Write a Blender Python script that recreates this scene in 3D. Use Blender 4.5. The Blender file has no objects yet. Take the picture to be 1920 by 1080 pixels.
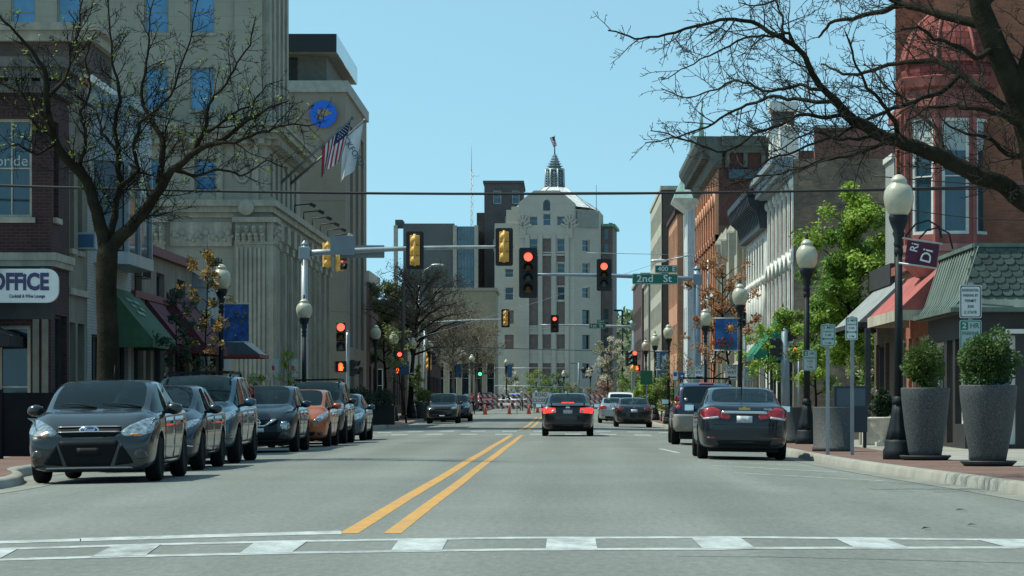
import bpy, bmesh, math, random
from mathutils import Vector, Matrix, Euler, Quaternion
from mathutils.bvhtree import BVHTree
from mathutils.geometry import delaunay_2d_cdt
PI = math.pi
R = math.radians
SC = bpy.context.scene
COL = SC.collection
rnd = random.Random(11)
F, VX, HY, CH = 5260.0, 1054.0, 759.0, 1.06
def V(*a): return Vector(a)
def at(px, py, Y): return Vector(((px-VX)*Y/F, Y, CH+(HY-py)*Y/F))
def rise(y): return 0.0045*max(0.0, y-150.0)
def crown(x): return -min(0.09, max(0.0, 0.02*(abs(x+1.6)-3.0)))
def gz(x, y): return crown(x)+rise(y)
# ---------------------------------------------------------------- materials
MATS = {}
def nodes_of(m):
 m.use_nodes = True
 nt = m.node_tree
 return nt, nt.nodes, nt.links
def newmat(name):
 m = bpy.data.materials.new(name); m.use_nodes = True
 return m
def setin(n, key, val):
 if key in n.inputs: n.inputs[key].default_value = val
def pm(name, col, rough=.6, metal=0.0, var=.15, scale=2.5, bump=0.0, bscale=40.0, spec=.5, coat=0.0, dirt=0.0, emis=None, estr=0.0, trans=0.0, alpha=1.0, sss=0.0, streak=0.0):
 if name in MATS: return MATS[name]
 m = newmat(name); nt, N, L = nodes_of(m)
 b = N['Principled BSDF']
 setin(b, 'Roughness', rough); setin(b, 'Metallic', metal); setin(b, 'Specular IOR Level', spec)
 setin(b, 'Coat Weight', coat); setin(b, 'Coat Roughness', .04)
 setin(b, 'Transmission Weight', trans); setin(b, 'Alpha', alpha)
 c = (col[0], col[1], col[2], 1)
 setin(b, 'Base Color', c)
 if emis:
  setin(b, 'Emission Color', (*emis, 1)); setin(b, 'Emission Strength', estr)
 geo = N.new('ShaderNodeNewGeometry')
 last = None
 if var > 0:
  n1 = N.new('ShaderNodeTexNoise'); n1.inputs['Scale'].default_value = scale; n1.inputs['Detail'].default_value = 6; n1.inputs['Roughness'].default_value = .65
  L.new(geo.outputs['Position'], n1.inputs['Vector'])
  mp = N.new('ShaderNodeMapRange'); mp.inputs['From Min'].default_value = .25; mp.inputs['From Max'].default_value = .75
  mp.inputs['To Min'].default_value = 1-var*1.3; mp.inputs['To Max'].default_value = 1+var
  L.new(n1.outputs['Fac'], mp.inputs['Value'])
  mx = N.new('ShaderNodeMix'); mx.data_type = 'RGBA'; mx.blend_type = 'MULTIPLY'; mx.inputs['Factor'].default_value = 1
  mx.inputs['A'].default_value = c
  mx.inputs[6].default_value = c
  L.new(mp.outputs['Result'], mx.inputs[7])
  last = mx.outputs[2]
 if streak > 0:
  mpn = N.new('ShaderNodeMapping'); mpn.inputs['Scale'].default_value = (1.6, 1.6, .10)
  L.new(geo.outputs['Position'], mpn.inputs['Vector'])
  n2 = N.new('ShaderNodeTexNoise'); n2.inputs['Scale'].default_value = 1.6; n2.inputs['Detail'].default_value = 8; n2.inputs['Roughness'].default_value = .7
  L.new(mpn.outputs['Vector'], n2.inputs['Vector'])
  mp2 = N.new('ShaderNodeMapRange'); mp2.inputs['From Min'].default_value = .35; mp2.inputs['From Max'].default_value = .65
  mp2.inputs['To Min'].default_value = 1-streak; mp2.inputs['To Max'].default_value = 1.05
  L.new(n2.outputs['Fac'], mp2.inputs['Value'])
  mx2 = N.new('ShaderNodeMix'); mx2.data_type = 'RGBA'; mx2.blend_type = 'MULTIPLY'; mx2.inputs['Factor'].default_value = 1
  if last: L.new(last, mx2.inputs[6])
  else: mx2.inputs[6].default_value = c
  L.new(mp2.outputs['Result'], mx2.inputs[7]); last = mx2.outputs[2]
 if last: L.new(last, b.inputs['Base Color'])
 if bump > 0:
  n3 = N.new('ShaderNodeTexNoise'); n3.inputs['Scale'].default_value = bscale; n3.inputs['Detail'].default_value = 5
  L.new(geo.outputs['Position'], n3.inputs['Vector'])
  bp = N.new('ShaderNodeBump'); bp.inputs['Strength'].default_value = bump; bp.inputs['Distance'].default_value = .02
  L.new(n3.outputs['Fac'], bp.inputs['Height']); L.new(bp.outputs['Normal'], b.inputs['Normal'])
 MATS[name] = m
 return m
def wall_uv(N, L):
 """vector (u along the wall, z, 0) for vertical walls of any facing"""
 g = N.new('ShaderNodeNewGeometry')
 sp = N.new('ShaderNodeSeparateXYZ'); L.new(g.outputs['Position'], sp.inputs[0])
 sn = N.new('ShaderNodeSeparateXYZ'); L.new(g.outputs['True Normal'], sn.inputs[0])
 ab = N.new('ShaderNodeMath'); ab.operation = 'ABSOLUTE'; L.new(sn.outputs['X'], ab.inputs[0])
 gt = N.new('ShaderNodeMath'); gt.operation = 'GREATER_THAN'; gt.inputs[1].default_value = .7; L.new(ab.outputs[0], gt.inputs[0])
 mx = N.new('ShaderNodeMix'); mx.data_type = 'FLOAT'
 L.new(gt.outputs[0], mx.inputs[0]); L.new(sp.outputs['X'], mx.inputs[2]); L.new(sp.outputs['Y'], mx.inputs[3])
 # horizontal faces: use y for v
 az = N.new('ShaderNodeMath'); az.operation = 'ABSOLUTE'; L.new(sn.outputs['Z'], az.inputs[0])
 gz_ = N.new('ShaderNodeMath'); gz_.operation = 'GREATER_THAN'; gz_.inputs[1].default_value = .7; L.new(az.outputs[0], gz_.inputs[0])
 mv = N.new('ShaderNodeMix'); mv.data_type = 'FLOAT'
 L.new(gz_.outputs[0], mv.inputs[0]); L.new(sp.outputs['Z'], mv.inputs[2]); L.new(sp.outputs['Y'], mv.inputs[3])
 cb = N.new('ShaderNodeCombineXYZ'); L.new(mx.outputs[0], cb.inputs[0]); L.new(mv.outputs[0], cb.inputs[1])
 return g, cb.outputs[0]
def brickmat(name, c1, c2, mortar, bw=.21, rh=.072, ms=.012, rough=.85, var=.35, vscale=.6, stain=None, stainamt=0.0, offset=.5, bump=.35, streak=.2):
 if name in MATS: return MATS[name]
 m = newmat(name); nt, N, L = nodes_of(m); b = N['Principled BSDF']
 setin(b, 'Roughness', rough); setin(b, 'Specular IOR Level', .3)
 g, uv = wall_uv(N, L)
 t = N.new('ShaderNodeTexBrick'); t.inputs['Scale'].default_value = 1
 t.inputs['Brick Width'].default_value = bw; t.inputs['Row Height'].default_value = rh; t.inputs['Mortar Size'].default_value = ms
 t.inputs['Mortar Smooth'].default_value = .3; t.inputs['Bias'].default_value = 0; t.offset = offset
 t.inputs['Color1'].default_value = (*c1, 1); t.inputs['Color2'].default_value = (*c2, 1); t.inputs['Mortar'].default_value = (*mortar, 1)
 L.new(uv, t.inputs['Vector'])
 n1 = N.new('ShaderNodeTexNoise'); n1.inputs['Scale'].default_value = vscale; n1.inputs['Detail'].default_value = 8; n1.inputs['Roughness'].default_value = .7
 L.new(g.outputs['Position'], n1.inputs['Vector'])
 mp = N.new('ShaderNodeMapRange'); mp.inputs['From Min'].default_value = .3; mp.inputs['From Max'].default_value = .7
 mp.inputs['To Min'].default_value = 1-var; mp.inputs['To Max'].default_value = 1+var*.6
 L.new(n1.outputs['Fac'], mp.inputs['Value'])
 mx = N.new('ShaderNodeMix'); mx.data_type = 'RGBA'; mx.blend_type = 'MULTIPLY'; mx.inputs['Factor'].default_value = 1
 L.new(t.outputs['Color'], mx.inputs[6]); L.new(mp.outputs['Result'], mx.inputs[7])
 last = mx.outputs[2]
 if stain:
  n2 = N.new('ShaderNodeTexNoise'); n2.inputs['Scale'].default_value = 1.1; n2.inputs['Detail'].default_value = 10; n2.inputs['Roughness'].default_value = .75
  mpn = N.new('ShaderNodeMapping'); mpn.inputs['Scale'].default_value = (.5, .5, .9); mpn.inputs['Location'].default_value = (7, 3, 2)
  L.new(g.outputs['Position'], mpn.inputs['Vector']); L.new(mpn.outputs['Vector'], n2.inputs['Vector'])
  m2 = N.new('ShaderNodeMapRange'); m2.inputs['From Min'].default_value = .45; m2.inputs['From Max'].default_value = .62; m2.inputs['To Max'].default_value = stainamt
  L.new(n2.outputs['Fac'], m2.inputs['Value'])
  x2 = N.new('ShaderNodeMix'); x2.data_type = 'RGBA'; x2.inputs[7].default_value = (*stain, 1)
  L.new(m2.outputs['Result'], x2.inputs['Factor']); L.new(last, x2.inputs[6]); last = x2.outputs[2]
 L.new(last, b.inputs['Base Color'])
 bp = N.new('ShaderNodeBump'); bp.inputs['Strength'].default_value = bump; bp.inputs['Distance'].default_value = .01; bp.invert = True
 L.new(t.outputs['Fac'], bp.inputs['Height']); L.new(bp.outputs['Normal'], b.inputs['Normal'])
 MATS[name] = m
 return m
def glassmat(name, tint=(.02,.03,.035), rough=.03, var=.4, thru=0.0, spec=.8, refl=(.8,.9,1)):
 """window glass: dark room behind a reflecting pane, uneven from pane to pane"""
 if name in MATS: return MATS[name]
 m = newmat(name); nt, N, L = nodes_of(m); b = N['Principled BSDF']
 setin(b, 'Roughness', rough); setin(b, 'Specular IOR Level', spec); setin(b, 'IOR', 1.6)
 setin(b, 'Base Color', (*tint, 1)); setin(b, 'Specular Tint', (*refl, 1))
 g = N.new('ShaderNodeNewGeometry')
 n1 = N.new('ShaderNodeTexNoise'); n1.inputs['Scale'].default_value = .9; n1.inputs['Detail'].default_value = 3
 L.new(g.outputs['Position'], n1.inputs['Vector'])
 mp = N.new('ShaderNodeMapRange'); mp.inputs['From Min'].default_value = .3; mp.inputs['From Max'].default_value = .7; mp.inputs['To Min'].default_value = 1-var; mp.inputs['To Max'].default_value = 1+var
 L.new(n1.outputs['Fac'], mp.inputs['Value'])
 mx = N.new('ShaderNodeMix'); mx.data_type = 'RGBA'; mx.blend_type = 'MULTIPLY'; mx.inputs['Factor'].default_value = 1; mx.inputs[6].default_value = (*tint, 1)
 L.new(mp.outputs['Result'], mx.inputs[7]); L.new(mx.outputs[2], b.inputs['Base Color'])
 n2 = N.new('ShaderNodeTexNoise'); n2.inputs['Scale'].default_value = .6; n2.inputs['Detail'].default_value = 1
 L.new(g.outputs['Position'], n2.inputs['Vector'])
 bp = N.new('ShaderNodeBump'); bp.inputs['Strength'].default_value = .25; bp.inputs['Distance'].default_value = .05
 L.new(n2.outputs['Fac'], bp.inputs['Height']); L.new(bp.outputs['Normal'], b.inputs['Normal'])
 if thru > 0:
  tr = N.new('ShaderNodeBsdfTransparent'); tr.inputs[0].default_value = (.48, .62, .62, 1)
  ms = N.new('ShaderNodeMixShader'); ms.inputs[0].default_value = thru
  L.new(b.outputs[0], ms.inputs[1]); L.new(tr.outputs[0], ms.inputs[2])
  L.new(ms.outputs[0], N['Material Output'].inputs['Surface'])
 MATS[name] = m
 return m
# ---------------------------------------------------------------- mesh builder
class MB:
 def __init__(s): s.v = []; s.f = []; s.m = []; s.sm = []
 def add(s, vs, fs, mi=0, smooth=False):
  b = len(s.v); s.v.extend([tuple(p) for p in vs])
  for f in fs:
   s.f.append(tuple(b+i for i in f)); s.m.append(mi); s.sm.append(smooth)
  return s
 def quad(s, a, b, c, d, mi=0): return s.add([a, b, c, d], [(0, 1, 2, 3)], mi)
 def poly(s, pts, mi=0): return s.add(pts, [tuple(range(len(pts)))], mi)
 def box(s, c, size, rot=None, mi=0):
  hx, hy, hz = size[0]/2, size[1]/2, size[2]/2
  pts = [Vector((x, y, z)) for x in (-hx, hx) for y in (-hy, hy) for z in (-hz, hz)]
  if rot is not None:
   M = rot if isinstance(rot, Matrix) else Euler(rot).to_matrix()
   pts = [M @ p for p in pts]
  c = Vector(c)
  return s.add([p+c for p in pts], [(0,1,3,2),(4,6,7,5),(0,4,5,1),(2,3,7,6),(0,2,6,4),(1,5,7,3)], mi)
 def bx(s, x0, x1, y0, y1, z0, z1, mi=0):
  return s.box(((x0+x1)/2, (y0+y1)/2, (z0+z1)/2), (abs(x1-x0), abs(y1-y0), abs(z1-z0)), None, mi)
 def tube(s, pts, radii, n=8, mi=0, cap=True, smooth=True):
  pts = [Vector(p) for p in pts]
  if not isinstance(radii, (list, tuple)): radii = [radii]*len(pts)
  vs = []; prev = None
  for i, p in enumerate(pts):
   if i == 0: d = pts[1]-p
   elif i == len(pts)-1: d = p-pts[i-1]
   else: d = pts[i+1]-pts[i-1]
   if d.length < 1e-9: d = Vector((0,0,1))
   d.normalize()
   if prev is None:
    a = Vector((0,0,1)) if abs(d.z) < .9 else Vector((1,0,0))
    u = d.cross(a).normalized()
   else:
    u = (prev - d*prev.dot(d))
    if u.length < 1e-6: u = d.orthogonal()
    u.normalize()
   prev = u; w = d.cross(u)
   for k in range(n):
    t = 2*PI*k/n
    vs.append(p+(u*math.cos(t)+w*math.sin(t))*radii[i])
  fs = []
  for i in range(len(pts)-1):
   for k in range(n):
    k2 = (k+1) % n
    fs.append((i*n+k, i*n+k2, (i+1)*n+k2, (i+1)*n+k))
  s.add(vs, fs, mi, smooth)
  if cap:
   b = len(s.v)-len(vs)
   s.f.append(tuple(b+k for k in reversed(range(n)))); s.m.append(mi); s.sm.append(False)
   s.f.append(tuple(b+(len(pts)-1)*n+k for k in range(n))); s.m.append(mi); s.sm.append(False)
  return s
 def cyl(s, a, b, r0, r1=None, n=16, mi=0): return s.tube([a, b], [r0, r0 if r1 is None else r1], n, mi)
 def lathe(s, prof, n=20, c=(0,0,0), mi=0, smooth=True, flute=0.0, nf=0, axis='Z'):
  c = Vector(c); vs = []; fs = []
  for (r, z) in prof:
   for k in range(n):
    t = 2*PI*k/n
    rr = r*(1+flute*math.cos(nf*t)) if flute else r
    p = Vector((rr*math.cos(t), rr*math.sin(t), z))
    if axis == 'X': p = Vector((p.z, p.x, p.y))
    elif axis == 'Y': p = Vector((p.y, p.z, p.x))
    vs.append(p+c)
  for i in range(len(prof)-1):
   for k in range(n):
    k2 = (k+1) % n
    fs.append((i*n+k, i*n+k2, (i+1)*n+k2, (i+1)*n+k))
  if prof[0] == prof[-1]: return s.add(vs, fs, mi, smooth)
  if prof[0][0] > 1e-4: fs.append(tuple(reversed(range(n))))
  if prof[-1][0] > 1e-4: fs.append(tuple((len(prof)-1)*n+k for k in range(n)))
  return s.add(vs, fs, mi, smooth)
 def prism(s, poly, a, b, mi=0):
  """poly: list of 3-D points; extruded from offset a to offset b (vectors)"""
  a = Vector(a); b = Vector(b); n = len(poly)
  vs = [Vector(p)+a for p in poly]+[Vector(p)+b for p in poly]
  fs = [tuple(reversed(range(n))), tuple(range(n, 2*n))]+[(k, (k+1) % n, n+(k+1) % n, n+k) for k in range(n)]
  return s.add(vs, fs, mi)
 def ball(s, c, r, n=12, m=8, mi=0, sc=(1,1,1)):
  c = Vector(c); vs = []; fs = []
  for i in range(m+1):
   ph = PI*i/m
   for k in range(n):
    t = 2*PI*k/n
    vs.append(c+Vector((r*sc[0]*math.sin(ph)*math.cos(t), r*sc[1]*math.sin(ph)*math.sin(t), r*sc[2]*math.cos(ph))))
  for i in range(m):
   for k in range(n):
    k2 = (k+1) % n
    fs.append((i*n+k, (i+1)*n+k, (i+1)*n+k2, i*n+k2))
  return s.add(vs, fs, mi, True)
 def mesh(s, name, mats, bevel=0.0, off=(0,0,0), fix=True, weld=False):
  me = bpy.data.meshes.new(name)
  o = Vector(off)
  me.from_pydata([tuple(Vector(p)-o) for p in s.v], [], s.f)
  if not isinstance(mats, (list, tuple)): mats = [mats]
  for m in mats: me.materials.append(m)
  me.polygons.foreach_set('material_index', s.m)
  me.polygons.foreach_set('use_smooth', s.sm)
  if bevel > 0 or fix or weld:
   bm = bmesh.new(); bm.from_mesh(me)
   if weld or bevel > 0: bmesh.ops.remove_doubles(bm, verts=bm.verts, dist=1e-5)
   if bevel > 0:
    es = [e for e in bm.edges if len(e.link_faces) == 2 and e.calc_face_angle(0) > .6]
    bmesh.ops.bevel(bm, geom=es, offset=bevel, segments=2, profile=.6, affect='EDGES', clamp_overlap=True)
   bmesh.ops.recalc_face_normals(bm, faces=bm.faces)
   bm.to_mesh(me); bm.free()
  me.update()
  return me
def link(name, me, parent=None, loc=None, rot=None):
 o = bpy.data.objects.new(name, me); COL.objects.link(o)
 if parent is not None: o.parent = parent
 if loc is not None: o.location = loc
 if rot is not None: o.rotation_euler = rot
 return o
def world_off(parent):
 off = Vector((0,0,0)); p = parent
 while p is not None: off += p.location; p = p.parent
 return off
def part(name, mb, mats, parent, bevel=0.0, world=False, fix=True, weld=False):
 """one mesh object; world=True when the builder holds world coordinates and the thing is not rotated"""
 off = world_off(parent) if world else (0,0,0)
 return link(name, mb.mesh(name, mats, bevel, off, fix, weld), parent)
def tag(o, label=None, cat=None, group=None, kind=None):
 if label: o['label'] = label
 if cat: o['category'] = cat
 if group: o['group'] = group
 if kind: o['kind'] = kind
 return o
def thing(name, label, cat, loc=(0,0,0), rz=0.0, group=None, rot=None):
 o = bpy.data.objects.new(name, None); COL.objects.link(o)
 o.empty_display_size = .2
 o.location = loc; o.rotation_euler = rot if rot else (0, 0, rz)
 return tag(o, label, cat, group)
def solo(name, mb, mats, label, cat, loc=(0,0,0), group=None, world=True, bevel=0.0, kind=None, weld=False):
 me = mb.mesh(name, mats, bevel, loc if world else (0,0,0), True, weld)
 return tag(link(name, me, None, loc), label, cat, group, kind)
def kids(o): return [c for c in o.children]
def dup(root, loc=None, rz=None, label=None, group=None, parent=None):
 """a copy of a thing together with copies of its parts and their sub-parts"""
 c = root.copy(); COL.objects.link(c)
 if parent is not None: c.parent = parent
 if loc is not None: c.location = loc
 if rz is not None: c.rotation_euler = (c.rotation_euler[0], c.rotation_euler[1], rz)
 if label: c['label'] = label
 if group: c['group'] = group
 for ch in kids(root): dup(ch, parent=c)
 return c
def struct(name, mb, mats, bevel=0.0, weld=False, fix=True):
 o = link(name, mb.mesh(name, mats, bevel, (0,0,0), fix, weld)); o['kind'] = 'structure'
 return o
def text_mesh(txt, size, mat, bold=0.0, align='CENTER', depth=.002, spacing=1.0, width=None, shear=0.0):
 cu = bpy.data.curves.new('lettering', 'FONT'); cu.body = txt; cu.size = size; cu.align_x = align; cu.align_y = 'CENTER'
 cu.extrude = depth; cu.offset = bold; cu.space_character = spacing; cu.shear = shear; cu.resolution_u = 3
 ob = bpy.data.objects.new('lettering', cu); COL.objects.link(ob)
 dg = bpy.context.evaluated_depsgraph_get(); ev = ob.evaluated_get(dg)
 me = bpy.data.meshes.new_from_object(ev)
 bpy.data.objects.remove(ob); bpy.data.curves.remove(cu)
 if width and len(me.vertices):
  xs = [v.co.x for v in me.vertices]; w = max(xs)-min(xs)
  if w > 1e-6:
   k = width/w; c = (max(xs)+min(xs))/2
   for v in me.vertices: v.co.x = (v.co.x-c)*k
 me.materials.clear(); me.materials.append(mat)
 me.name = 'lettering'
 return me
def lettering(txt, size, mat, parent, loc, bold=0.0, rot=(PI/2,0,0), name='lettering', **k):
 return link(name, text_mesh(txt, size, mat, bold, **k), parent, loc, rot)
# ---------------------------------------------------------------- facades
Z = Vector((0,0,1))
def wall(mb, O, u, W, H, ops=(), depth=.22, mi=0, mir=None):
 """a wall sheet with real rectangular openings and their reveals; outward normal is u x Z"""
 O = Vector(O); u = Vector(u).normalized(); n = u.cross(Z)
 if mir is None: mir = mi
 us = sorted(set([0, W]+[max(0, min(W, x)) for o in ops for x in (o[0], o[2])]))
 vs = sorted(set([0, H]+[max(0, min(H, x)) for o in ops for x in (o[1], o[3])]))
 for i in range(len(us)-1):
  for j in range(len(vs)-1):
   cu, cv = (us[i]+us[i+1])/2, (vs[j]+vs[j+1])/2
   if any(o[0] < cu < o[2] and o[1] < cv < o[3] for o in ops): continue
   mb.quad(O+u*us[i]+Z*vs[j], O+u*us[i+1]+Z*vs[j], O+u*us[i+1]+Z*vs[j+1], O+u*us[i]+Z*vs[j+1], mi)
 for (a, b, c, d) in [o[:4] for o in ops]:
  p = [O+u*a+Z*b, O+u*c+Z*b, O+u*c+Z*d, O+u*a+Z*d]; q = [x-n*depth for x in p]
  for k in range(4):
   k2 = (k+1) % 4
   mb.quad(p[k], p[k2], q[k2], q[k], mir)
WCACHE = {}
def window(parent, O, u, op, depth, frame, pane, nx=1, ny=2, fw=.06, sill=None, name='window', bar=.03, head=None, blind=None, blindfrac=.4):
 """window in an opening: frame with bars, a pane behind it, a sill in front; copied when one of that size exists"""
 O = Vector(O); u = Vector(u).normalized(); n = u.cross(Z)
 a, b, c, d = op[:4]; w, h = c-a, d-b
 key = (round(w, 2), round(h, 2), tuple(round(x, 3) for x in u), frame.name, pane.name, nx, ny, sill.name if sill else None, head.name if head else None, name, blind.name if blind else None, blindfrac, depth, fw)
 loc = O+u*a+Z*b - world_off(parent)
 if key in WCACHE: return dup(WCACHE[key], loc=loc, parent=parent)
 mb = MB()
 def bar3(x0, x1, z0, z1, y0, y1, m=mb):
  pts = [u*x0+Z*z0, u*x1+Z*z0, u*x1+Z*z1, u*x0+Z*z1]
  m.prism(pts, n*y0, n*y1)
 i0, i1 = -depth+.02, -depth+.10
 bar3(0, fw, 0, h, i0, i1); bar3(w-fw, w, 0, h, i0, i1); bar3(fw, w-fw, 0, fw, i0, i1); bar3(fw, w-fw, h-fw, h, i0, i1)
 for k in range(1, nx):
  x = fw+(w-2*fw)*k/nx; bar3(x-bar/2, x+bar/2, fw, h-fw, i0+.002, i1-.02)
 for k in range(1, ny):
  z = fw+(h-2*fw)*k/ny; bar3(fw, w-fw, z-bar/2, z+bar/2, i0+.004, i1-.01)
 o = link(name, mb.mesh(name, frame), parent, loc)
 pb = MB(); q = -depth+.03
 pb.quad(u*0+n*q, u*w+n*q, u*w+Z*h+n*q, Z*h+n*q)
 link('pane', pb.mesh('pane', pane, fix=False), o)
 if blind:
  bb = MB(); q = -depth+.036
  bb.quad(u*fw+Z*h*(1-blindfrac)+n*q, u*(w-fw)+Z*h*(1-blindfrac)+n*q, u*(w-fw)+Z*(h-fw)+n*q, u*fw+Z*(h-fw)+n*q)
  link('blind', bb.mesh('blind', blind, fix=False), o)
 if sill:
  sb = MB(); sb.prism([u*-.08+Z*-.12, u*(w+.08)+Z*-.12, u*(w+.08)+Z*0, u*-.08+Z*0], n*(-depth+.02), n*.08)
  link('sill', sb.mesh('sill', sill), o)
 if head:
  sb = MB(); sb.prism([u*-.1+Z*h, u*(w+.1)+Z*h, u*(w+.1)+Z*(h+.22), u*-.1+Z*(h+.22)], n*(-depth+.02), n*.07)
  link('lintel', sb.mesh('lintel', head), o)
 WCACHE[key] = o
 return o
def grid_ops(x0, dx, nx, w, z0, dz, nz, h):
 return [(x0+i*dx, z0+j*dz, x0+i*dx+w, z0+j*dz+h) for j in range(nz) for i in range(nx)]
def shell(mb, x0, x1, y0, y1, z0, z1, faces='NESWT', mi=0, mt=None):
 """plain outer faces of a block: S faces the camera (-Y), N far, W = -X, E = +X, T top"""
 if 'S' in faces: mb.quad((x0,y0,z0),(x1,y0,z0),(x1,y0,z1),(x0,y0,z1), mi)
 if 'N' in faces: mb.quad((x1,y1,z0),(x0,y1,z0),(x0,y1,z1),(x1,y1,z1), mi)
 if 'W' in faces: mb.quad((x0,y1,z0),(x0,y0,z0),(x0,y0,z1),(x0,y1,z1), mi)
 if 'E' in faces: mb.quad((x1,y0,z0),(x1,y1,z0),(x1,y1,z1),(x1,y0,z1), mi)
 if 'T' in faces: mb.quad((x0,y0,z1),(x1,y0,z1),(x1,y1,z1),(x0,y1,z1), mi if mt is None else mt)
# ---------------------------------------------------------------- camera, sky, sun
cam = bpy.data.cameras.new('camera'); camo = bpy.data.objects.new('camera', cam); COL.objects.link(camo)
camo.location = (0, 0, CH); camo.rotation_euler = (PI/2, 0, 0)
cam.sensor_width = 36; cam.lens = F/1920*36
cam.shift_x = (960-VX)/1920; cam.shift_y = (HY-540)/1920
cam.clip_start = .5; cam.clip_end = 6000
SC.camera = camo
SC.view_settings.view_transform = 'Standard'; SC.view_settings.look = 'None'; SC.view_settings.exposure = 0
SC.cycles.max_bounces = 6; SC.cycles.diffuse_bounces = 3; SC.cycles.glossy_bounces = 3; SC.cycles.transparent_max_bounces = 12
SC.cycles.use_denoising = True
EL, AZ = R(60), R(8)
tosun = Vector((-math.cos(EL)*math.cos(AZ), math.cos(EL)*math.sin(AZ), math.sin(EL)))
sl = bpy.data.lights.new('sun', 'SUN'); sl.energy = 4.6; sl.angle = R(.5); sl.color = (.97, .98, .84)
so = bpy.data.objects.new('sun', sl); COL.objects.link(so); so.rotation_euler = (-tosun).to_track_quat('-Z', 'Y').to_euler(); so.location = (-40, 20, 60)
w = bpy.data.worlds.new('World'); SC.world = w; w.use_nodes = True
nt = w.node_tree; bg = nt.nodes['Background']; bg.inputs['Strength'].default_value = .163
sky = nt.nodes.new('ShaderNodeTexSky'); sky.sky_type = 'NISHITA'; sky.sun_disc = False
sky.sun_elevation = EL; sky.sun_rotation = math.atan2(tosun.x, tosun.y); sky.altitude = 200; sky.air_density = 1.0; sky.dust_density = .6; sky.ozone_density = 1.0
stc = nt.nodes.new('ShaderNodeTexCoord'); smp = nt.nodes.new('ShaderNodeMapping')   # lift the lookup a little: a deep clear sky down to the roofs
smp.inputs['Scale'].default_value = (1, 1, .9); smp.inputs['Location'].default_value = (0, 0, .23)
nt.links.new(stc.outputs['Generated'], smp.inputs['Vector']); nt.links.new(smp.outputs['Vector'], sky.inputs['Vector'])
skm = nt.nodes.new('ShaderNodeMix'); skm.data_type = 'RGBA'; skm.blend_type = 'MULTIPLY'; skm.inputs['Factor'].default_value = 1
skm.inputs[7].default_value = (1.18, 1.47, 1.16, 1)
nt.links.new(sky.outputs[0], skm.inputs[6]); nt.links.new(skm.outputs[2], bg.inputs[0])
# ---------------------------------------------------------------- ground materials
def asphaltmat():
 m = newmat('asphalt'); nt, N, L = nodes_of(m); b = N['Principled BSDF']
 setin(b, 'Roughness', .8); setin(b, 'Specular IOR Level', .35)
 g = N.new('ShaderNodeNewGeometry')
 def noise(sc, det, mapsc=None, rough=.6):
  n = N.new('ShaderNodeTexNoise'); n.inputs['Scale'].default_value = sc; n.inputs['Detail'].default_value = det; n.inputs['Roughness'].default_value = rough
  if mapsc:
   mm = N.new('ShaderNodeMapping'); mm.inputs['Scale'].default_value = mapsc; L.new(g.outputs['Position'], mm.inputs['Vector']); L.new(mm.outputs['Vector'], n.inputs['Vector'])
  else: L.new(g.outputs['Position'], n.inputs['Vector'])
  return n.outputs['Fac']
 def rng(src, a, b_, c, d):
  n = N.new('ShaderNodeMapRange'); n.inputs['From Min'].default_value = a; n.inputs['From Max'].default_value = b_; n.inputs['To Min'].default_value = c; n.inputs['To Max'].default_value = d
  L.new(src, n.inputs['Value']); return n.outputs['Result']
 def mul(a, b_):
  n = N.new('ShaderNodeMath'); n.operation = 'MULTIPLY'; L.new(a, n.inputs[0]); L.new(b_, n.inputs[1]); return n.outputs[0]
 big = rng(noise(.16, 6), .3, .7, .90, 1.08)
 lane = rng(noise(1.0, 5, (.9, .035, 1)), .3, .7, .88, 1.10)      # long streaks down the lanes
 grain = rng(noise(11, 3, (1.6, .35, 1)), .25, .75, .82, 1.18)
 fine = rng(noise(60, 2, (1.5, .25, 1)), .25, .75, .86, 1.14)
 pt = rng(noise(.09, 2, (1, .5, 1)), .52, .56, 1.0, .93); ruts = N.new('ShaderNodeTexWave'); ruts.wave_type = 'BANDS'; ruts.bands_direction = 'X'; ruts.inputs['Scale'].default_value = .17; ruts.inputs['Distortion'].default_value = 1.2; ruts.inputs['Detail'].default_value = 2; ruts.inputs['Detail Scale'].default_value = .3
 L.new(g.outputs['Position'], ruts.inputs['Vector']); k = mul(mul(mul(big, lane), mul(grain, fine)), mul(pt, rng(ruts.outputs['Fac'], 0, 1, .93, 1.05)))
 mx = N.new('ShaderNodeMix'); mx.data_type = 'RGBA'; mx.blend_type = 'MULTIPLY'; mx.inputs['Factor'].default_value = 1
 mx.inputs[6].default_value = (.178, .188, .170, 1); L.new(k, mx.inputs[7])
 L.new(mx.outputs[2], b.inputs['Base Color'])
 bp = N.new('ShaderNodeBump'); bp.inputs['Strength'].default_value = .5; bp.inputs['Distance'].default_value = .01
 L.new(noise(70, 4), bp.inputs['Height']); L.new(bp.outputs['Normal'], b.inputs['Normal'])
 return m
M_asph = asphaltmat()
M_conc = pm('sidewalk_concrete', (.30, .285, .245), .9, var=.28, scale=.9, bump=.2, bscale=30)
M_kerb = pm('kerb_concrete', (.29, .275, .235), .9, var=.22, scale=1.1, bump=.25, bscale=18)
M_gutter = pm('gutter_concrete', (.215, .215, .185), .9, var=.3, scale=1.2, bump=.2)
M_paver = brickmat('brick_pavers', (.21, .115, .09), (.155, .088, .07), (.15, .125, .105), .2, .1, .008, var=.3)
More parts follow.
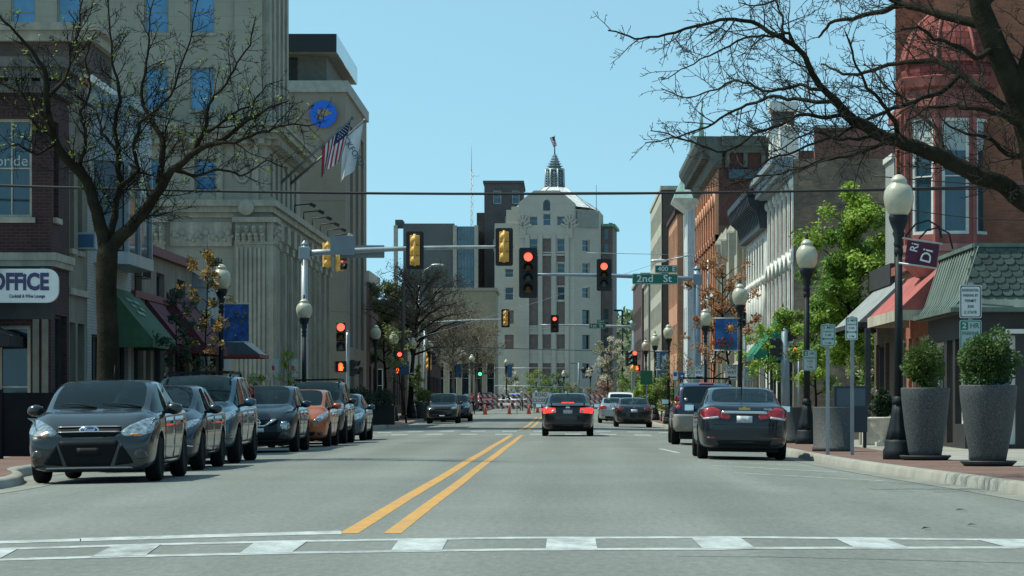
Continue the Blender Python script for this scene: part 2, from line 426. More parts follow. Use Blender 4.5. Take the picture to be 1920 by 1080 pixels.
def paintmat(name, col, wear):
 m = newmat(name); nt, N, L = nodes_of(m); b = N['Principled BSDF']; setin(b, 'Roughness', .7); setin(b, 'Base Color', (*col, 1))
 g = N.new('ShaderNodeNewGeometry')
 n = N.new('ShaderNodeTexNoise'); n.inputs['Scale'].default_value = 3.2; n.inputs['Detail'].default_value = 9; n.inputs['Roughness'].default_value = .75
 mm = N.new('ShaderNodeMapping'); mm.inputs['Scale'].default_value = (1, .35, 1); L.new(g.outputs['Position'], mm.inputs['Vector']); L.new(mm.outputs['Vector'], n.inputs['Vector'])
 mp = N.new('ShaderNodeMapRange'); mp.inputs['From Min'].default_value = .36; mp.inputs['From Max'].default_value = .62; mp.inputs['To Min'].default_value = 1; mp.inputs['To Max'].default_value = 1-wear
 L.new(n.outputs['Fac'], mp.inputs['Value'])
 mx = N.new('ShaderNodeMix'); mx.data_type = 'RGBA'; mx.inputs[6].default_value = (.178, .188, .170, 1); mx.inputs[7].default_value = (*col, 1)
 L.new(mp.outputs['Result'], mx.inputs['Factor']); L.new(mx.outputs[2], b.inputs['Base Color'])
 return m
M_white = paintmat('white_road_paint', (.54, .58, .57), .75)
M_white2 = paintmat('worn_white_road_paint', (.46, .49, .48), .95)
M_yel = paintmat('yellow_road_paint', (.60, .285, .03), .45)
def sheet(xs, ys, zf, mb=None):
 mb = mb or MB(); n = len(ys)
 vs = [(x, y, zf(x, y)) for x in xs for y in ys]
 fs = [(i*n+j, (i+1)*n+j, (i+1)*n+j+1, i*n+j+1) for i in range(len(xs)-1) for j in range(n-1)]
 return mb.add(vs, fs, 0, True)
M_earth = pm('earth', (.16, .16, .10), .95, var=.3, scale=.02)
struct('ground', sheet([-2500, -400, -60, 60, 400, 2500], [-60, 100, 150, 430, 900, 1500, 3500], lambda x, y: -.25+rise(min(y, 700))), M_earth)
xs = [-70, -40, -20, -12]+[-10+.5*i for i in range(41)]+[12, 20, 40, 70]
ys = [-30, 0]+[10+5*i for i in range(84)]
struct('road', sheet(xs, ys, lambda x, y: gz(x, y)), M_asph)
def dense(pl, d=.6):
 out = []
 for a, b in zip(pl[:-1], pl[1:]):
  a = Vector(a); b = Vector(b); n = max(1, int((b-a).length/d)) if (b-a).length < 40 else 8
  for k in range(n): out.append(a+(b-a)*k/n)
 out.append(Vector(pl[-1])); return out
def smooth2(pl, it=2):
 for _ in range(it):
  q = [pl[0]]
  for a, b in zip(pl[:-1], pl[1:]):
   a = Vector(a); b = Vector(b)
   q += [a*.75+b*.25, a*.25+b*.75]
  q.append(pl[-1]); pl = [Vector(p) for p in q]
 return pl
def normals2(pl):
 out = []
 for i in range(len(pl)):
  a = pl[max(0, i-1)]; b = pl[min(len(pl)-1, i+1)]; d = (b-a).normalized(); out.append(Vector((d.y, -d.x)))
 return out
SWZ = .075
def pavement(pl, side, far):
 """pl: kerb line with the pavement on its right hand (side=1) or left hand (-1)"""
 pl = dense(smooth2([Vector(p) for p in pl], 2), 1.0)
 nn = [n*side for n in normals2(pl)]
 P = lambda i, d: pl[i]+nn[i]*d
 kb = MB(); gb = MB(); pb = MB()
 prof = [(0.0, None), (.025, -.03), (.06, 0.0), (.18, 0.004)]
 vs = []
 for i in range(len(pl)):
  for d, dz in prof:
   p = P(i, d); z = (gz(p.x, p.y)-.03) if dz is None else rise(p.y)+SWZ+dz
   vs.append((p.x, p.y, z))
 m = len(prof)
 kb.add(vs, [(i*m+k, i*m+k+1, (i+1)*m+k+1, (i+1)*m+k) for i in range(len(pl)-1) for k in range(m-1)], 0, True)
 def strip(b, d0, d1, zf):
  vs = []
  for i in range(len(pl)):
   for d in (d0, d1):
    p = P(i, d); vs.append((p.x, p.y, zf(p.x, p.y)))
  b.add(vs, [(2*i, 2*i+1, 2*i+3, 2*i+2) for i in range(len(pl)-1)], 0, True)
 strip(gb, -.42, .0, lambda x, y: gz(x, y)+.005)
 strip(pb, .178, 1.9, lambda x, y: rise(y)+SWZ)
 struct('kerb', kb, M_kerb); struct('gutter', gb, M_gutter); struct('brick_pavement', pb, M_paver)
 inner = [P(i, 1.89) for i in range(len(pl))]
 poly = inner+[Vector((far, inner[-1].y)), Vector((far, inner[0].y))]
 vs2, es, fs, *_ = delaunay_2d_cdt([Vector(p) for p in poly], [(i, (i+1) % len(poly)) for i in range(len(poly))], [], 1, 1e-4)
 cb = MB(); cb.add([(p.x, p.y, rise(p.y)+SWZ-.004) for p in vs2], fs)
 struct('sidewalk', cb, M_conc)
pavement([(60,24.5),(9.2,24.6),(6.6,26.5),(5.9,31),(5.7,38),(5.3,45),(5.05,52),(5.0,58),(5.0,90),(5.0,94),(5.6,96.6),(8,97.4),(60,97.5)], 1, 60)
pavement([(-60,24.0),(-11,24.3),(-8.6,26),(-7.5,30),(-7.35,37.5),(-7.7,40.5),(-8.5,43.5),(-8.6,47),(-8.6,90),(-8.3,91.5),(-7.6,93),(-7.7,95),(-9,97),(-12,97.5),(-60,97.5)], -1, -60)
pavement([(60,114.5),(8,114.7),(5.7,115.8),(5.0,118.5),(5.0,194),(5.7,197.5),(8,198.6),(60,198.7)], 1, 60)
pavement([(-60,114.5),(-12,114.7),(-9.3,115.8),(-8.6,118.5),(-8.6,194),(-9.3,197.5),(-12,198.6),(-60,198.7)], -1, -60)
pavement([(60,214.3),(8,214.5),(5.7,215.8),(5.0,218.5),(5.0,420)], 1, 60)
pavement([(-60,214.3),(-12,214.5),(-9.3,215.8),(-8.6,218.5),(-8.6,420)], -1, -60)
def drape(mb, poly, dz=.003, g=.25):
 """polygon on the ground (x, y) laid over the crowned road"""
 poly = [Vector(p) for p in poly]
 bd = []
 for i, p in enumerate(poly):
  q = poly[(i+1) % len(poly)]; n = max(1, int((q-p).length/g))
  for k in range(n): bd.append(p+(q-p)*k/n)
 vs, es, fs, *_ = delaunay_2d_cdt(bd, [(i, (i+1) % len(bd)) for i in range(len(bd))], [], 1, 1e-5)
 mb.add([(p.x, p.y, gz(p.x, p.y)+dz) for p in vs], fs)
def gp(px, py):
 """pixel on the road -> ground point (used to read positions off the photograph)"""
 Y = F*CH/(py-HY)
 for _ in range(4):
  X = (px-VX)*Y/F; Y = F*(CH-gz(X, Y))/(py-HY)
 return ((px-VX)*Y/F, Y)
def line2(mb, a, b, w, dz=.0025):
 a = Vector(a); b = Vector(b); d = (b-a).normalized(); n = Vector((d.y, -d.x))*w/2
 drape(mb, [a+n, b+n, b-n, a-n], dz)
mk = MB()
def wob(x, y0, y1, w):
 pts = []; y = y0; L_ = []; R_ = []
 while y < y1:
  j = .006*math.sin(y*.31+x*3)
  L_.append((x-w/2+j, y)); R_.append((x+w/2+j, y)); y += 2.2
 L_.append((x-w/2, y1)); R_.append((x+w/2, y1))
 drape(mk, R_+L_[::-1], .0025, 30)
wob(-1.765, 23.1, 97.8, .155); wob(-1.40, 23.1, 97.6, .145)
wob(-1.765, 118, 196, .13); wob(-1.42, 118, 196, .13)
struct('centre_line', mk, M_yel)
mk = MB(); mw = MB()
up = [(-60,1032),(70,1029),(600,1021),(1150-2,1009.0),(1340,1008.5),(1700,1011.5),(1990,1014)]
up = [(-60,1032),(35,1029),(300,1021),(575,1015),(960,1009),(1340,1008),(1920,1013),(1990,1014)]
lo = [(-60,1052),(170,1045),(550,1037),(960,1031),(1350,1029.5),(1920,1027),(1990,1027)]
def interp(pl, x):
 for (a, b), (c, d) in zip(pl[:-1], pl[1:]):
  if a <= x <= c: return b+(d-b)*(x-a)/(c-a)
def band(mb, pl, h, dz=.003):
 xs_ = [p[0] for p in pl]
 a = [gp(x, y-h/2) for x, y in pl]; b = [gp(x, y+h/2) for x, y in pl]
 for i in range(len(pl)-1): drape(mb, [b[i], b[i+1], a[i+1], a[i]], dz)
band(mk, up, 3.6); band(mk, lo, 4.0)
for i, (a, b, c, d) in enumerate([(-50,35,-100,-5),(212,303,170,272),(478,577,448,546),(748,840,732,828),(1026,1116,1023,1120),(1295,1387,1318,1418),(1565,1660,1605,1705),(1832,1930,1890,1990)]):
 drape(mw if i == 1 else mk, [gp(c, interp(lo, max(-60, c))+.0), gp(d, interp(lo, max(-60, min(1990, d)))), gp(b, interp(up, b)), gp(a, interp(up, a))], .0045)
band(mk, [(150,1012.5),(400,1005),(640,998.5)], 6); band(mk, [(-40,1018.5),(152,1012.8)], 5)
# parking bays
for (a, b) in [((1376,886.5),(1660,902)),((1336,872.5),(1592,886.5)),((1308,864),(1520,874)),((1238,841.5),(1272,849))]:
 line2(mk, gp(*a), gp(*b), .12)
for y in (40.2, 45.7, 51.2, 58.5, 65.2, 71.8, 77.8, 84.8):
 line2(mk, (-5.75, y), (-8.1, y), .11)
for y in (100.2,):
 for i in range(11): mk and drape(mk, [(-7.4+i*1.25, 99.7), (-6.8+i*1.25, 99.7), (-6.8+i*1.25, 101.9), (-7.4+i*1.25, 101.9)], .004)
for i in range(11): drape(mk, [(-7.4+i*1.25, 111), (-6.8+i*1.25, 111), (-6.8+i*1.25, 113.2), (-7.4+i*1.25, 113.2)], .004)
for y0 in (98.2,): line2(mk, (-1.2, y0), (4.2, y0), .3)
struct('white_road_marking', mk, M_white); struct('worn_road_marking', mw, M_white2)
# tar seams and cracks
M_tar = pm('tar_seam', (.055, .058, .055), .7, var=.3)
sm_ = MB(); r3 = random.Random(5)
def crack(a, b, w, n=14, amp=.12):
 a = Vector(a); b = Vector(b); d = (b-a).normalized(); nrm = Vector((d.y, -d.x)); l = []; r_ = []
 for i in range(n+1):
  p = a+(b-a)*i/n+nrm*r3.uniform(-amp, amp); ww = w*r3.uniform(.4, 1.2)
  l.append(p-nrm*ww/2); r_.append(p+nrm*ww/2)
 drape(sm_, l+r_[::-1], .0015, .5)
crack((-7.9, 57.6), (-1.5, 58.6), .06, 16, .12); crack((-1.2, 58.4), (4.6, 57.2), .05, 16, .12)
crack((-7.9, 76), (4.4, 77.5), .12, 20, .2); crack((-7.6, 88), (4.6, 88.6), .22, 20, .2); crack((.8, 19.6), (6, 19.2), .03, 16, .02)
crack((-6, 92), (4.8, 93.4), .25, 20, .3);
crack((-8, 118), (4.6, 119), .5, 20, .4); crack((-8, 140), (4.6, 141), .5, 20, .4); crack((-5, 47), (-1.9, 45.8), .03, 14, .06)
struct('tar_seam', sm_, M_tar)
# litter on the right
for i, (px, py, s) in enumerate([(1823, 987, .05), (1805, 958, .08), (1738, 993, .05)]):
 x, y = gp(px, py); b = MB(); b.add([(-s,0,0),(s*.4,-s*.6,.012),(s,s*.3,.004),(0,s*.5,s*(.5 if i == 0 else .16)),(-.5*s,s*.5,.02)], [(0,1,3),(1,2,3),(2,4,3),(4,0,3)])
 solo('litter', b, pm('dry_leaf', (.06,.055,.045), .8), ['small upright dark scrap lying on the road at right', 'flat grey patch of litter nearest the right kerb', 'thin dark sliver of litter left of the other scraps'][i], 'litter', (x, y, gz(x, y)+.006), world=False)
# ---------------------------------------------------------------- cars
def paint(name, col, metal=.35, rough=.32):
 if name in MATS: return MATS[name]
 m = newmat(name); nt, N, L = nodes_of(m); b = N['Principled BSDF']
 setin(b, 'Metallic', metal); setin(b, 'Roughness', rough); setin(b, 'Coat Weight', .7); setin(b, 'Specular IOR Level', .35); setin(b, 'Coat Roughness', .03)
 g = N.new('ShaderNodeTexCoord')
 n = N.new('ShaderNodeTexNoise'); n.inputs['Scale'].default_value = 2.2; n.inputs['Detail'].default_value = 6
 L.new(g.outputs['Object'], n.inputs['Vector'])
 sp = N.new('ShaderNodeSeparateXYZ'); L.new(g.outputs['Object'], sp.inputs[0])
 # road dust towards the sills
 mz = N.new('ShaderNodeMapRange'); mz.inputs['From Min'].default_value = .15; mz.inputs['From Max'].default_value = .6; mz.inputs['To Min'].default_value = .20; mz.inputs['To Max'].default_value = .01
 L.new(sp.outputs['Z'], mz.inputs['Value'])
 mu = N.new('ShaderNodeMath'); mu.operation = 'MULTIPLY'; L.new(mz.outputs[0], mu.inputs[0]); L.new(n.outputs['Fac'], mu.inputs[1])
 mx = N.new('ShaderNodeMix'); mx.data_type = 'RGBA'; mx.inputs[6].default_value = (*col, 1); mx.inputs[7].default_value = (.17, .16, .14, 1)
 L.new(mu.outputs[0], mx.inputs['Factor']); L.new(mx.outputs[2], b.inputs['Base Color'])
 mr = N.new('ShaderNodeMapRange'); mr.inputs['To Min'].default_value = rough; mr.inputs['To Max'].default_value = .75
 L.new(mu.outputs[0], mr.inputs['Value']); L.new(mr.outputs[0], b.inputs['Roughness'])
 MATS[name] = m
 return m
M_cglass = glassmat('car_glass', (.006, .016, .019), .02, .2, thru=.5, spec=.5, refl=(.8, .95, 1))
M_cglassd = glassmat('dark_car_glass', (.005, .010, .013), .02, .2, thru=.10, spec=.42, refl=(.8, .95, 1))
M_black = pm('black_plastic', (.008, .009, .010), .6, var=.2, spec=.2)
M_well = pm('wheel_well', (.006, .006, .006), .9, var=0)
M_tyre = pm('tyre_rubber', (.010, .010, .011), .85, var=.25, spec=.2, scale=6)
M_rim = pm('alloy_rim', (.45, .46, .47), .3, .9, var=.15)
M_chrome = pm('chrome', (.72, .74, .75), .12, 1.0, var=0)
M_head = pm('headlamp_lens', (.36, .41, .43), .08, .7, var=.9, scale=14, coat=1)
M_headd = pm('headlamp_dark', (.035, .042, .046), .1, .3, var=.6, scale=14, coat=1)
M_amber = pm('amber_lens', (.7, .22, .02), .2, var=.1, coat=1)
M_tail = pm('tail_lens', (.36, .008, .012), .14, var=.35, scale=9, coat=1)
M_taild = pm('dark_tail_lens', (.14, .006, .01), .14, var=.3, scale=9, coat=1)
M_brake = pm('lit_brake_lens', (.6, .02, .02), .2, var=0, emis=(1, .04, .03), estr=1.6)
M_clear = pm('clear_tail_lens', (.6, .55, .55), .12, var=.3, scale=12, coat=1)
M_plate = pm('number_plate', (.50, .54, .58), .4, var=.4, scale=14)
M_seat = pm('car_seat', (.05, .05, .052), .85, var=.2)
M_seatl = pm('pale_car_seat', (.36, .36, .33), .85, var=.2)
M_cab = pm('cabin_trim', (.02, .021, .022), .8, var=.2)
def lerp_tab(tab, y):
 if y <= tab[0][0]: return tab[0][1]
 for (a, b), (c, d) in zip(tab[:-1], tab[1:]):
  if y <= c: return b+(d-b)*(y-a)/(c-a) if c > a else d
 return tab[-1][1]
def car_shell(S):
 """S: stations rear to front: (y, zb, w, zsh, zbelt, wbelt, ztopedge, wtop, ztop, tags)  -> evaluated, smoothed mesh split by tag"""
 bm = bmesh.new(); rings = []
 cl = bm.edges.layers.float.new('crease_edge')
 for st in S:
  y, zb, w, zm, zbelt, wb, zte, wt, zt = st[:9]
  half = [(0, zb), (w*.80, zb), (w*.96, zb+.07), (w, zm), (w*.992, zbelt-.06), (wb, zbelt), (wt, zte), (wt-.075, zte+.035), (wt*.5, zt-.006), (0, zt)]
  ring = [bm.verts.new((x, y, z)) for x, z in half]
  left = [None]*10
  for j in range(10): left[j] = ring[j] if half[j][0] == 0 else bm.verts.new((-half[j][0], y, half[j][1]))
  rings.append((ring, left))
 def face(vs, t):
  u = []
  for v in vs:
   if v not in u: u.append(v)
  f = bm.faces.new(u); f.material_index = t; f.smooth = True
  return f
 for i in range(len(S)-1):
  tg = S[i][9] if len(S[i]) > 9 else {}
  for sgn in (0, 1):
   A, B = rings[i][sgn], rings[i+1][sgn]
   for j in range(9):
    t = 0
    if j == 5: t = tg.get('side', 0)
    if j in (7, 8): t = tg.get('top', 0)
    vs = [A[j], B[j], B[j+1], A[j+1]] if sgn == 0 else [A[j+1], B[j+1], B[j], A[j]]
    face(vs, t)
 for (Rr, Ll), fl in ((rings[0], 0), (rings[-1], 1)):
  for j in range(9):
   vs = [Ll[j], Rr[j], Rr[j+1], Ll[j+1]]
   face(vs if fl == 0 else vs[::-1], 0)
 bm.edges.ensure_lookup_table()
 for e in bm.edges:
  fs = [f.material_index for f in e.link_faces]
  if len(fs) == 2 and fs[0] != fs[1]: e[cl] = .75
 for i, st in enumerate(S):
  cr = st[9].get('crease', 0) if len(st) > 9 else 0
  for Rr in rings[i]:
   for j in range(9):
    e = bm.edges.get((Rr[j], Rr[j+1])) if Rr[j] is not Rr[j+1] else None
    if e and cr: e[cl] = max(e[cl], cr)
 for i in range(len(S)-1):
  for sgn in (0, 1):
   for j, c in ((2, .3), (4, .45), (5, .5), (6, .35)):
    e = bm.edges.get((rings[i][sgn][j], rings[i+1][sgn][j]))
    if e: e[cl] = max(e[cl], c)
 me = bpy.data.meshes.new('shell'); bm.to_mesh(me); bm.free()
 return me
def modded(me, mods):
 ob = bpy.data.objects.new('tmp', me); COL.objects.link(ob)
 for f in mods: f(ob)
 dg = bpy.context.evaluated_depsgraph_get(); dg.update()
 out = bpy.data.meshes.new_from_object(ob.evaluated_get(dg))
 bpy.data.objects.remove(ob)
 return out
def patch_mesh(bvh, poly, axis, d, g=.05, off=.006, mat=None, name='patch', sharp=False):
 """a piece that lies on the body: outline given in the projection plane, cast onto the shell along an axis.
 axis 'f' from the front (coords x,z), 'r' from the rear (x,z), 'l'/'e' from -x/+x (coords y,z), 't' from above (x,y)"""
 poly = [Vector(p) for p in poly]
 bd = []
 for i, p in enumerate(poly):
  q = poly[(i+1) % len(poly)]; n = max(1, int((q-p).length/g))
  for k in range(n): bd.append(p+(q-p)*k/n)
 x0, x1 = min(p.x for p in bd), max(p.x for p in bd); y0, y1 = min(p.y for p in bd), max(p.y for p in bd)
 pts = list(bd); nb = len(bd)
 nx, ny = int((x1-x0)/g), int((y1-y0)/g)
 def inside(p):
  c = False
  for i in range(nb):
   a, b = bd[i], bd[(i+1) % nb]
   if (a.y > p.y) != (b.y > p.y) and p.x < (b.x-a.x)*(p.y-a.y)/(b.y-a.y)+a.x: c = not c
  return c
 for i in range(1, nx):
  for j in range(1, ny):
   p = Vector((x0+(x1-x0)*i/nx, y0+(y1-y0)*j/ny))
   if inside(p) and all((p-b).length > g*.4 for b in bd): pts.append(p)
 vs, es, fs, *_ = delaunay_2d_cdt(pts, [(i, (i+1) % nb) for i in range(nb)], [], 1, 1e-5)
 out = [];
 for p in vs:
  if axis == 'f': o, dr = Vector((p.x, 6, p.y)), Vector((0,-1,0))
  elif axis == 'r': o, dr = Vector((p.x, -6, p.y)), Vector((0,1,0))
  elif axis == 'e': o, dr = Vector((6, p.x, p.y)), Vector((-1,0,0))
  elif axis == 'l': o, dr = Vector((-6, p.x, p.y)), Vector((1,0,0))
  else: o, dr = Vector((p.x, p.y, 6)), Vector((0,0,-1))
  h, nrm, *_ = bvh.ray_cast(o, dr)
  out.append((h, nrm, o, dr))
 good = [x[0] for x in out if x[0] is not None]
 if not good: good = [Vector((0,0,0))]
 def depth(h, dr): return h.dot(dr)
 md = sum(depth(h, out[0][3]) for h in good)/len(good)
 res = []
 for h, nrm, o, dr in out:
  if h is None or abs(depth(h, dr)-md) > d:
   h = o+dr*(md-o.dot(dr)); nrm = -dr
  if nrm.dot(dr) > 0: nrm = -nrm
  res.append(h+nrm*off)
 me = bpy.data.meshes.new(name); me.from_pydata([tuple(p) for p in res], [], fs)
 bm = bmesh.new(); bm.from_mesh(me)
 bmesh.ops.recalc_face_normals(bm, faces=bm.faces)
 dr = out[0][3]
 if sum((f.normal.dot(dr) for f in bm.faces)) > 0: bmesh.ops.reverse_faces(bm, faces=bm.faces)
 # a thin rim back to the shell
 be = [e for e in bm.edges if e.is_boundary]
 r = bmesh.ops.extrude_edge_only(bm, edges=be)
 for v in [x for x in r['geom'] if isinstance(x, bmesh.types.BMVert)]: v.co += dr*(off+.012)
 for f in bm.faces: f.smooth = not sharp
 bm.to_mesh(me); bm.free()
 if mat: me.materials.append(mat)
 return me
def wheel_meshes(r, wd, spokes=5, dark=False):
 t = MB(); h = wd/2
 t.lathe([(r*.62,-h*.9),(r*.70,-h),(r*.90,-h),(r*.97,-h*.8),(r,-h*.5),(r,h*.5),(r*.97,h*.8),(r*.90,h),(r*.70,h),(r*.62,h*.9)], 28, axis='X')
 k = MB()
 k.lathe([(0,h*.35),(r*.12,h*.4),(r*.16,h*.3),(r*.56,h*.15),(r*.60,h*.85),(r*.655,h*.92),(r*.66,h*.7)], 28, axis='X')
 for i in range(spokes):
  a = 2*PI*i/spokes
  k.box((h*.55, r*.36*math.sin(a), r*.36*math.cos(a)), (h*.35, r*.13, r*.50), Matrix.Rotation(-a, 3, 'X'))
 hub = MB(); hub.lathe([(r*.59,h*.1),(r*.56,h*.2),(0,h*.22)], 20, axis='X')
 return t.mesh('tyre', M_tyre), k.mesh('rim', M_rim), hub.mesh('brake_disc', M_well)
def make_car(name, label, cat, D, loc, rz, group=None, roll=0.0):
 """D: dict with stations S, wheel data, colours and a list of surface pieces"""
 root = thing(name, label, cat, loc, 0, group, rot=(0, roll, rz))
 pm_ = D['paint']; S = D['S']
 me = car_shell(S)
 rw = D.get('rw', .32); ya, yb = D['axles']; tr = D['track']
 cut = MB()
 for yy in (ya, yb):
  for sx in (-1, 1):
   cut.lathe([(rw*1.17, 0), (rw*1.17, .6)], 28, c=(sx*(tr+.0)-.30+sx*.12, yy, rw+.02), axis='X', mi=4)
 cme = cut.mesh('cut', [M_well]*5)
 cob = bpy.data.objects.new('cut', cme); COL.objects.link(cob)
 me0 = modded(me, [lambda o: setattr(o.modifiers.new('s', 'SUBSURF'), 'levels', 2)])
 for _ in range(5-len(me0.materials)): me0.materials.append(pm_)
 def bo(o):
  m = o.modifiers.new('b', 'BOOLEAN'); m.operation = 'DIFFERENCE'; m.object = cob; m.solver = 'EXACT'
  try: m.material_mode = 'INDEX'
  except Exception: pass
 me1 = modded(me0, [bo]); bpy.data.objects.remove(cob)
 bm = bmesh.new(); bm.from_mesh(me1); bvh = BVHTree.FromBMesh(bm)
 mats = {0: ('body', pm_), 1: ('windscreen', D.get('glass', M_cglass)), 2: ('side_window', D.get('sglass', D.get('glass', M_cglass))), 3: ('rear_window', D.get('rglass', D.get('glass', M_cglass))), 4: ('wheel_arch', M_well)}
 body = None
 for t, (nm, mt) in mats.items():
  for sgn in ((0,) if t not in (2, 4) else (1, -1) if t == 2 else ((1, 1), (1, -1), (-1, 1), (-1, -1))):
   b2 = bm.copy()
   def drop(f):
    if f.material_index != t: return True
    if not sgn: return False
    c_ = f.calc_center_median()
    return c_.x*sgn < 0 if t == 2 else (c_.x*sgn[0] < 0 or c_.y*sgn[1] < 0)
   dele = [f for f in b2.faces if drop(f)]
   bmesh.ops.delete(b2, geom=dele, context='FACES')
   if len(b2.faces):
    for f in b2.faces: f.material_index = 0; f.smooth = True
    m2 = bpy.data.meshes.new(nm); b2.to_mesh(m2); m2.materials.clear(); m2.materials.append(mt)
    o = link(nm, m2, root)
    if t == 0: body = o
   b2.free()
 bm.free()
 # cabin inside
 if D.get('cabin', True):
  cy0, cy1, zb = D['cab']
  c = MB(); hw = S[len(S)//2][2]*.86
  c.bx(-hw, hw, cy0, cy1, .35, zb-.07); c.bx(-hw, hw, cy1-.25, cy1+.05, zb-.2, zb-.01)
  ci = part('cabin', c, M_cab, root)
  sm = D.get('seat', M_seat)
  for yy in ((cy0+.55*(cy1-cy0)), cy0+.18*(cy1-cy0)):
   for sx in (-.37, .37):
    s_ = MB(); s_.box((sx, yy, zb+.02), (.46, .14, .34), (R(-14),0,0)); s_.box((sx, yy-.06, zb+.26), (.27, .10, .17), (R(-10),0,0))
    part('seat', s_, sm, ci, bevel=.04)
  wb_ = MB(); wb_.lathe([(.17,-.012),(.185,0),(.17,.012)], 20, c=(0,0,0));
  o = part('steering_wheel', wb_, M_black, ci); o.location = (-.36, cy1-.42, zb+.03); o.rotation_euler = (R(65), 0, 0)
 # wheels
 t, k, hb = wheel_meshes(rw, D.get('wd', .21), D.get('spokes', 5))
 for yy in (ya, yb):
  for sx in (-1, 1):
   wl = link('wheel', t, root, (sx*tr, yy, rw), (R(17)*yy, 0, 0 if sx > 0 else PI))
   link('rim', k, wl); link('brake_disc', hb, wl)
 # underbody
 u = MB(); u.bx(-S[5][2]*.78, S[5][2]*.78, S[1][0]+.25, S[-2][0]-.25, .16, .42); part('underbody', u, M_well, root)
 # surface pieces: (name, outline, axis, material, opts)
 made = {}
 for pc in D['pieces']:
  nm, poly, ax, mt = pc[:4]; op = pc[4] if len(pc) > 4 else {}
  outs = [poly]
  if op.get('mirror'): outs.append([(-a, b) for a, b in poly][::-1])
  if op.get('both'): outs = [(poly, 'e'), (poly, 'l')]
  for k_, q in enumerate(outs):
   axx = ax
   if op.get('both'): q, axx = q
   m_ = patch_mesh(bvh, q, axx, op.get('d', .45), op.get('g', .05), op.get('off', .006), mt if mt else pm_, nm)
   par = root
   if op.get('on'):
    lst = made.get(op['on'], [])
    par = lst[min(k_, len(lst)-1)] if lst else root
   o = link(nm, m_, par)
   if op.get('label'): o['label'] = op['label']
   made.setdefault(nm, []).append(o)
 # mirrors
 for sx in (-1, 1):
  mx, my, mz = D['mirror']
  m_ = MB(); m_.ball((sx*(mx+.12), my, mz), 1, 12, 8, sc=(.125, .085, .085)); m_.box((sx*(mx+.02), my+.02, mz-.05), (.14, .06, .04), mi=1)
  o = part('side_mirror', m_, [D.get('mirrormat', pm_), M_black], root)
  g = MB(); g.box((sx*(mx+.125), my-.082, mz), (.19, .012, .12)); part('mirror_glass', g, M_chrome if not D.get('mdark') else M_black, o, bevel=.004)
 for f in D.get('extra', []): f(root, bvh)
 return root
def sedan_S(L=4.6, W=1.8, H=1.47, deck=1.02, hood=.93, cowl=1.03, belt=.97, rf=.0, zb=.2, hatch=False):
 l = L/2; w = W/2; wt = w-.24; b0 = belt
 S = [
  (-l,      .36, w*.76, .52, .70, w*.73, .71, w*.70, .73, {}),
  (-l+.07,  zb+.06, w*.87, .60, deck-.12, w*.84, deck-.09, w*.80, deck-.07, {'crease': .2}),
  (-l+.20,  zb+.02, w*.94, .62, deck-.05, w*.88, deck-.03, w*.82, deck-.005, {'crease': .3}),
  (-l+.52,  zb,  w*.985, .62, deck-.04, w*.89, deck-.015, w*.82, deck+.015, {'crease': .2}),
  (-l+.66,  zb,  w, .62, deck-.045, w*.895, deck+.03, w*.80, deck+.05, {'top': 3, 'crease': .2}),
  (-l+1.02, zb,  w, .60, b0+.02, w*.92, H-.22, wt+.035, H-.175, {'side': 2, 'top': 3}),
  (-l+1.42, zb,  w, .60, b0+.01, w*.93, H-.085, wt, H-.03, {'side': 2}),
  (-l+1.70, zb,  w, .60, b0, w*.93, H-.06, wt, H-.008, {'side': 2}),
  (-l+2.10, zb,  w, .60, b0, w*.93, H-.05, wt, H, {'side': 0}),
  (-l+2.20, zb,  w, .60, b0, w*.93, H-.05, wt, H, {'side': 2}),
  (-l+2.62, zb,  w, .60, b0-.01, w*.93, H-.075, wt, H-.02, {'side': 2, 'top': 1}),
  (-l+3.00, zb,  w, .60, b0-.02, w*.925, H-.24, wt+.05, H-.17, {'side': 2, 'top': 1}),
  (-l+3.46, zb,  w, .60, b0-.04, w*.915, cowl-.02, w*.80, cowl+.02, {'crease': .35}),
  (-l+3.62, zb,  w, .60, b0-.06, w*.91, cowl-.05, w*.82, cowl-.025, {'crease': .15}),
  (-l+4.05*L/4.6,  zb,  w*.985, .58, hood-.07, w*.88, hood-.03, w*.78, hood+.0, {}),
  (l-.24,   zb-.02,  w*.96, .52, hood-.20, w*.82, hood-.165, w*.74, hood-.125, {}),
  (l-.08,   zb-.02, w*.90, .50, hood-.29, w*.74, hood-.27, w*.68, hood-.24, {'crease': .1}),
  (l,       .21, w*.78, .44, .58, w*.62, .60, w*.56, .62, {}),
 ]
 return S
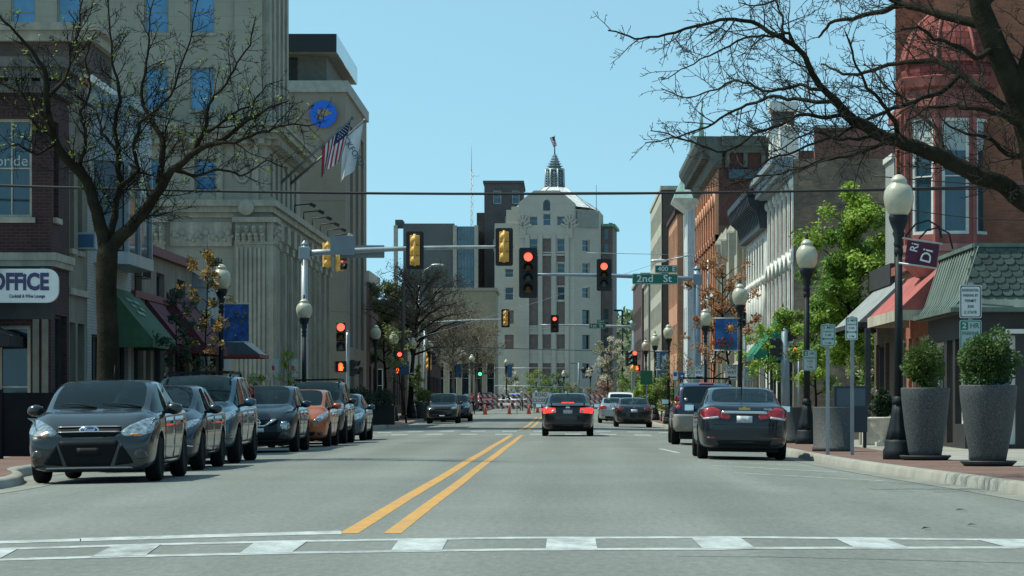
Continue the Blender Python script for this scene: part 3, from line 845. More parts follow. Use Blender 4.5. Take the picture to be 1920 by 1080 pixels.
def suv_S(L=4.55, W=1.82, H=1.68, hood=1.02, cowl=1.14, belt=1.07, zb=.27, hl=1.05, rake=.32):
 l = L/2; w = W/2; wt = w-.20; b0 = belt
 S = [
  (-l,      .45, w*.80, .60, .82, w*.77, .83, w*.74, .86, {}),
  (-l+.06,  zb+.06, w*.90, .66, b0-.10, w*.86, b0-.07, w*.80, b0-.05, {'crease': .35}),
  (-l+.12,  zb+.02, w*.95, .68, b0, w*.89, b0+.03, w*.80, b0+.05, {'top': 3, 'crease': .3}),
  (-l+.12+rake, zb,  w*.99, .68, b0+.02, w*.915, H-.16, wt+.01, H-.10, {'side': 2, 'crease': .35}),
  (-l+.34+rake, zb,  w, .68, b0+.02, w*.92, H-.075, wt, H-.025, {'side': 2}),
  (-l+1.05, zb,  w, .66, b0, w*.93, H-.06, wt, H-.005, {'side': 2}),
  (-l+1.16, zb,  w, .66, b0, w*.93, H-.06, wt, H, {'side': 2}),
  (-l+1.95, zb,  w, .66, b0-.01, w*.93, H-.055, wt, H, {'side': 0}),
  (-l+2.06, zb,  w, .66, b0-.01, w*.93, H-.055, wt, H, {'side': 2}),
  (-l+2.45, zb,  w, .66, b0-.02, w*.93, H-.08, wt, H-.02, {'side': 2, 'top': 1}),
  (-l+2.82, zb,  w, .66, b0-.03, w*.925, H-.27, wt+.05, H-.20, {'side': 2, 'top': 1}),
  (-l+3.22, zb,  w, .66, b0-.04, w*.915, cowl-.02, w*.80, cowl+.02, {'crease': .35}),
  (-l+3.40, zb,  w, .66, b0-.06, w*.91, cowl-.05, w*.82, cowl-.03, {'crease': .15}),
  (l-.62,   zb,  w*.985, .64, hood-.05, w*.88, hood-.02, w*.79, hood+.005, {}),
  (l-.22,   zb,  w*.94, .60, hood-.17, w*.84, hood-.13, w*.76, hood-.09, {'crease': .1}),
  (l-.07,   zb+.02, w*.84, .56, hood-.27, w*.76, hood-.25, w*.70, hood-.22, {'crease': .1}),
  (l,       .36, w*.70, .50, .66, w*.64, .68, w*.58, .70, {}),
 ]
 return S
def hatchify(S, H, l, w, belt, rake=.45):
 """a hatchback tail: the rear window falls straight to the tail"""
 wt = w-.22
 T = [
  (-l,      .38, w*.78, .54, .74, w*.75, .75, w*.72, .77, {}),
  (-l+.06,  .24, w*.89, .62, belt-.12, w*.85, belt-.09, w*.80, belt-.07, {'crease': .3}),
  (-l+.13,  .21, w*.95, .64, belt, w*.88, belt+.03, w*.79, belt+.05, {'top': 3, 'crease': .25}),
  (-l+.13+rake, .2, w*.99, .64, belt+.02, w*.91, H-.15, wt+.02, H-.09, {'side': 2, 'crease': .3}),
 ]
 return T
def side_bits(ya, yb, rw, L, belt, zs=.30, W=1.8, doors=2, strip=None):
 """door panels with handles, seen as shut lines"""
 out = []
 f0 = yb-rw-.16; m0 = (ya+yb)/2-.08; r0 = ya+rw*.4
 out.append(('door', [(m0+.012, zs), (f0-.02, zs), (f0+.05, .55), (f0+.08, belt-.10), (m0+.012, belt-.085)], 'e', None, {'both': 1, 'off': .004, 'g': .09, 'd': .5}))
 out.append(('handle', [(m0+.10, belt-.19), (m0+.30, belt-.18), (m0+.30, belt-.145), (m0+.10, belt-.15)], 'e', None, {'both': 1, 'off': .024, 'g': .05, 'on': 'door'}))
 if doors > 1:
  out.append(('rear_door', [(r0+.42, zs), (m0-.012, zs), (m0-.012, belt-.085), (r0-.02, belt-.075), (r0+.02, .78), (r0+.20, .62)], 'e', None, {'both': 1, 'off': .004, 'g': .09, 'd': .5}))
  out.append(('handle', [(r0+.06, belt-.18), (r0+.26, belt-.175), (r0+.26, belt-.14), (r0+.06, belt-.145)], 'e', None, {'both': 1, 'off': .024, 'g': .05, 'on': 'rear_door'}))
 return out
def oval(cx, cz, rx, rz_, n=14): return [(cx+rx*math.cos(2*PI*k/n), cz+rz_*math.sin(2*PI*k/n)) for k in range(n)]
def rect(x0, x1, z0, z1): return [(x0, z0), (x1, z0), (x1, z1), (x0, z1)]
MIR = {'mirror': 1}
def antenna(x, y, z, h=.25, lean=-.2):
 def f(root, bvh):
  b = MB(); b.tube([(x, y, z-.03), (x, y+lean*h, z+h)], [.012, .005], 6); part('antenna', b, M_black, root)
 return f
def roof_rack(x, y0, y1, z, bars=True, m=None):
 def f(root, bvh):
  b = MB()
  for sx in (-x, x): b.tube([(sx, y0, z-.02), (sx, y0+.1, z+.05), (sx, y1-.1, z+.05), (sx, y1, z-.02)], .022, 8)
  if bars:
   for yy in (y0+.35, y1-.4): b.box((0, yy, z+.07), (2*x+.05, .08, .035))
  part('roof_rack', b, m or M_black, root)
 return f
def bar_emblem(kind, y, z, s=.09, m=None, rear=False):
 """maker's mark on grille or boot lid"""
 def f(root, bvh):
  ax = Vector((0, -1 if not rear else 1, 0)); o = Vector((0, 6 if not rear else -6, z))
  h, n, *_ = bvh.ray_cast(o, ax)
  yy = h.y+(.012 if not rear else -.012) if h else y
  b = MB(); sg = 1 if not rear else -1
  if kind == 'oval':
   b.lathe([(0, -.01), (1, -.01), (1, .004), (.86, .012), (0, .012)], 24, axis='Y')
   b.v = [(p[0]*.062, p[1], p[2]*.145) for p in b.v]; b.v = [(p[2], p[1]*sg, p[0]) for p in b.v]
   b2 = MB(); b2.lathe([(0, .0), (.82, .0), (.82, .016), (0, .016)], 24, axis='Y'); b2.v = [(p[2]*.145, p[1]*sg, p[0]*.062) for p in b2.v]
   o1 = part('badge', b, M_chrome, root); o1.location = (0, yy, z)
   o2 = part('badge_field', b2, pm('badge_blue', (.02, .05, .16), .2, var=0, coat=1), o1)
   link('lettering', text_mesh('Ford', .075, M_chrome, .001, shear=.3, depth=.001), o2, (0, .0185*sg, 0), (PI/2, 0, PI if sg > 0 else 0))
  elif kind == 'ring':
   b.lathe([(s*.78, -.008), (s, -.008), (s, .010), (s*.78, .010), (s*.78, -.008)], 24, axis='Y'); b.bx(-s*1.15, s*1.15, -.006, .012, -.016, .016)
   o1 = part('badge', b, m or M_chrome, root); o1.location = (0, yy, z)
  elif kind == 'bow':
   p = [(-s*1.3, 0, -s*.25), (-s*.35, 0, -s*.25), (-s*.25, 0, -s*.5), (s*.45, 0, -s*.5), (s*.35, 0, -s*.25), (s*1.4, 0, -s*.25), (s*1.3, 0, s*.25), (s*.35, 0, s*.25), (s*.25, 0, s*.5), (-s*.45, 0, s*.5), (-s*.35, 0, s*.25), (-s*1.4, 0, s*.25)]
   b.prism(p, (0, -.006, 0), (0, .008, 0)); o1 = part('badge', b, pm('gold_badge', (.55, .38, .12), .25, .8, var=0), root); o1.location = (0, yy, z)
  else:
   b.bx(-s*.6, -s*.38, -.006, .01, -s*.5, s*.5); b.bx(s*.38, s*.6, -.006, .01, -s*.5, s*.5); b.bx(-s*.4, s*.4, -.006, .008, -s*.1, s*.1)
   o1 = part('badge', b, m or M_chrome, root); o1.location = (0, yy, z)
 return f
def wipers(y, z):
 def f(root, bvh):
  b = MB()
  for x0, x1 in ((-.62, -.05), (.02, .55)): b.tube([(x0, y, z), ((x0+x1)/2, y-.06, z+.055), (x1, y-.10, z+.07)], [.012, .010, .006], 5)
  part('wiper', b, M_black, root)
 return f
def axl(L, wb, fo): return (L/2-fo-wb, L/2-fo)
def base(S, L, H, W, wb, fo, rw, paint_, cab, mirror, pieces, **k):
 d = dict(S=S, axles=axl(L, wb, fo), rw=rw, track=W/2-.115, paint=paint_, cab=cab, mirror=mirror, pieces=pieces); d.update(k); return d
P_focus = paint('grey_brown_metallic', (.032, .038, .040), .55, .24)
P_navy = paint('midnight_blue_paint', (.004, .010, .022), .1)
P_teal = paint('steel_blue_metallic', (.032, .085, .12), .5, .3)
P_slate = paint('slate_blue_metallic', (.012, .024, .035), .45, .32)
P_orange = paint('burnt_orange_paint', (.42, .105, .03), .35, .3)
P_black = paint('black_car_paint', (.010, .011, .013), .1)
P_bluegrey = paint('blue_grey_paint', (.03, .06, .085), .45)
P_cruze = paint('dark_blue_black_paint', (.005, .010, .017), .1)
P_explorer = paint('deep_blue_paint', (.008, .02, .055), .2)
P_silver = paint('silver_paint', (.42, .44, .45), .7, .3)
P_white = paint('white_car_paint', (.72, .73, .73), 0, .35)
P_red = paint('dark_red_paint', (.22, .025, .03), .2)
M_beige = pm('beige_cladding', (.27, .255, .22), .6, var=.2)
M_mesh = pm('grille_mesh', (.006, .007, .008), .6, var=.3, scale=30, spec=.15)
M_satin = pm('satin_trim', (.35, .36, .37), .35, .8, var=.1)
def front_common(hl, grille, intake, fog=None, hlm=None, extra=()):
 p = [('headlamp', hl, 'f', hlm or M_head, {'mirror': 1, 'd': .8, 'g': .04})]
 p.append(('grille', grille, 'f', M_mesh, {'g': .05}))
 p.append(('air_intake', intake, 'f', M_mesh, {'g': .06}))
 if fog: p.append(('fog_lamp', fog, 'f', M_headd, {'mirror': 1, 'g': .03}))
 return p+list(extra)
PLATE_F = ('number_plate', rect(-.15, .15, .40, .47), 'f', M_plate, {'off': .03, 'g': .1, 'd': .15})
# ---- the nearest car on the left
def focus():
 L, W, H = 4.36, 1.82, 1.47
 S = sedan_S(L, W, H, deck=1.08, hood=.97, cowl=1.02, belt=1.0, zb=.18)
 S = S[:];
 bl = [(-1*x, z) for x, z in [(.0, 0)]]
 pcs = front_common([(.43,.71),(.50,.655),(.71,.645),(.85,.70),(.90,.82),(.885,.925),(.74,.89),(.55,.80)], [(-.46,.735),(-.36,.655),(.36,.655),(.46,.735),(.42,.79),(-.42,.79)],
  [(-.42,.56),(-.30,.245),(.30,.245),(.42,.56),(.40,.60),(-.40,.60)], oval(.72,.40,.085,.07), extra=[
  ('grille_bar', [(-.44,.77),(0,.775),(.44,.77),(.44,.785),(0,.79),(-.44,.785)], 'f', M_satin, {'off': .02}),
  ('grille_bar', [(-.43,.70),(0,.705),(.43,.70),(.43,.715),(0,.72),(-.43,.715)], 'f', M_satin, {'off': .02}),
  ('side_intake', [(.45,.56),(.36,.25),(.62,.28),(.60,.34)], 'f', M_mesh, {'mirror': 1, 'g': .05}),
  ('bumper_lip', [(-.62,.215),(.62,.215),(.58,.235),(-.58,.235)], 'f', M_satin, {'off': .012}),
  ('indicator', [(.56,.665),(.70,.658),(.73,.675),(.60,.69)], 'f', M_amber, {'mirror': 1, 'off': .012, 'd': .8}),
  ('front_plate_bracket', rect(-.16, .16, .40, .50), 'f', M_black, {'off': .02, 'd': .12}),
  ('tail_lamp', [(.50,.82),(.84,.80),(.84,1.0),(.55,.98)], 'r', M_tail, MIR)])+side_bits(*axl(L,2.65,.89), .33, L, 1.0)
 return base(S, L, H, W, 2.65, .89, .325, P_focus, (-.95, .75, 1.0), (.88, .62, 1.03), pcs, spokes=10, extra=[bar_emblem('oval', 2.1, .745), wipers(1.26, 1.055), antenna(0, -.3, 1.47, .22, -.5)], mirrormat=P_focus)
def sedan2():
 L, W, H = 4.6, 1.80, 1.45
 S = sedan_S(L, W, H, deck=1.05, hood=.95, cowl=1.03, belt=.98)
 pcs = front_common([(.42,.64),(.62,.64),(.84,.76),(.86,.86),(.72,.83),(.52,.72)], [(-.42,.72),(-.30,.38),(.30,.38),(.42,.72)], [(-.5,.32),(-.45,.22),(.45,.22),(.5,.32)], [(.58,.42),(.80,.46),(.78,.52),(.60,.48)],
  extra=[('chrome_trim', [(.55,.44),(.80,.40),(.80,.42),(.56,.465)], 'f', M_chrome, {'mirror': 1, 'off': .012}), PLATE_F])+side_bits(*axl(L,2.7,.88), .33, L, .98)
 return base(S, L, H, W, 2.7, .88, .325, P_navy, (-.95, .75, .98), (.87, .62, 1.02), pcs, spokes=5, extra=[wipers(1.26, 1.05)])
def crv():
 L, W, H = 4.57, 1.82, 1.68
 S = suv_S(L, W, H, hood=1.06, cowl=1.14)
 pcs = front_common([(.46,.78),(.66,.76),(.86,.86),(.89,.99),(.80,.985),(.62,.90)], [(-.44,.90),(-.40,.74),(.40,.74),(.44,.90)], [(-.55,.50),(-.5,.32),(.5,.32),(.55,.50)], rect(.60,.84,.46,.55),
  extra=[('grille_bar', [(-.44,.80),(.44,.80),(.44,.845),(-.44,.845)], 'f', M_chrome, {'off': .02}),
    ('skid_plate', [(-.66,.30),(.66,.30),(.62,.36),(-.62,.36)], 'f', M_satin, {'off': .012}), PLATE_F,
    ('tail_lamp', [(.66,.95),(.84,.95),(.80,1.45),(.72,1.45)], 'r', M_tail, {'mirror': 1, 'd': .8})])+side_bits(*axl(L,2.62,.93), .35, L, 1.05, zs=.40)
 return base(S, L, H, W, 2.62, .93, .345, P_teal, (-1.4, .65, 1.06), (.89, .55, 1.14), pcs, spokes=5, wd=.23, extra=[roof_rack(.62, -1.5, .35, 1.66), bar_emblem('H', 0, .82), wipers(1.15, 1.16)])
def juke():
 L, W, H = 4.12, 1.77, 1.57
 S = suv_S(L, W, H, hood=1.05, cowl=1.10, belt=1.05, zb=.24, rake=.45)
 pcs = [('headlamp', oval(.64,.62,.115,.105), 'f', M_head, {'mirror': 1, 'd': .6, 'g': .04}),
   ('running_lamp', [(.62,.90),(.80,.93),(.86,1.03),(.82,1.05),(.66,.97)], 'f', M_headd, {'mirror': 1, 'd': .8, 'g': .04}),
   ('grille', [(-.50,.76),(-.46,.66),(-.30,.62),(.30,.62),(.46,.66),(.50,.76)], 'f', M_mesh, {}),
   ('chrome_trim', [(.46,.765),(.20,.60),(.0,.595),(.0,.635),(.17,.635),(.36,.77)], 'f', M_chrome, {'mirror': 1, 'off': .02}),
   ('air_intake', [(-.55,.48),(-.45,.30),(.45,.30),(.55,.48)], 'f', M_mesh, {}),
   ('fog_lamp', oval(.66,.42,.07,.06), 'f', M_headd, MIR),
   ('lower_bumper', [(-.78,.30),(-.5,.25),(.5,.25),(.78,.30),(.6,.31),(-.6,.31)], 'f', M_black, {'off': .012}),
   ('front_plate_bracket', rect(-.16,.16,.48,.57), 'f', M_plate, {'off': .02, 'd': .15})]+side_bits(*axl(L,2.53,.86), .35, L, 1.04, zs=.38)
 return base(S, L, H, W, 2.53, .86, .34, P_slate, (-1.15, .5, 1.05), (.86, .40, 1.11), pcs, spokes=6, extra=[bar_emblem('ring', 0, .70, .085), wipers(.92, 1.13), antenna(0, -1.0, 1.55, .2, -.6)])
def fit():
 L, W, H = 4.0, 1.68, 1.52
 S = suv_S(L, W, H, hood=.98, cowl=1.06, belt=.98, zb=.2, rake=.4)
 pcs = front_common([(.42,.66),(.60,.65),(.78,.76),(.82,.90),(.74,.91),(.56,.80)], [(-.34,.76),(-.30,.66),(.30,.66),(.34,.76)], [(-.5,.40),(-.42,.24),(.42,.24),(.5,.40)], oval(.62,.36,.07,.05), extra=[PLATE_F])+side_bits(*axl(L,2.5,.78), .31, L, .98)
 return base(S, L, H, W, 2.5, .78, .305, P_orange, (-1.2, .45, .99), (.82, .42, 1.06), pcs, spokes=6, extra=[bar_emblem('H', 0, .71, .06), wipers(.88, 1.09)])
def darksuv():
 L, W, H = 4.7, 1.86, 1.78
 S = suv_S(L, W, H, hood=1.10, cowl=1.20, belt=1.12, zb=.3)
 pcs = front_common([(.52,.78),(.82,.80),(.86,.98),(.58,.95)], [(-.46,.98),(-.44,.74),(.44,.74),(.46,.98)], [(-.55,.52),(-.5,.36),(.5,.36),(.55,.52)], oval(.68,.48,.08,.07), extra=[PLATE_F, ('tail_lamp', [(.66,.90),(.88,.90),(.84,1.2),(.68,1.2)], 'r', M_tail, MIR)])+side_bits(*axl(L,2.75,.92), .37, L, 1.12, zs=.42)
 return base(S, L, H, W, 2.75, .92, .365, P_black, (-1.4, .6, 1.13), (.92, .55, 1.2), pcs, spokes=5, wd=.24, extra=[roof_rack(.64, -1.6, .3, 1.76), wipers(1.15, 1.22)])
def lastsedan():
 L, W, H = 4.55, 1.79, 1.45
 S = sedan_S(L, W, H, deck=1.04, hood=.94, cowl=1.02, belt=.97)
 pcs = front_common([(.40,.66),(.58,.62),(.78,.66),(.85,.78),(.80,.87),(.60,.80)], [(-.32,.74),(-.26,.60),(.26,.60),(.32,.74)], [(-.5,.40),(-.42,.22),(.42,.22),(.5,.40)], oval(.64,.36,.08,.05), extra=[PLATE_F])+side_bits(*axl(L,2.7,.9), .32, L, .97)
 return base(S, L, H, W, 2.7, .9, .32, P_bluegrey, (-.95, .75, .98), (.87, .6, 1.02), pcs, spokes=7, extra=[wipers(1.26, 1.05)])
def rear_sedan(L, W, H, deck, paint_, lamp, lampm, strip=None, plate=(.74,.87), glass=None, seat=None, lab=None, zb=.24, extra=(), brake=False, belt=1.0):
 S = sedan_S(L, W, H, deck=deck, hood=.95, cowl=1.03, belt=belt, zb=.2)
 pcs = [('tail_lamp', lamp, 'r', lampm, {'mirror': 1, 'd': .9, 'g': .04}),
   ('number_plate', rect(-.155, .155, *plate), 'r', M_plate, {'off': .012, 'd': .3, 'g': .1}),
   ('boot_shut_line', [(-.62,.70),(.62,.70),(.62,.708),(-.62,.708)], 'r', M_well, {'off': .003}),
   ('bumper_inset', [(-.55,.40),(-.50,.29),(.50,.29),(.55,.40)], 'r', M_black, {'off': .004}),
   ('reflector', rect(.56,.74,.42,.455), 'r', M_taild, {'mirror': 1, 'off': .008})]+list(extra)+side_bits(*axl(L, 2.69, .9), .33, L, belt)
 return base(S, L, H, W, 2.69, .9, .325, paint_, (-.95, .75, belt), (.88, .62, 1.03), pcs, spokes=5, rglass=glass or M_cglass, seat=seat or M_seat)
def cruze():
 d = rear_sedan(4.6, 1.80, 1.475, 1.10, P_cruze, [(.46,.98),(.50,.83),(.80,.80),(.86,.88),(.86,1.01),(.62,1.05)], M_tail, plate=(.75,.88), seat=M_seatl, belt=1.0, extra=[
  ('boot_lamp', [(.27,.88),(.31,.80),(.485,.83),(.455,.97),(.36,.98)], 'r', M_tail, {'mirror': 1, 'd': .9, 'g': .04}),
  ('chrome_trim', [(-.46,.925),(.46,.925),(.44,.975),(-.44,.975)], 'r', M_chrome, {'off': .016, 'd': .5}),
  ('clear_lens', [(.50,.83),(.80,.80),(.82,.835),(.52,.87)], 'r', M_clear, {'mirror': 1, 'off': .012, 'd': .9})])
 def lt(root, bvh):
  lettering('CRUZE', .05, M_chrome, root, (.46, -2.235, 1.02), rot=(PI/2,0,0), depth=.004)
 d['extra'] = [bar_emblem('bow', 0, 1.025, .085, rear=True), antenna(0, -.95, 1.455, .20, -.45), lt]
 return d
def corolla():
 d = rear_sedan(4.54, 1.76, 1.47, 1.07, P_black, [(.40,.80),(.82,.76),(.85,.92),(.78,.97),(.42,.95)], M_brake, plate=(.76,.89), belt=.98, extra=[
  ('reverse_lamp', oval(.48,.84,.065,.06), 'r', M_clear, {'mirror': 1, 'off': .014, 'd': .9})])
 def spoiler(root, bvh):
  b = MB(); b.prism([(-.62,-2.26,1.12),(-.60,-2.10,1.13),(.60,-2.10,1.13),(.62,-2.26,1.12)], (0,0,0), (0,0,.028)); b.box((-.55,-2.15,1.08),(.05,.1,.12)); b.box((.55,-2.15,1.08),(.05,.1,.12))
  sp = part('spoiler', b, P_black, root, bevel=.008)
  c = MB(); c.box((0,-2.268,1.135),(.42,.012,.03)); part('brake_lamp', c, M_brake, sp)
 d['extra'] = [spoiler, bar_emblem('ring', 0, .97, .06, rear=True), antenna(0, -.9, 1.45, .14, -.6)]
 return d
def accord():
 d = rear_sedan(4.9, 1.85, 1.46, 1.06, P_black, [(.46,.84),(.86,.80),(.89,.92),(.84,1.0),(.50,.97)], M_taild, plate=(.74,.87), belt=.98)
 d['extra'] = [bar_emblem('H', 0, .96, .07, rear=True), antenna(0, -.9, 1.44, .1, -.6)]
 return d
def silversedan():
 return rear_sedan(4.7, 1.80, 1.46, 1.07, P_silver, [(.44,.82),(.82,.78),(.86,.94),(.78,1.0),(.50,.98)], M_tail, plate=(.74,.87), belt=.98)
def explorer():
 L, W, H = 4.81, 1.83, 1.73
 S = suv_S(L, W, H, hood=1.08, cowl=1.18, belt=1.10, zb=.34, rake=.22)
 pcs = [('tail_lamp', [(.70,.98),(.87,.98),(.86,1.34),(.74,1.34)], 'r', M_tail, {'mirror': 1, 'd': .9, 'g': .04}),
   ('amber_lamp', [(.72,1.10),(.865,1.10),(.86,1.19),(.73,1.19)], 'r', M_amber, {'mirror': 1, 'd': .9, 'off': .014}),
   ('bumper', [(-.86,.50),(-.82,.40),(.82,.40),(.86,.50),(.87,.84),(-.87,.84)], 'r', M_beige, {'off': .03, 'd': .5}),
   ('number_plate', rect(-.155,.155,.92,1.05), 'r', M_plate, {'off': .012, 'd': .3}),
   ('brake_lamp', rect(-.20,.20,1.66,1.70), 'r', M_tail, {'off': .02}),
   ('cladding', [(-2.2,.42),(2.2,.40),(2.2,.70),(-2.2,.74)], 'e', pm('dull_cladding', (.15,.145,.13), .6, var=.2), {'both': 1, 'off': .008, 'g': .08, 'd': .18}),
   ('sticker', oval(-.56,1.24,.05,.05,10), 'r', M_satin, {'off': .014})]+side_bits(*axl(L,2.83,.9), .37, L, 1.10, zs=.76)
 d = base(S, L, H, W, 2.83, .9, .37, P_explorer, (-1.5, .6, 1.12), (.93, .6, 1.18), pcs, spokes=5, wd=.25, glass=M_cglassd, extra=[roof_rack(.64, -1.7, .2, 1.78), ], mirrormat=M_black)
 return d
def whitesuv():
 L, W, H = 4.8, 1.88, 1.78
 S = suv_S(L, W, H, hood=1.08, cowl=1.18, belt=1.12, zb=.3)
 pcs = [('tail_lamp', [(.68,.95),(.88,.95),(.84,1.15),(.70,1.15)], 'r', M_tail, {'mirror': 1, 'd': .9}), ('number_plate', rect(-.155,.155,.85,.98), 'r', M_plate, {}), ('bumper', [(-.8,.36),(.8,.36),(.84,.55),(-.84,.55)], 'r', M_black, {})]+side_bits(*axl(L,2.8,.9), .36, L, 1.12, zs=.45)
 return base(S, L, H, W, 2.8, .9, .36, P_white, (-1.5, .6, 1.13), (.93, .6, 1.18), pcs, glass=M_cglassd, mirrormat=P_white)
def fardark(paint_, H=1.72):
 L, W = 4.5, 1.84
 S = suv_S(L, W, H, hood=1.08, cowl=1.16, belt=1.08, zb=.28)
 pcs = front_common([(.50,.80),(.80,.80),(.86,.95),(.60,.93)], [(-.44,.92),(-.42,.76),(.42,.76),(.44,.92)], [(-.55,.52),(-.5,.34),(.5,.34),(.55,.52)], None, extra=[PLATE_F])+side_bits(*axl(L,2.65,.9), .35, L, 1.08, zs=.4)
 return base(S, L, H, W, 2.65, .9, .35, paint_, (-1.4, .6, 1.08), (.91, .55, 1.16), pcs)
def police():
 L, W, H = 5.1, 1.92, 1.48
 S = sedan_S(L, W, H, deck=1.05, hood=.98, cowl=1.04, belt=.98)
 pcs = front_common([(.56,.68),(.86,.70),(.88,.82),(.60,.82)], [(-.44,.80),(-.40,.62),(.40,.62),(.44,.80)], [(-.5,.42),(-.42,.26),(.42,.26),(.5,.42)], None, extra=[PLATE_F])+side_bits(*axl(L,2.9,.95), .34, L, .98)
 def bar(root, bvh):
  b = MB(); b.bx(-.55,.55,-.15,.12,1.47,1.50); o = part('light_bar', b, M_black, root)
  for x0, x1, c in ((-.55,-.02,'blue_lit_lens'),(.02,.55,'blue_lit_lens')):
   k = MB(); k.bx(x0,x1,-.14,.11,1.502,1.60); part('lamp_lens', k, pm(c,(.02,.12,.6),.2,var=0,emis=(.15,.45,1),estr=1.5), o, bevel=.02)
 return base(S, L, H, W, 2.9, .95, .34, P_white, (-.95, .75, .99), (.92, .6, 1.03), pcs, extra=[bar])
GL = 'cars parked along the left kerb'
RO = .016
def put(f, name, label, cat, X, Yfront, face, yaw=0, group=None, roll=None):
 D = f() if callable(f) else f
 l = -D['S'][0][0]
 y = Yfront+l if face < 0 else Yfront+l   # Y of the nearest bumper
 z = gz(X, y)+.0
 rl = (RO if X < -1.6 else -RO) if abs(X+1.6) > 3 else 0
 if roll is not None: rl = roll
 return make_car(name, label, cat, D, (X, y, z), (PI if face < 0 else 0)+yaw, group, roll=-rl if face > 0 else rl)
put(focus, 'parked_car', 'grey brown sedan nearest on the left, oval badge on its grille', 'car', -6.60, 39.0, -1, R(.5), GL)
put(sedan2, 'parked_car', 'dark navy sedan parked just behind the nearest grey car', 'car', -6.86, 45.9, -1, 0, GL)
put(crv, 'parked_suv', 'steel blue SUV with roof rack on the left kerb', 'car', -6.93, 51.6, -1, 0, GL)
put(juke, 'parked_car', 'slate blue crossover with round headlamps and silver V grille', 'car', -6.98, 64.2, -1, 0, GL)
put(fit, 'parked_car', 'orange hatchback parked on the left', 'car', -6.88, 72.6, -1, 0, GL)
put(darksuv, 'parked_suv', 'tall black SUV behind the orange hatchback', 'car', -6.97, 77.8, -1, 0, GL)
put(lastsedan, 'parked_car', 'blue grey sedan last in the left row before the crossing', 'car', -6.85, 84.6, -1, 0, GL)
put(cruze, 'parked_car', 'dark sedan with gold badge and chrome strip on its boot, parked at right', 'car', 3.64, 55.8, 1, R(-.6))
put(explorer, 'parked_suv', 'deep blue SUV with beige bumper and cladding at right', 'car', 3.95, 76.5, 1, R(-.6))
put(corolla, 'stopped_car', 'black sedan with lit red brake lamps stopped in the lane', 'car', .19, 94.2, 1)
put(accord, 'black_sedan', 'black sedan with unlit tail lamps beyond the crossing at right', 'car', 3.48, 136, 1)
put(silversedan, 'silver_sedan', 'silver sedan half hidden by a black one beyond the crossing', 'car', 2.95, 158, 1)
put(whitesuv, 'white_suv', 'white SUV ahead of the silver sedan beyond the crossing', 'car', 3.55, 170, 1)
put(fardark(P_black), 'dark_suv', 'black SUV facing us at the left kerb beyond the crossing', 'car', -6.75, 158, -1)
put(fardark(P_slate, 1.62), 'grey_suv', 'slate blue SUV half hidden behind the black one at far left kerb', 'car', -6.35, 167, -1)
put(police, 'police_car', 'white police car with lit blue roof lights behind the barricades', 'police car', -4.9, 287, -1, R(24), roll=0)
put(fardark(P_red, 1.8), 'red_suv', 'dark red car behind the left barricade', 'car', -8.3, 300, -1, 0, roll=0)
# ---------------------------------------------------------------- buildings
def X_(px, Y): return (px-VX)*Y/F
def Z_(py, Y): return CH+(HY-py)*Y/F
UX, UYp, UYm = Vector((1,0,0)), Vector((0,1,0)), Vector((0,-1,0))
G_blue = glassmat('sky_blue_window', (.07, .20, .36), .04, .35, spec=1.0, refl=(.6,.85,1))
G_dark = glassmat('dark_window', (.012, .018, .022), .05, .5, spec=.6)
G_teal = glassmat('teal_window', (.02, .055, .075), .05, .4, spec=.7)
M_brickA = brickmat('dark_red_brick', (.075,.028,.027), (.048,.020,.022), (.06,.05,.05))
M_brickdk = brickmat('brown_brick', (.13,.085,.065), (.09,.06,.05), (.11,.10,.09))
M_brickold = brickmat('weathered_brick', (.34,.225,.14), (.23,.15,.098), (.28,.24,.19), bw=.24, rh=.085, var=.5, vscale=.35, stain=(.085,.075,.07), stainamt=.8)
M_brickred = brickmat('orange_red_brick', (.42,.14,.075), (.31,.095,.055), (.26,.14,.10), var=.35, vscale=.9)
M_brickor = brickmat('orange_brick', (.60,.265,.15), (.52,.22,.125), (.48,.29,.20), var=.2)
M_brickparapet = brickmat('red_parapet_brick', (.24,.085,.065), (.18,.065,.05), (.18,.13,.11), var=.3)
M_whitebrick = brickmat('white_painted_brick', (.36,.37,.36), (.32,.33,.32), (.24,.25,.24), var=.2)
M_stone = brickmat('limestone_blocks', (.345,.32,.255), (.33,.305,.243), (.26,.245,.20), bw=1.3, rh=.62, ms=.012, var=.22, vscale=.3, bump=.2, streak=.25)
M_stonetrim = pm('limestone_trim', (.39, .365, .295), .85, var=.25, scale=1.2, bump=.2, streak=.3)
M_panel = brickmat('concrete_panels', (.275,.25,.20), (.262,.238,.192), (.19,.175,.15), bw=3.2, rh=3.3, ms=.025, var=.2, vscale=.2, offset=0, bump=.2)
M_stucco = pm('beige_stucco', (.22, .20, .155), .9, var=.25, scale=.8, bump=.3, bscale=14, streak=.3)
M_cream = pm('cream_paint', (.50, .46, .36), .7, var=.2, scale=1.5, streak=.3)
M_whitetrim = pm('white_trim', (.76, .75, .69), .6, var=.2, scale=2, streak=.25)
M_bluegrey = pm('blue_grey_trim', (.25, .30, .33), .6, var=.25, streak=.3)
M_darktrim = pm('dark_trim', (.035, .035, .037), .6, var=.3)
M_maroon = pm('maroon_panel', (.15, .03, .035), .6, var=.25, streak=.2)
M_redpaint = pm('red_paint', (.34, .10, .08), .65, var=.25, scale=2, streak=.3)
M_redroof = brickmat('red_fish_scale_roof', (.29,.07,.06), (.22,.055,.047), (.11,.03,.03), bw=.22, rh=.17, ms=.012, var=.25)
M_greenroof = pm('green_metal_roof', (.12, .165, .142), .6, var=.25, scale=1.2, streak=.3)
M_greensh = pm('green_shingle', (.042, .068, .062), .75, var=.4, scale=3)
M_greenaw = pm('green_awning_canvas', (.045, .12, .06), .8, var=.2, streak=.2)
M_redaw = pm('red_awning_canvas', (.24, .05, .05), .8, var=.2, streak=.2)
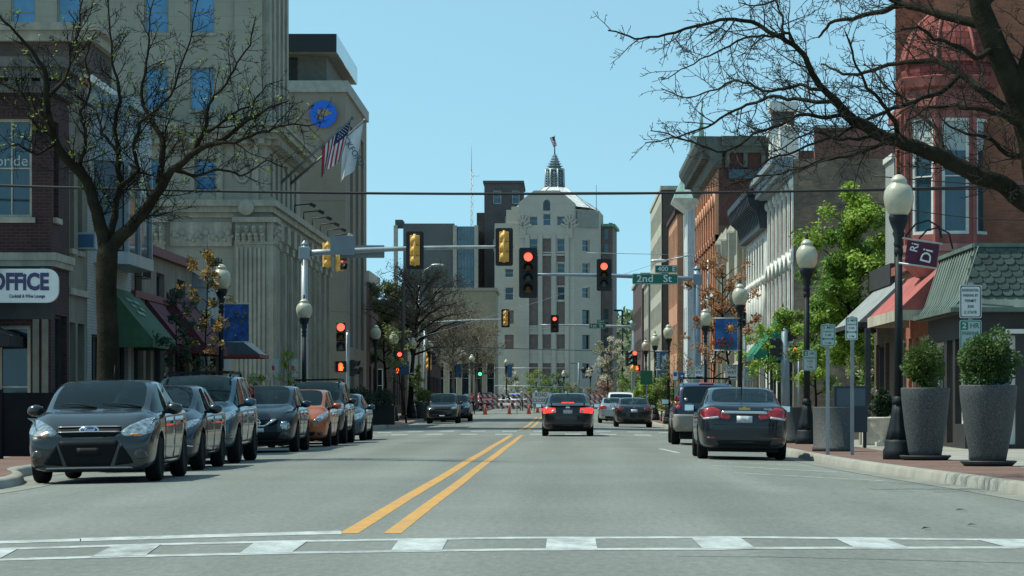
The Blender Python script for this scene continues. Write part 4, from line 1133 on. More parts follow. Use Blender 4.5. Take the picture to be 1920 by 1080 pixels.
M_maraw = pm('maroon_awning_canvas', (.11, .015, .03), .8, var=.2, streak=.2)
M_greyaw = pm('grey_awning_canvas', (.27, .29, .29), .8, var=.2, streak=.2)
M_slateaw = pm('slate_awning_canvas', (.08, .12, .145), .8, var=.2, streak=.2)
M_blackaw = pm('black_awning_canvas', (.015, .017, .022), .8, var=.2)
M_copper = pm('copper_patina', (.32, .47, .42), .5, .2, var=.3, streak=.3)
M_roofdk = pm('roof_membrane', (.08, .08, .08), .9, var=.3)
M_metalroof = pm('bright_metal_roof', (.80, .81, .80), .5, 0, var=.25, streak=.3)
M_spandrel = pm('brown_spandrel', (.15, .11, .10), .7, var=.25)  # brown paled and greyed so the colour carries distance haze
M_terra = pm('terracotta_coping', (.28, .10, .05), .8, var=.3)
M_gold = pm('tan_emblem', (.30, .24, .16), .6, var=.1)
M_logo = pm('blue_emblem', (.005, .12, .62), .45, var=.05, emis=(.0, .10, .5), estr=.12)
# ---- left: brick corner building with the white sign
def brick_corner():
 x1 = -11.3; y0, y1 = 62.0, 64.3; r = thing('brick_building', 'dark red brick building with a white sign at far left', 'building', (x1, y0, .07))
 ops = [(26-12.75+ -14.0+14, 5.2, 0, 0)]
 w0 = -30.0
 def u(x): return x-w0
 ops = [(u(-12.66), 5.2-.07, u(-11.72), 7.32), (u(-15.4), 5.2, u(-14.4), 7.3), (u(-13.6), .3, u(-12.9), 3.0), (u(-12.5), 0.02, u(-11.75), 2.75)]
 b = MB(); wall(b, (w0, y0, .07), UX, x1-w0, 8.2, ops)
 so_ = [(.35, 5.15, .95, 7.3), (.5, .1, 2.0, 3.0)]
 wall(b, (x1, y0, .07), UYp, y1-y0, 8.2, so_)
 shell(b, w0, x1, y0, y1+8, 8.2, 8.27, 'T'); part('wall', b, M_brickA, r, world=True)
 window(r, (w0, y0, .07), UX, ops[0], .22, M_cream, G_teal, 2, 2, .07, sill=M_stonetrim)
 window(r, (w0, y0, .07), UX, ops[1], .22, M_cream, G_teal, 2, 2, .07, sill=M_stonetrim)
 window(r, (w0, y0, .07), UX, ops[2], .22, M_cream, G_dark, 1, 1, .09)
 d = window(r, (w0, y0, .07), UX, ops[3], .22, M_cream, G_dark, 1, 2, .09, name='door')
 window(r, (x1, y0, .07), UYp, so_[0], .22, M_cream, G_dark, 1, 2, .06, sill=M_stonetrim)
 window(r, (x1, y0, .07), UYp, so_[1], .22, M_darktrim, G_dark, 2, 1, .06, name='shop_window')
 c = MB(); c.bx(w0, x1+.22, y0-.22, y1, 8.27, 8.5); c.bx(w0, x1+.34, y0-.34, y1, 8.5, 8.72); c.bx(w0, x1+.12, y0-.12, y1, 7.95, 8.2)
 for k in range(14): c.bx(x1-.35*k-.2, x1-.35*k-.04, y0-.2, y0, 8.08, 8.262)
 part('cornice', c, pm('dark_cornice', (.14,.13,.115), .8, var=.3, streak=.3), r, world=True)
 c = MB(); c.bx(w0, x1+.14, y0-.14, y1, 4.25, 4.42); c.bx(w0, x1+.09, y0-.09, y1, 4.12, 4.25); part('ledge', c, M_stonetrim, r, world=True)
 # ground floor: dark timber shopfront with cream posts
 c = MB(); c.bx(w0, x1+.05, y0-.05, y0, 2.95, 4.1)
 part('fascia', c, M_darktrim, r, world=True)
 for x in (-11.42, -11.62, -12.75, -13.75):
  c = MB(); c.bx(x-.07, x+.07, y0-.07, y0, .07, 2.95); c.bx(x-.10, x+.10, y0-.1, y0, .07, .5); part('post', c, pm('shaded_cream_post', (.20,.185,.145), .7, var=.25, streak=.3), r, world=True)  # cream paint darkened, the shade of this front put into its colour
 t = link('lettering', text_mesh('pride', .34, pm('pale_window_lettering', (.45,.5,.5), .5, var=0), 0), r, (-12.19-x1, .17, 6.46-.07), (PI/2, 0, 0)); t['label'] = 'pale lettering inside the upper window'
brick_corner()
# hanging sign, its lamp, dark awning and patio fence
def office_sign():
 Y = 61.3; r = thing('hanging_sign', 'white rounded sign with purple lettering on the brick building', 'sign', (-12.1, Y, 3.66))
 b = MB(); w_, h_ = 2.2, .74; pts = []
 for cx, cz, a0 in ((w_/2-.25, h_/2-.25, 0), (-w_/2+.25, h_/2-.25, 90), (-w_/2+.25, -h_/2+.25, 180), (w_/2-.25, -h_/2+.25, 270)):
  for k in range(7): a = R(a0+15*k); pts.append((cx+.25*math.cos(a), 0, cz+.25*math.sin(a)))
 b.prism(pts, (0,-.06,0), (0,.06,0)); part('sign_board', b, pm('sign_white', (.70,.73,.72), .5, var=.08), r)
 mp_ = pm('sign_navy', (.04,.04,.13), .5, var=0)
 lettering('OFFiCE', .50, mp_, r, (.26, -.065, .07), bold=.022, width=1.28, depth=.004)
 pass
 lettering('Cocktail & Wine Lounge', .10, mp_, r, (.42, -.065, -.23), bold=.003, width=.78)
 c = MB(); c.bx(-1.0,-.96,-.03,.8,.37,.41); c.bx(.7,.74,-.03,.8,.37,.41); part('bracket', c, M_darktrim, r)
 r2 = thing('sign_lamp', 'black gooseneck lamp over the white sign', 'lamp', (-12.5, 61.9, 4.6))
 c = MB(); c.tube([(0,.1,0),(0,-.35,.12),(.05,-.75,.02),(.08,-.9,-.25),(.08,-.92,-.45)], .022, 8); part('arm', c, M_darktrim, r2)
 c = MB(); c.lathe([(.05,0),(.09,-.06),(.19,-.26),(.185,-.26),(.03,-.02)], 16, (.08,-.92,-.42)); part('lamp_shade', c, M_darktrim, r2)
office_sign()
def awning(name, label, x_in, x_out, y0, y1, ztop, zbot, mat, val=.22, valmat=None, frame=True, scallop=True, text=None):
 """lean-to awning on a street wall: sloping top, triangular ends, hanging valance"""
 r = thing(name, label, 'awning', (x_in, y0, zbot))
 b = MB(); n = max(2, int((y1-y0)/1.1)); vs = []
 ys_ = [y0+(y1-y0)*k/(2*n) for k in range(2*n+1)]
 for i, y in enumerate(ys_):
  sag = .0 if i % 2 == 0 else .03
  vs += [(x_in, y, ztop), (x_in+(x_out-x_in)*.5, y, (ztop+zbot)/2-sag), (x_out, y, zbot)]
 b.add(vs, [(3*i+k, 3*i+k+1, 3*i+k+4, 3*i+k+3) for i in range(len(ys_)-1) for k in range(2)], 0, False)
 b.poly([(x_in, y0, ztop), (x_out, y0, zbot), (x_in, y0, zbot)]); b.poly([(x_in, y1, ztop), (x_out, y1, zbot), (x_in, y1, zbot)])
 part('canopy', b, mat, r, world=True, fix=False)
 v = MB(); v.bx(x_out-.012, x_out+.012, y0, y1, zbot-val, zbot+.01); sx = 1 if x_out > x_in else -1
 v.bx(min(x_in, x_out-.02*sx), max(x_in, x_out-.02*sx), y0-.012, y0+.012, zbot-val, zbot-.004)
 v.bx(min(x_in, x_out-.02*sx), max(x_in, x_out-.02*sx), y1-.012, y1+.012, zbot-val, zbot-.004)
 part('valance', v, valmat or mat, r, world=True)
 if frame:
  for y in (y0+.1, y1-.1): f = MB(); f.tube([(x_in, y, zbot+.02), (x_out-.05*sx, y, zbot+.03)], .02, 6); f.tube([(x_in, y, ztop-.12), (x_out-.06*sx, y, zbot+.04)], .02, 6); part('frame', f, M_darktrim, r, world=True)
 return r
awning('black_awning', 'black awning under the white rounded sign', -13.6, -11.9, 60.6, 61.9, 3.3, 2.55, M_blackaw)
b = MB()
for i in range(5): b.bx(-14.2+i*1.0, -13.24+i*1.0, 51.0, 51.05, .12, 1.28)
for i in range(6): b.bx(-14.24+i*1.0, -14.2+i*1.0+.03, 50.97, 51.08, .075, 1.34)
solo('patio_fence', b, pm('black_fence_panel', (.008,.009,.011), .8, var=.3, spec=.15), 'solid black panel fence on the left sidewalk behind the nearest grey car', 'fence', (-11.7, 51, .075))
def stucco_b():
 x1 = -11.36; y0, y1 = 64.3, 67.0; r = thing('stucco_building', 'narrow beige stucco building with window air conditioner', 'building', (x1, y0, .07))
 b = MB(); ops = [(.4, 4.6, 1.0, 6.9), (1.5, 4.6, 2.1, 6.9), (.4, .1, 1.2, 2.9), (1.5, .6, 2.4, 2.9)]
 wall(b, (x1, y0, .07), UYp, y1-y0, 8.6, ops, .25); wall(b, (x1-12, y0, 8.0), UX, 12, .67)
 shell(b, x1-12, x1, y0, y1, 8.6, 8.67, 'T'); part('wall', b, M_stucco, r, world=True)
 for o in ops[:2]: window(r, (x1, y0, .07), UYp, o, .25, M_darktrim, G_dark, 1, 2, .05, sill=M_stonetrim)
 window(r, (x1, y0, .07), UYp, ops[2], .25, M_darktrim, G_dark, 1, 1, .06, name='door'); window(r, (x1, y0, .07), UYp, ops[3], .25, M_darktrim, G_dark, 1, 1, .06)
 c = MB(); c.bx(x1-12, x1+.08, y0-.02, y1-.01, 8.672, 8.80); part('coping', c, M_terra, r, world=True)
 c = MB(); c.bx(x1-.0, x1+.10, y0+.01, y1-.02, 3.6, 3.75); part('ledge', c, M_stonetrim, r, world=True)
 a = MB(); a.bx(x1-.2, x1+.38, 66.05, 66.62, 4.72, 5.12); o = tag(part('air_conditioner', a, pm('ac_unit', (.30,.36,.40), .5, var=.1), None, bevel=.02), 'grey air conditioner sticking out of the stucco building window', 'air conditioner')
 g = MB(); g.bx(x1-.15, x1+.33, 66.036, 66.046, 4.77, 5.07); part('vent', g, pm('ac_grille', (.03,.10,.2), .5, var=.2), o)
stucco_b()
def oriel_b():
 x1 = -11.34; y0, y1 = 67.0, 73.8; r = thing('oriel_building', 'white building with pale clad bay over the green awning', 'building', (x1, y0, .07))
 b = MB(); ops = [(.6, .2, 2.6, 2.7), (3.2, .2, 4.0, 2.7), (4.4, .2, 6.3, 2.7)]
 wall(b, (x1, y0, .07), UYp, y1-y0, 8.7, ops, .2); wall(b, (x1-11, y0, .07), UX, 11, 8.7); wall(b, (x1, y1, .07), -UX, 11, 8.7)
 shell(b, x1-11, x1, y0, y1, 8.7, 8.77, 'T'); part('wall', b, M_whitebrick, r, world=True)
 for o in ops: window(r, (x1, y0, .07), UYp, o, .2, M_darktrim, G_dark, 1 if o[2]-o[0] < 1 else 2, 1, .06, name='shop_window')
 # oriel
 ya, yb, xo = 67.9, 73.3, -10.62
 def pl(y0_, y1_, x_): return [(x1, y0_), (x_, y0_+.75), (x_, y1_-.75), (x1, y1_)]
 def ring(z0, z1, grow=0, m=0, bb=None):
  p = pl(ya-grow, yb+grow, xo+grow); bb.prism([(a, c, 0) for a, c in p], (0,0,z0), (0,0,z1), m)
 c = MB(); ring(4.5, 4.8, .05, 0, c); ring(7.0, 8.35, .0, 0, c); ring(8.352, 8.6, .12, 0, c); ring(4.8, 7.0, -.14, 0, c)
 for (xa, yy) in ((xo, ya+.75), (xo, yb-.75), (xo, (ya+yb)/2)): c.bx(xa-.09, xa+.02, yy-.07, yy+.07, 4.802, 6.998)
 bay = part('bay', c, pm('pale_cladding', (.27,.33,.36), .4, .2, var=.2, streak=.3), r, world=True)
 g = MB()
 p = pl(ya+.02, yb-.02, xo-.05)
 for i in range(3):
  a, q = p[i], p[i+1]; w_ = MB(); w_.quad((a[0], a[1], 4.85), (q[0], q[1], 4.85), (q[0], q[1], 6.95), (a[0], a[1], 6.95)); part('pane', w_, G_dark, bay, world=True, fix=False)
 c = MB(); c.bx(x1-.1, x1+.12, y0+.02, y1-.02, 8.772, 8.95); part('coping', c, M_whitetrim, r, world=True)
oriel_b()
ga = awning('green_awning', 'green canvas awning with pale print on the left shops', -11.34, -10.25, 70.2, 74.6, 4.02, 2.72, M_greenaw)
ap_ = MB()
for y_, l_, t_ in ((1.2,.9,.18),(1.3,.7,.30),(1.25,1.1,.44),(2.3,.8,.2),(2.4,.6,.34)):
 dx_ = 1.09; p_ = lambda y, t: (-11.34+dx_*t+.012, 70.2+y, 4.02-1.3*t+.016)
 ap_.quad(p_(y_, t_), p_(y_, t_+.07), p_(y_+l_, t_+.09), p_(y_+l_, t_+.02))
part('pale_print', ap_, pm('awning_print', (.22,.34,.28), .8, var=.4, scale=6), ga, world=True, fix=False)
def low_shops():
 x1 = -11.34; y0, y1 = 73.8, 86.0; H = 5.1; r = thing('low_shop_building', 'low beige shop row with maroon awnings on the left', 'building', (x1, y0, .07))
 b = MB(); ops = [(.5, .3, 2.2, 2.6), (2.6, .05, 3.5, 2.6), (4.0, .3, 6.4, 2.6), (7.0, .05, 8.0, 2.6), (8.4, .3, 11.6, 2.6), (.6, 3.5, 1.9, 4.7), (4.6, 3.5, 6.2, 4.7), (8.8, 3.5, 10.6, 4.7)]
 wall(b, (x1, y0, .07), UYp, y1-y0, H, ops, .25); wall(b, (x1-3.9, y0, 3), UX, 3.9, H-2.93); wall(b, (x1, y1, .07), -UX, 3.9, H)
 shell(b, x1-3.9, x1, y0, y1, H, H+.07, 'T'); part('wall', b, M_stucco, r, world=True)
 for i, o in enumerate(ops): window(r, (x1, y0, .07), UYp, o, .25, M_darktrim, G_dark if i < 5 else G_teal, 2 if o[2]-o[0] > 1.2 else 1, 1, .06, name='shop_window' if i < 5 else 'window')
 c = MB(); c.bx(x1-3.9, x1+.18, y0+.02, y1-.02, H+.072, H+.32); c.bx(x1-.05, x1+.12, y0+.02, y1-.02, 3.9, 4.08); part('cornice', c, M_maroon, r, world=True)
 c = MB()
 for k in range(9): c.tube([(x1+.25, y0+.5+k*.16, 4.45), (x1+.25, y0+.5+k*.16, 5.1)], .014, 5)
 c.bx(x1+.235, x1+.265, y0+.45, y0+1.85, 4.43, 4.46); c.bx(x1+.235, x1+.265, y0+.45, y0+1.85, 5.09, 5.12); c.bx(x1, x1+.25, y0+.5, y0+.53, 4.44, 4.47); c.bx(x1, x1+.25, y0+1.8, y0+1.83, 4.44, 4.47)
 part('balcony_rail', c, M_darktrim, r, world=True)
low_shops()
awning('maroon_awning', 'small maroon awning just past the green one', -11.34, -10.5, 76.2, 79.0, 4.0, 2.95, M_maraw)
awning('maroon_awning', 'larger maroon awning near the blue banner', -11.34, -10.2, 80.4, 85.4, 4.3, 2.75, M_maraw)
def slate_corner():
 r = awning('slate_awning', 'slate blue awning with red hem at the left street corner', -10.9, -9.35, 86.6, 89.4, 3.8, 2.62, M_slateaw, .10, M_redaw)
slate_corner()
def corner_kiosk():
 r = thing('corner_shop', 'pale grey corner shop front behind the blue banner', 'building', (-11.3, 86.05, .07))
 b = MB(); x1 = -10.85; ops = [(.4, .3, 2.6, 2.5), (3.0, .05, 3.9, 2.5)]
 wall(b, (x1, 86.05, .07), UYp, 5.5, 4.6, ops, .2); wall(b, (-20, 86.05, .07), UX, 20+x1, 4.6, [(7.9, .3, 8.9, 2.5)], .2); wall(b, (x1, 91.55, .07), -UX, 20+x1, 4.6)
 shell(b, -20, x1, 86.05, 91.55, 4.6, 4.67, 'T'); part('wall', b, pm('pale_grey_paint', (.36,.40,.41), .8, var=.2, streak=.3), r, world=True)
 for o in ops: window(r, (x1, 86.05, .07), UYp, o, .2, M_darktrim, G_dark, 1, 1, .07, name='shop_window')
 window(r, (-20, 86.05, .07), UX, (7.9,.3,8.9,2.5), .2, M_darktrim, G_dark, 1, 1, .07, name='shop_window')
 c = MB(); c.prism([(-12.2,86.0,4.67),(-10.75,86.0,4.67),(-10.75,86.0,4.8),(-11.4,86.0,5.2),(-12.2,86.0,4.9)], (0,0,0), (0,.25,0)); part('gable', c, M_bluegrey, r, world=True)
corner_kiosk()
def rear_left():
 r = thing('rear_building', 'tall dark brick building behind the left shops at the picture edge', 'building', (-15.5, 86, .07))
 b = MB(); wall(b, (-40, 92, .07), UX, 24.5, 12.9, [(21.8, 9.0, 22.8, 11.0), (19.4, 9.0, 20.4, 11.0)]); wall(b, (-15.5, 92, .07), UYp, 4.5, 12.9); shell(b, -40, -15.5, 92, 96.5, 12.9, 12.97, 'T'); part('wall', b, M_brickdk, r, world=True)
 for o in ((21.8, 9.0, 22.8, 11.0), (19.4, 9.0, 20.4, 11.0)): window(r, (-40, 92, .07), UX, o, .22, M_cream, G_dark, 1, 2)
 c = MB(); c.bx(-40, -15.3, 91.75, 96.5, 12.972, 13.3); c.bx(-40, -15.1, 91.55, 96.5, 13.302, 13.55); part('cornice', c, M_stonetrim, r, world=True)
rear_left()
# ---- the bank on the far left corner
def bank():
 Y0, x1 = 122.0, -12.85; w0 = -46.0; r = thing('bank_building', 'tall limestone bank with fluted corner pilaster and blue windows', 'building', (x1, Y0, .07))
 u = lambda x: x-w0
 zl0, zl1, zm, zt = 9.2, 9.95, 13.1, 31.0
 b = MB(); ops = [(u(-16.9), .5, u(-15.7), 6.6), (u(-20.4), .5, u(-19.2), 6.6), (u(-23.9), .5, u(-22.7), 6.6)]
 wall(b, (w0, Y0, .07), UX, x1-w0, zl0-.07, ops, .5)
 sops = [(1.9+i*3.05, .6, 3.45+i*3.05, 8.0) for i in range(10)]
 wall(b, (x1, Y0, .07), UYp, 33, zl0-.07, sops, .7)
 shell(b, w0, x1, Y0, Y0+33, zl1, zl1+.05, 'T')
 wall(b, (x1, Y0+33, .07), -UX, 30, zl1)
 part('lower_wall', b, M_stone, r, world=True)
 for o in ops: window(r, (w0, Y0, .07), UX, o, .5, M_darktrim, G_teal, 2, 4, .1)
 for o in sops: window(r, (x1, Y0, .07), UYp, o, .7, M_darktrim, G_dark, 1, 4, .1)
 # ledge with a moulded profile
 c = MB(); c.bx(w0, x1+.12, Y0-.12, Y0+33.1, zl0, zl0+.22); c.bx(w0, x1+.30, Y0-.30, Y0+33.3, zl0+.222, zl0+.48); c.bx(w0, x1+.45, Y0-.45, Y0+33.4, zl0+.482, zl1); part('ledge', c, M_stonetrim, r, world=True)
 # corner pilasters, fluted, with leafy capitals
 def pilaster(xa, xb, ya, yb, axis):
  c = MB(); c.bx(xa, xb, ya, yb, .07, 8.02); n = 7
  L0, L1 = (xa, xb) if axis == 'x' else (ya, yb)
  for k in range(n):
   t0 = L0+(L1-L0)*(k+.28)/n; t1 = L0+(L1-L0)*(k+.86)/n
   if axis == 'x': c.bx(t0, t1, ya-.07, ya, .9, 7.9)
   else: c.bx(xb, xb+.07, t0, t1, .9, 7.9)
  part('pilaster', c, M_stonetrim, r, world=True)
  q = MB(); g = .06
  q.bx(xa-.0, xb+g, ya-g, yb, 8.02, 8.14); q.bx(xa-.1, xb+.16, ya-.16, yb+.1, 8.98, 9.197)
  for row, z in ((0, 8.18), (1, 8.5)):
   m_ = 5-row
   for k in range(m_):
    t = L0+(L1-L0)*(k+.5)/m_
    for dz, dd, s_ in ((0, .04, .13), (.13, .10, .12), (.24, .20, .10)):
     if axis == 'x': q.ball((t, ya-dd, z+dz), s_, 8, 6, sc=(1,.7,1))
     else: q.ball((xb+dd, t, z+dz), s_, 8, 6, sc=(.7,1,1))
  q.bx(xa+.02, xb, ya, yb-.02, 8.14, 8.98)
  part('capital', q, M_stonetrim, r, world=True)
 pilaster(x1-1.35, x1+.0-.012, Y0-.32, Y0+.0-.004, 'x'); pilaster(x1+.004, x1+.32, Y0-.3, Y0+1.3, 'y')
 pilaster(x1-5.6, x1-4.4, Y0-.32, Y0-.004, 'x')
 for k in range(10):
  c = MB(); yy = Y0+3.55+k*3.05; c.bx(x1+.003, x1+.10, yy+.15, yy+1.25, .07, 8.05)
  for j in range(4): c.bx(x1+.10, x1+.13, yy+.2+j*.26, yy+.34+j*.26, .9, 7.9)
  c.bx(x1+.003, x1+.2, yy+.08, yy+1.32, 8.052, 8.4); c.bx(x1+.003, x1+.28, yy+.0, yy+1.38, 8.402, 9.196)
  part('pilaster', c, M_stonetrim, r, world=True)
 # relief band and medallion
 c = MB(); rr = random.Random(2)
 c.bx(x1-4.2, x1-1.5, Y0-.10, Y0-.003, 7.95, 9.0)
 for k in range(8):
  cx = x1-4.0+k*.34; c.ball((cx, Y0-.12, 8.45+.12*math.sin(k*2.1)), .15, 8, 6, sc=(1,.45,1)); c.ball((cx+.15, Y0-.12, 8.3+.1*math.cos(k*1.7)), .09, 8, 6, sc=(1,.5,1))
 part('relief_panel', c, M_stonetrim, r, world=True)
 c = MB(); c.lathe([(0,.10),(.24,.10),(.28,.06),(.34,.08),(.36,0)], 20, axis='Y'); c.v = [(p[0]+x1-.85, Y0-.455-p[1], p[2]+9.62) for p in c.v]; part('medallion', c, M_stonetrim, r, world=True)
 # middle storey
 mops = [(u(-16.0), 10.25-zl1, u(-15.05), 11.75-zl1), (u(-18.2), 10.25-zl1, u(-17.4), 11.75-zl1), (u(-20.4), 10.25-zl1, u(-19.6), 11.75-zl1)]
 b = MB(); wall(b, (w0, Y0, zl1), UX, x1-w0, zm-zl1, mops, .3)
 mso = [(1.6+i*2.2, .3, 2.6+i*2.2, 2.2) for i in range(6)]
 wall(b, (x1, Y0, zl1), UYp, 15.5, zm-zl1, mso, .4); wall(b, (x1, Y0+15.5, zl1), -UX, 30, zm-zl1); shell(b, w0, x1, Y0, Y0+15.5, zm, zm+.05, 'T'); part('middle_wall', b, M_stone, r, world=True)
 for o in mops: window(r, (w0, Y0, zl1), UX, o, .3, M_stonetrim, G_blue, 1, 2, .06)
 for o in mso: window(r, (x1, Y0, zl1), UYp, o, .4, M_darktrim, G_dark, 1, 2, .06)
 c = MB(); c.bx(w0, x1+.2, Y0-.2, Y0+15.6, 12.35, 12.6); c.bx(w0, x1+.45, Y0-.45, Y0+15.8, 12.602, 12.85); c.bx(w0, x1+.75, Y0-.75, Y0+16.1, 12.852, 13.12); c.bx(w0, x1+.85, Y0-.85, Y0+16.2, 13.122, 13.25)
 for k in range(40): c.bx(x1-.3-.75*k, x1-.05-.75*k, Y0-.55, Y0-.2, 12.38, 12.60)
 for k in range(20): c.bx(x1+.2, x1+.55, Y0+.1+.75*k, Y0+.38+.75*k, 12.38, 12.60)
 part('cornice', c, M_stonetrim, r, world=True)
 for sx in (x1-1.9, x1-.35):
  c = MB(); c.bx(sx-.28, sx+.0, Y0-.10, Y0-.003, zl1, 12.34); part('pilaster', c, M_stonetrim, r, world=True)
 c = MB(); c.lathe([(.30,.0),(.36,.05),(.30,.10),(.24,.05),(.30,.0)], 16, axis='Y'); c.v = [(p[0]+x1-1.05, Y0-.004-p[1], p[2]*1.5+11.2) for p in c.v]; part('wreath', c, M_stonetrim, r, world=True)
 # tower
 tx = -12.95; tops = []
 for j in range(5):
  for xx in (-16.2, -18.2, -22.0, -24.0): tops.append((u(xx), .65+j*3.35, u(xx)+1.06, 2.5+j*3.35))
 b = MB(); wall(b, (w0, Y0+.15, 13.25), UX, tx-w0, zt-13.25, tops, .25)
 tso = [(1.0+i*1.9, .65+j*3.35, 1.9+i*1.9, 2.5+j*3.35) for j in range(5) for i in range(4)]
 wall(b, (tx, Y0+.15, 13.25), UYp, 9.0, zt-13.25, tso, .25); wall(b, (tx, Y0+9.15, 13.25), -UX, 30, zt-13.25); shell(b, w0, tx, Y0+.15, Y0+9.15, zt, zt+.05, 'T')
 part('tower_wall', b, M_stone, r, world=True)
 for o in tops: window(r, (w0, Y0+.15, 13.25), UX, o, .25, M_stonetrim, G_blue, 1, 2, .06, sill=M_stonetrim)
 for o in tso: window(r, (tx, Y0+.15, 13.25), UYp, o, .25, M_darktrim, G_dark, 1, 2, .06)
 for i in range(5):
  c = MB(); yy = Y0+.25+i*1.9; c.bx(tx+.003, tx+.22, yy, yy+.75, 13.26, zt); part('pier', c, M_stonetrim, r, world=True)
 c = MB(); c.bx(tx-1.3, tx-.1, Y0-.0, Y0+.147, 13.26, zt); part('pier', c, M_stone, r, world=True)
 # sign lamps along the ledge
 for k in range(6):
  yy = Y0+8+k*4.6; l = thing('sign_lamp', 'small black lamp arm in a row along the bank ledge', 'lamp', (x1+.45, yy, zl1), group='lamp arms along the bank ledge')
  c = MB(); c.tube([(0,0,0),(0,0,.35),(.75,0,.42)], .035, 6); part('arm', c, M_darktrim, l)
  c = MB(); c.box((.85,0,.36), (.28,.16,.16), (0,R(25),0)); part('lamp_head', c, M_darktrim if k != 5 else M_whitetrim, l, bevel=.02)
bank()
def flag_us(name, label, px0, py0, px1, py1, Y, kind):
 a = at(px0, py0, Y); b_ = at(px1, py1, Y+1.0); r = thing(name, label, 'flag', a)
 d = b_-a; m = MB(); m.tube([(0,0,0), d], [.07,.045], 8); m.ball(d, .09, 10, 6); part('pole', m, pm('flag_pole', (.20,.22,.22), .5, .5, var=.1), r)
 return r, a, d
def cloth(top0, top1, drop, n=18, m=22, fold=.10, sway=(.25,0,0)):
 """hanging cloth: top edge from top0 to top1, falling by drop; returns grid of points"""
 g = []
 for i in range(n+1):
  s = i/n; row = []
  for j in range(m+1):
   t = j/m
   p = top0.lerp(top1, s*(1-.28*t))+Vector((0,0,-drop*t))+Vector(sway)*t
   p += Vector((0, fold*(.3+t)*math.sin(s*9+1.5*t), 0))+Vector((.05*math.sin(s*7+2*t)*t, 0, 0))
   row.append(p)
  g.append(row)
 return g
def grid_mesh(g, pick):
 mb = MB(); n, m = len(g), len(g[0]); vs = [p for row in g for p in row]
 b0 = len(mb.v); mb.v.extend([tuple(p) for p in vs])
 for i in range(n-1):
  for j in range(m-1):
   mb.f.append((i*m+j, (i+1)*m+j, (i+1)*m+j+1, i*m+j+1)); mb.m.append(pick(i/(n-1), j/(m-1))); mb.sm.append(True)
 return mb
F_red = pm('flag_red', (.42,.04,.06), .85, var=.1); F_white = pm('flag_white', (.80,.81,.84), .85, var=.1); F_blue = pm('flag_blue', (.02,.035,.11), .85, var=.1)
def flags():
 r, a, d = flag_us('flag', 'striped national flag on an angled pole on the bank', 519, 350, 661, 221, 128, 0)
 t0 = d*.985; t1 = d*.60
 g = cloth(t1, t0, 1.40, 26, 26, .12, (-.12,0,-.1))
 def pick(s, t):
  if s > .60 and t < .40: return 2
  return 0 if int(t*13*.999) % 2 == 0 else 1
 # stripes run along the drop: s across
 def pick2(s, t):
  if t < .38 and s > .46: return 2
  return 0 if int(s*13*.999) % 2 == 0 else 1
 part('cloth', grid_mesh(g, pick2), [F_red, F_white, F_blue], r, fix=False)
 st = MB(); rr = random.Random(4)
 for i in range(16, 26, 2):
  for j in range(1, 9, 2):
   p = g[i][j]+Vector((0,-.012,0)); st.ball(p, .028, 5, 4)
 part('star_pattern', st, F_white, r)
 r, a, d = flag_us('flag', 'white city flag with dark letters beside the striped flag', 536, 352, 684, 226, 133, 1)
 t0 = d*.985; t1 = d*.72
 g = cloth(t1, t0, 2.05, 16, 24, .06, (-.15,0,0))
 c = part('cloth', grid_mesh(g, lambda s, t: 0), [F_white], r, fix=False)
 me = text_mesh('ROCKFORD', .40, pm('flag_lettering', (.10,.13,.22), .8, var=0), .004, depth=.002)
 me.transform(Matrix.Rotation(R(-58), 4, 'Z')); o = link('lettering', me, c, d*.9+Vector((-.30,-.20,-.95)), (PI/2,0,0))
flags()
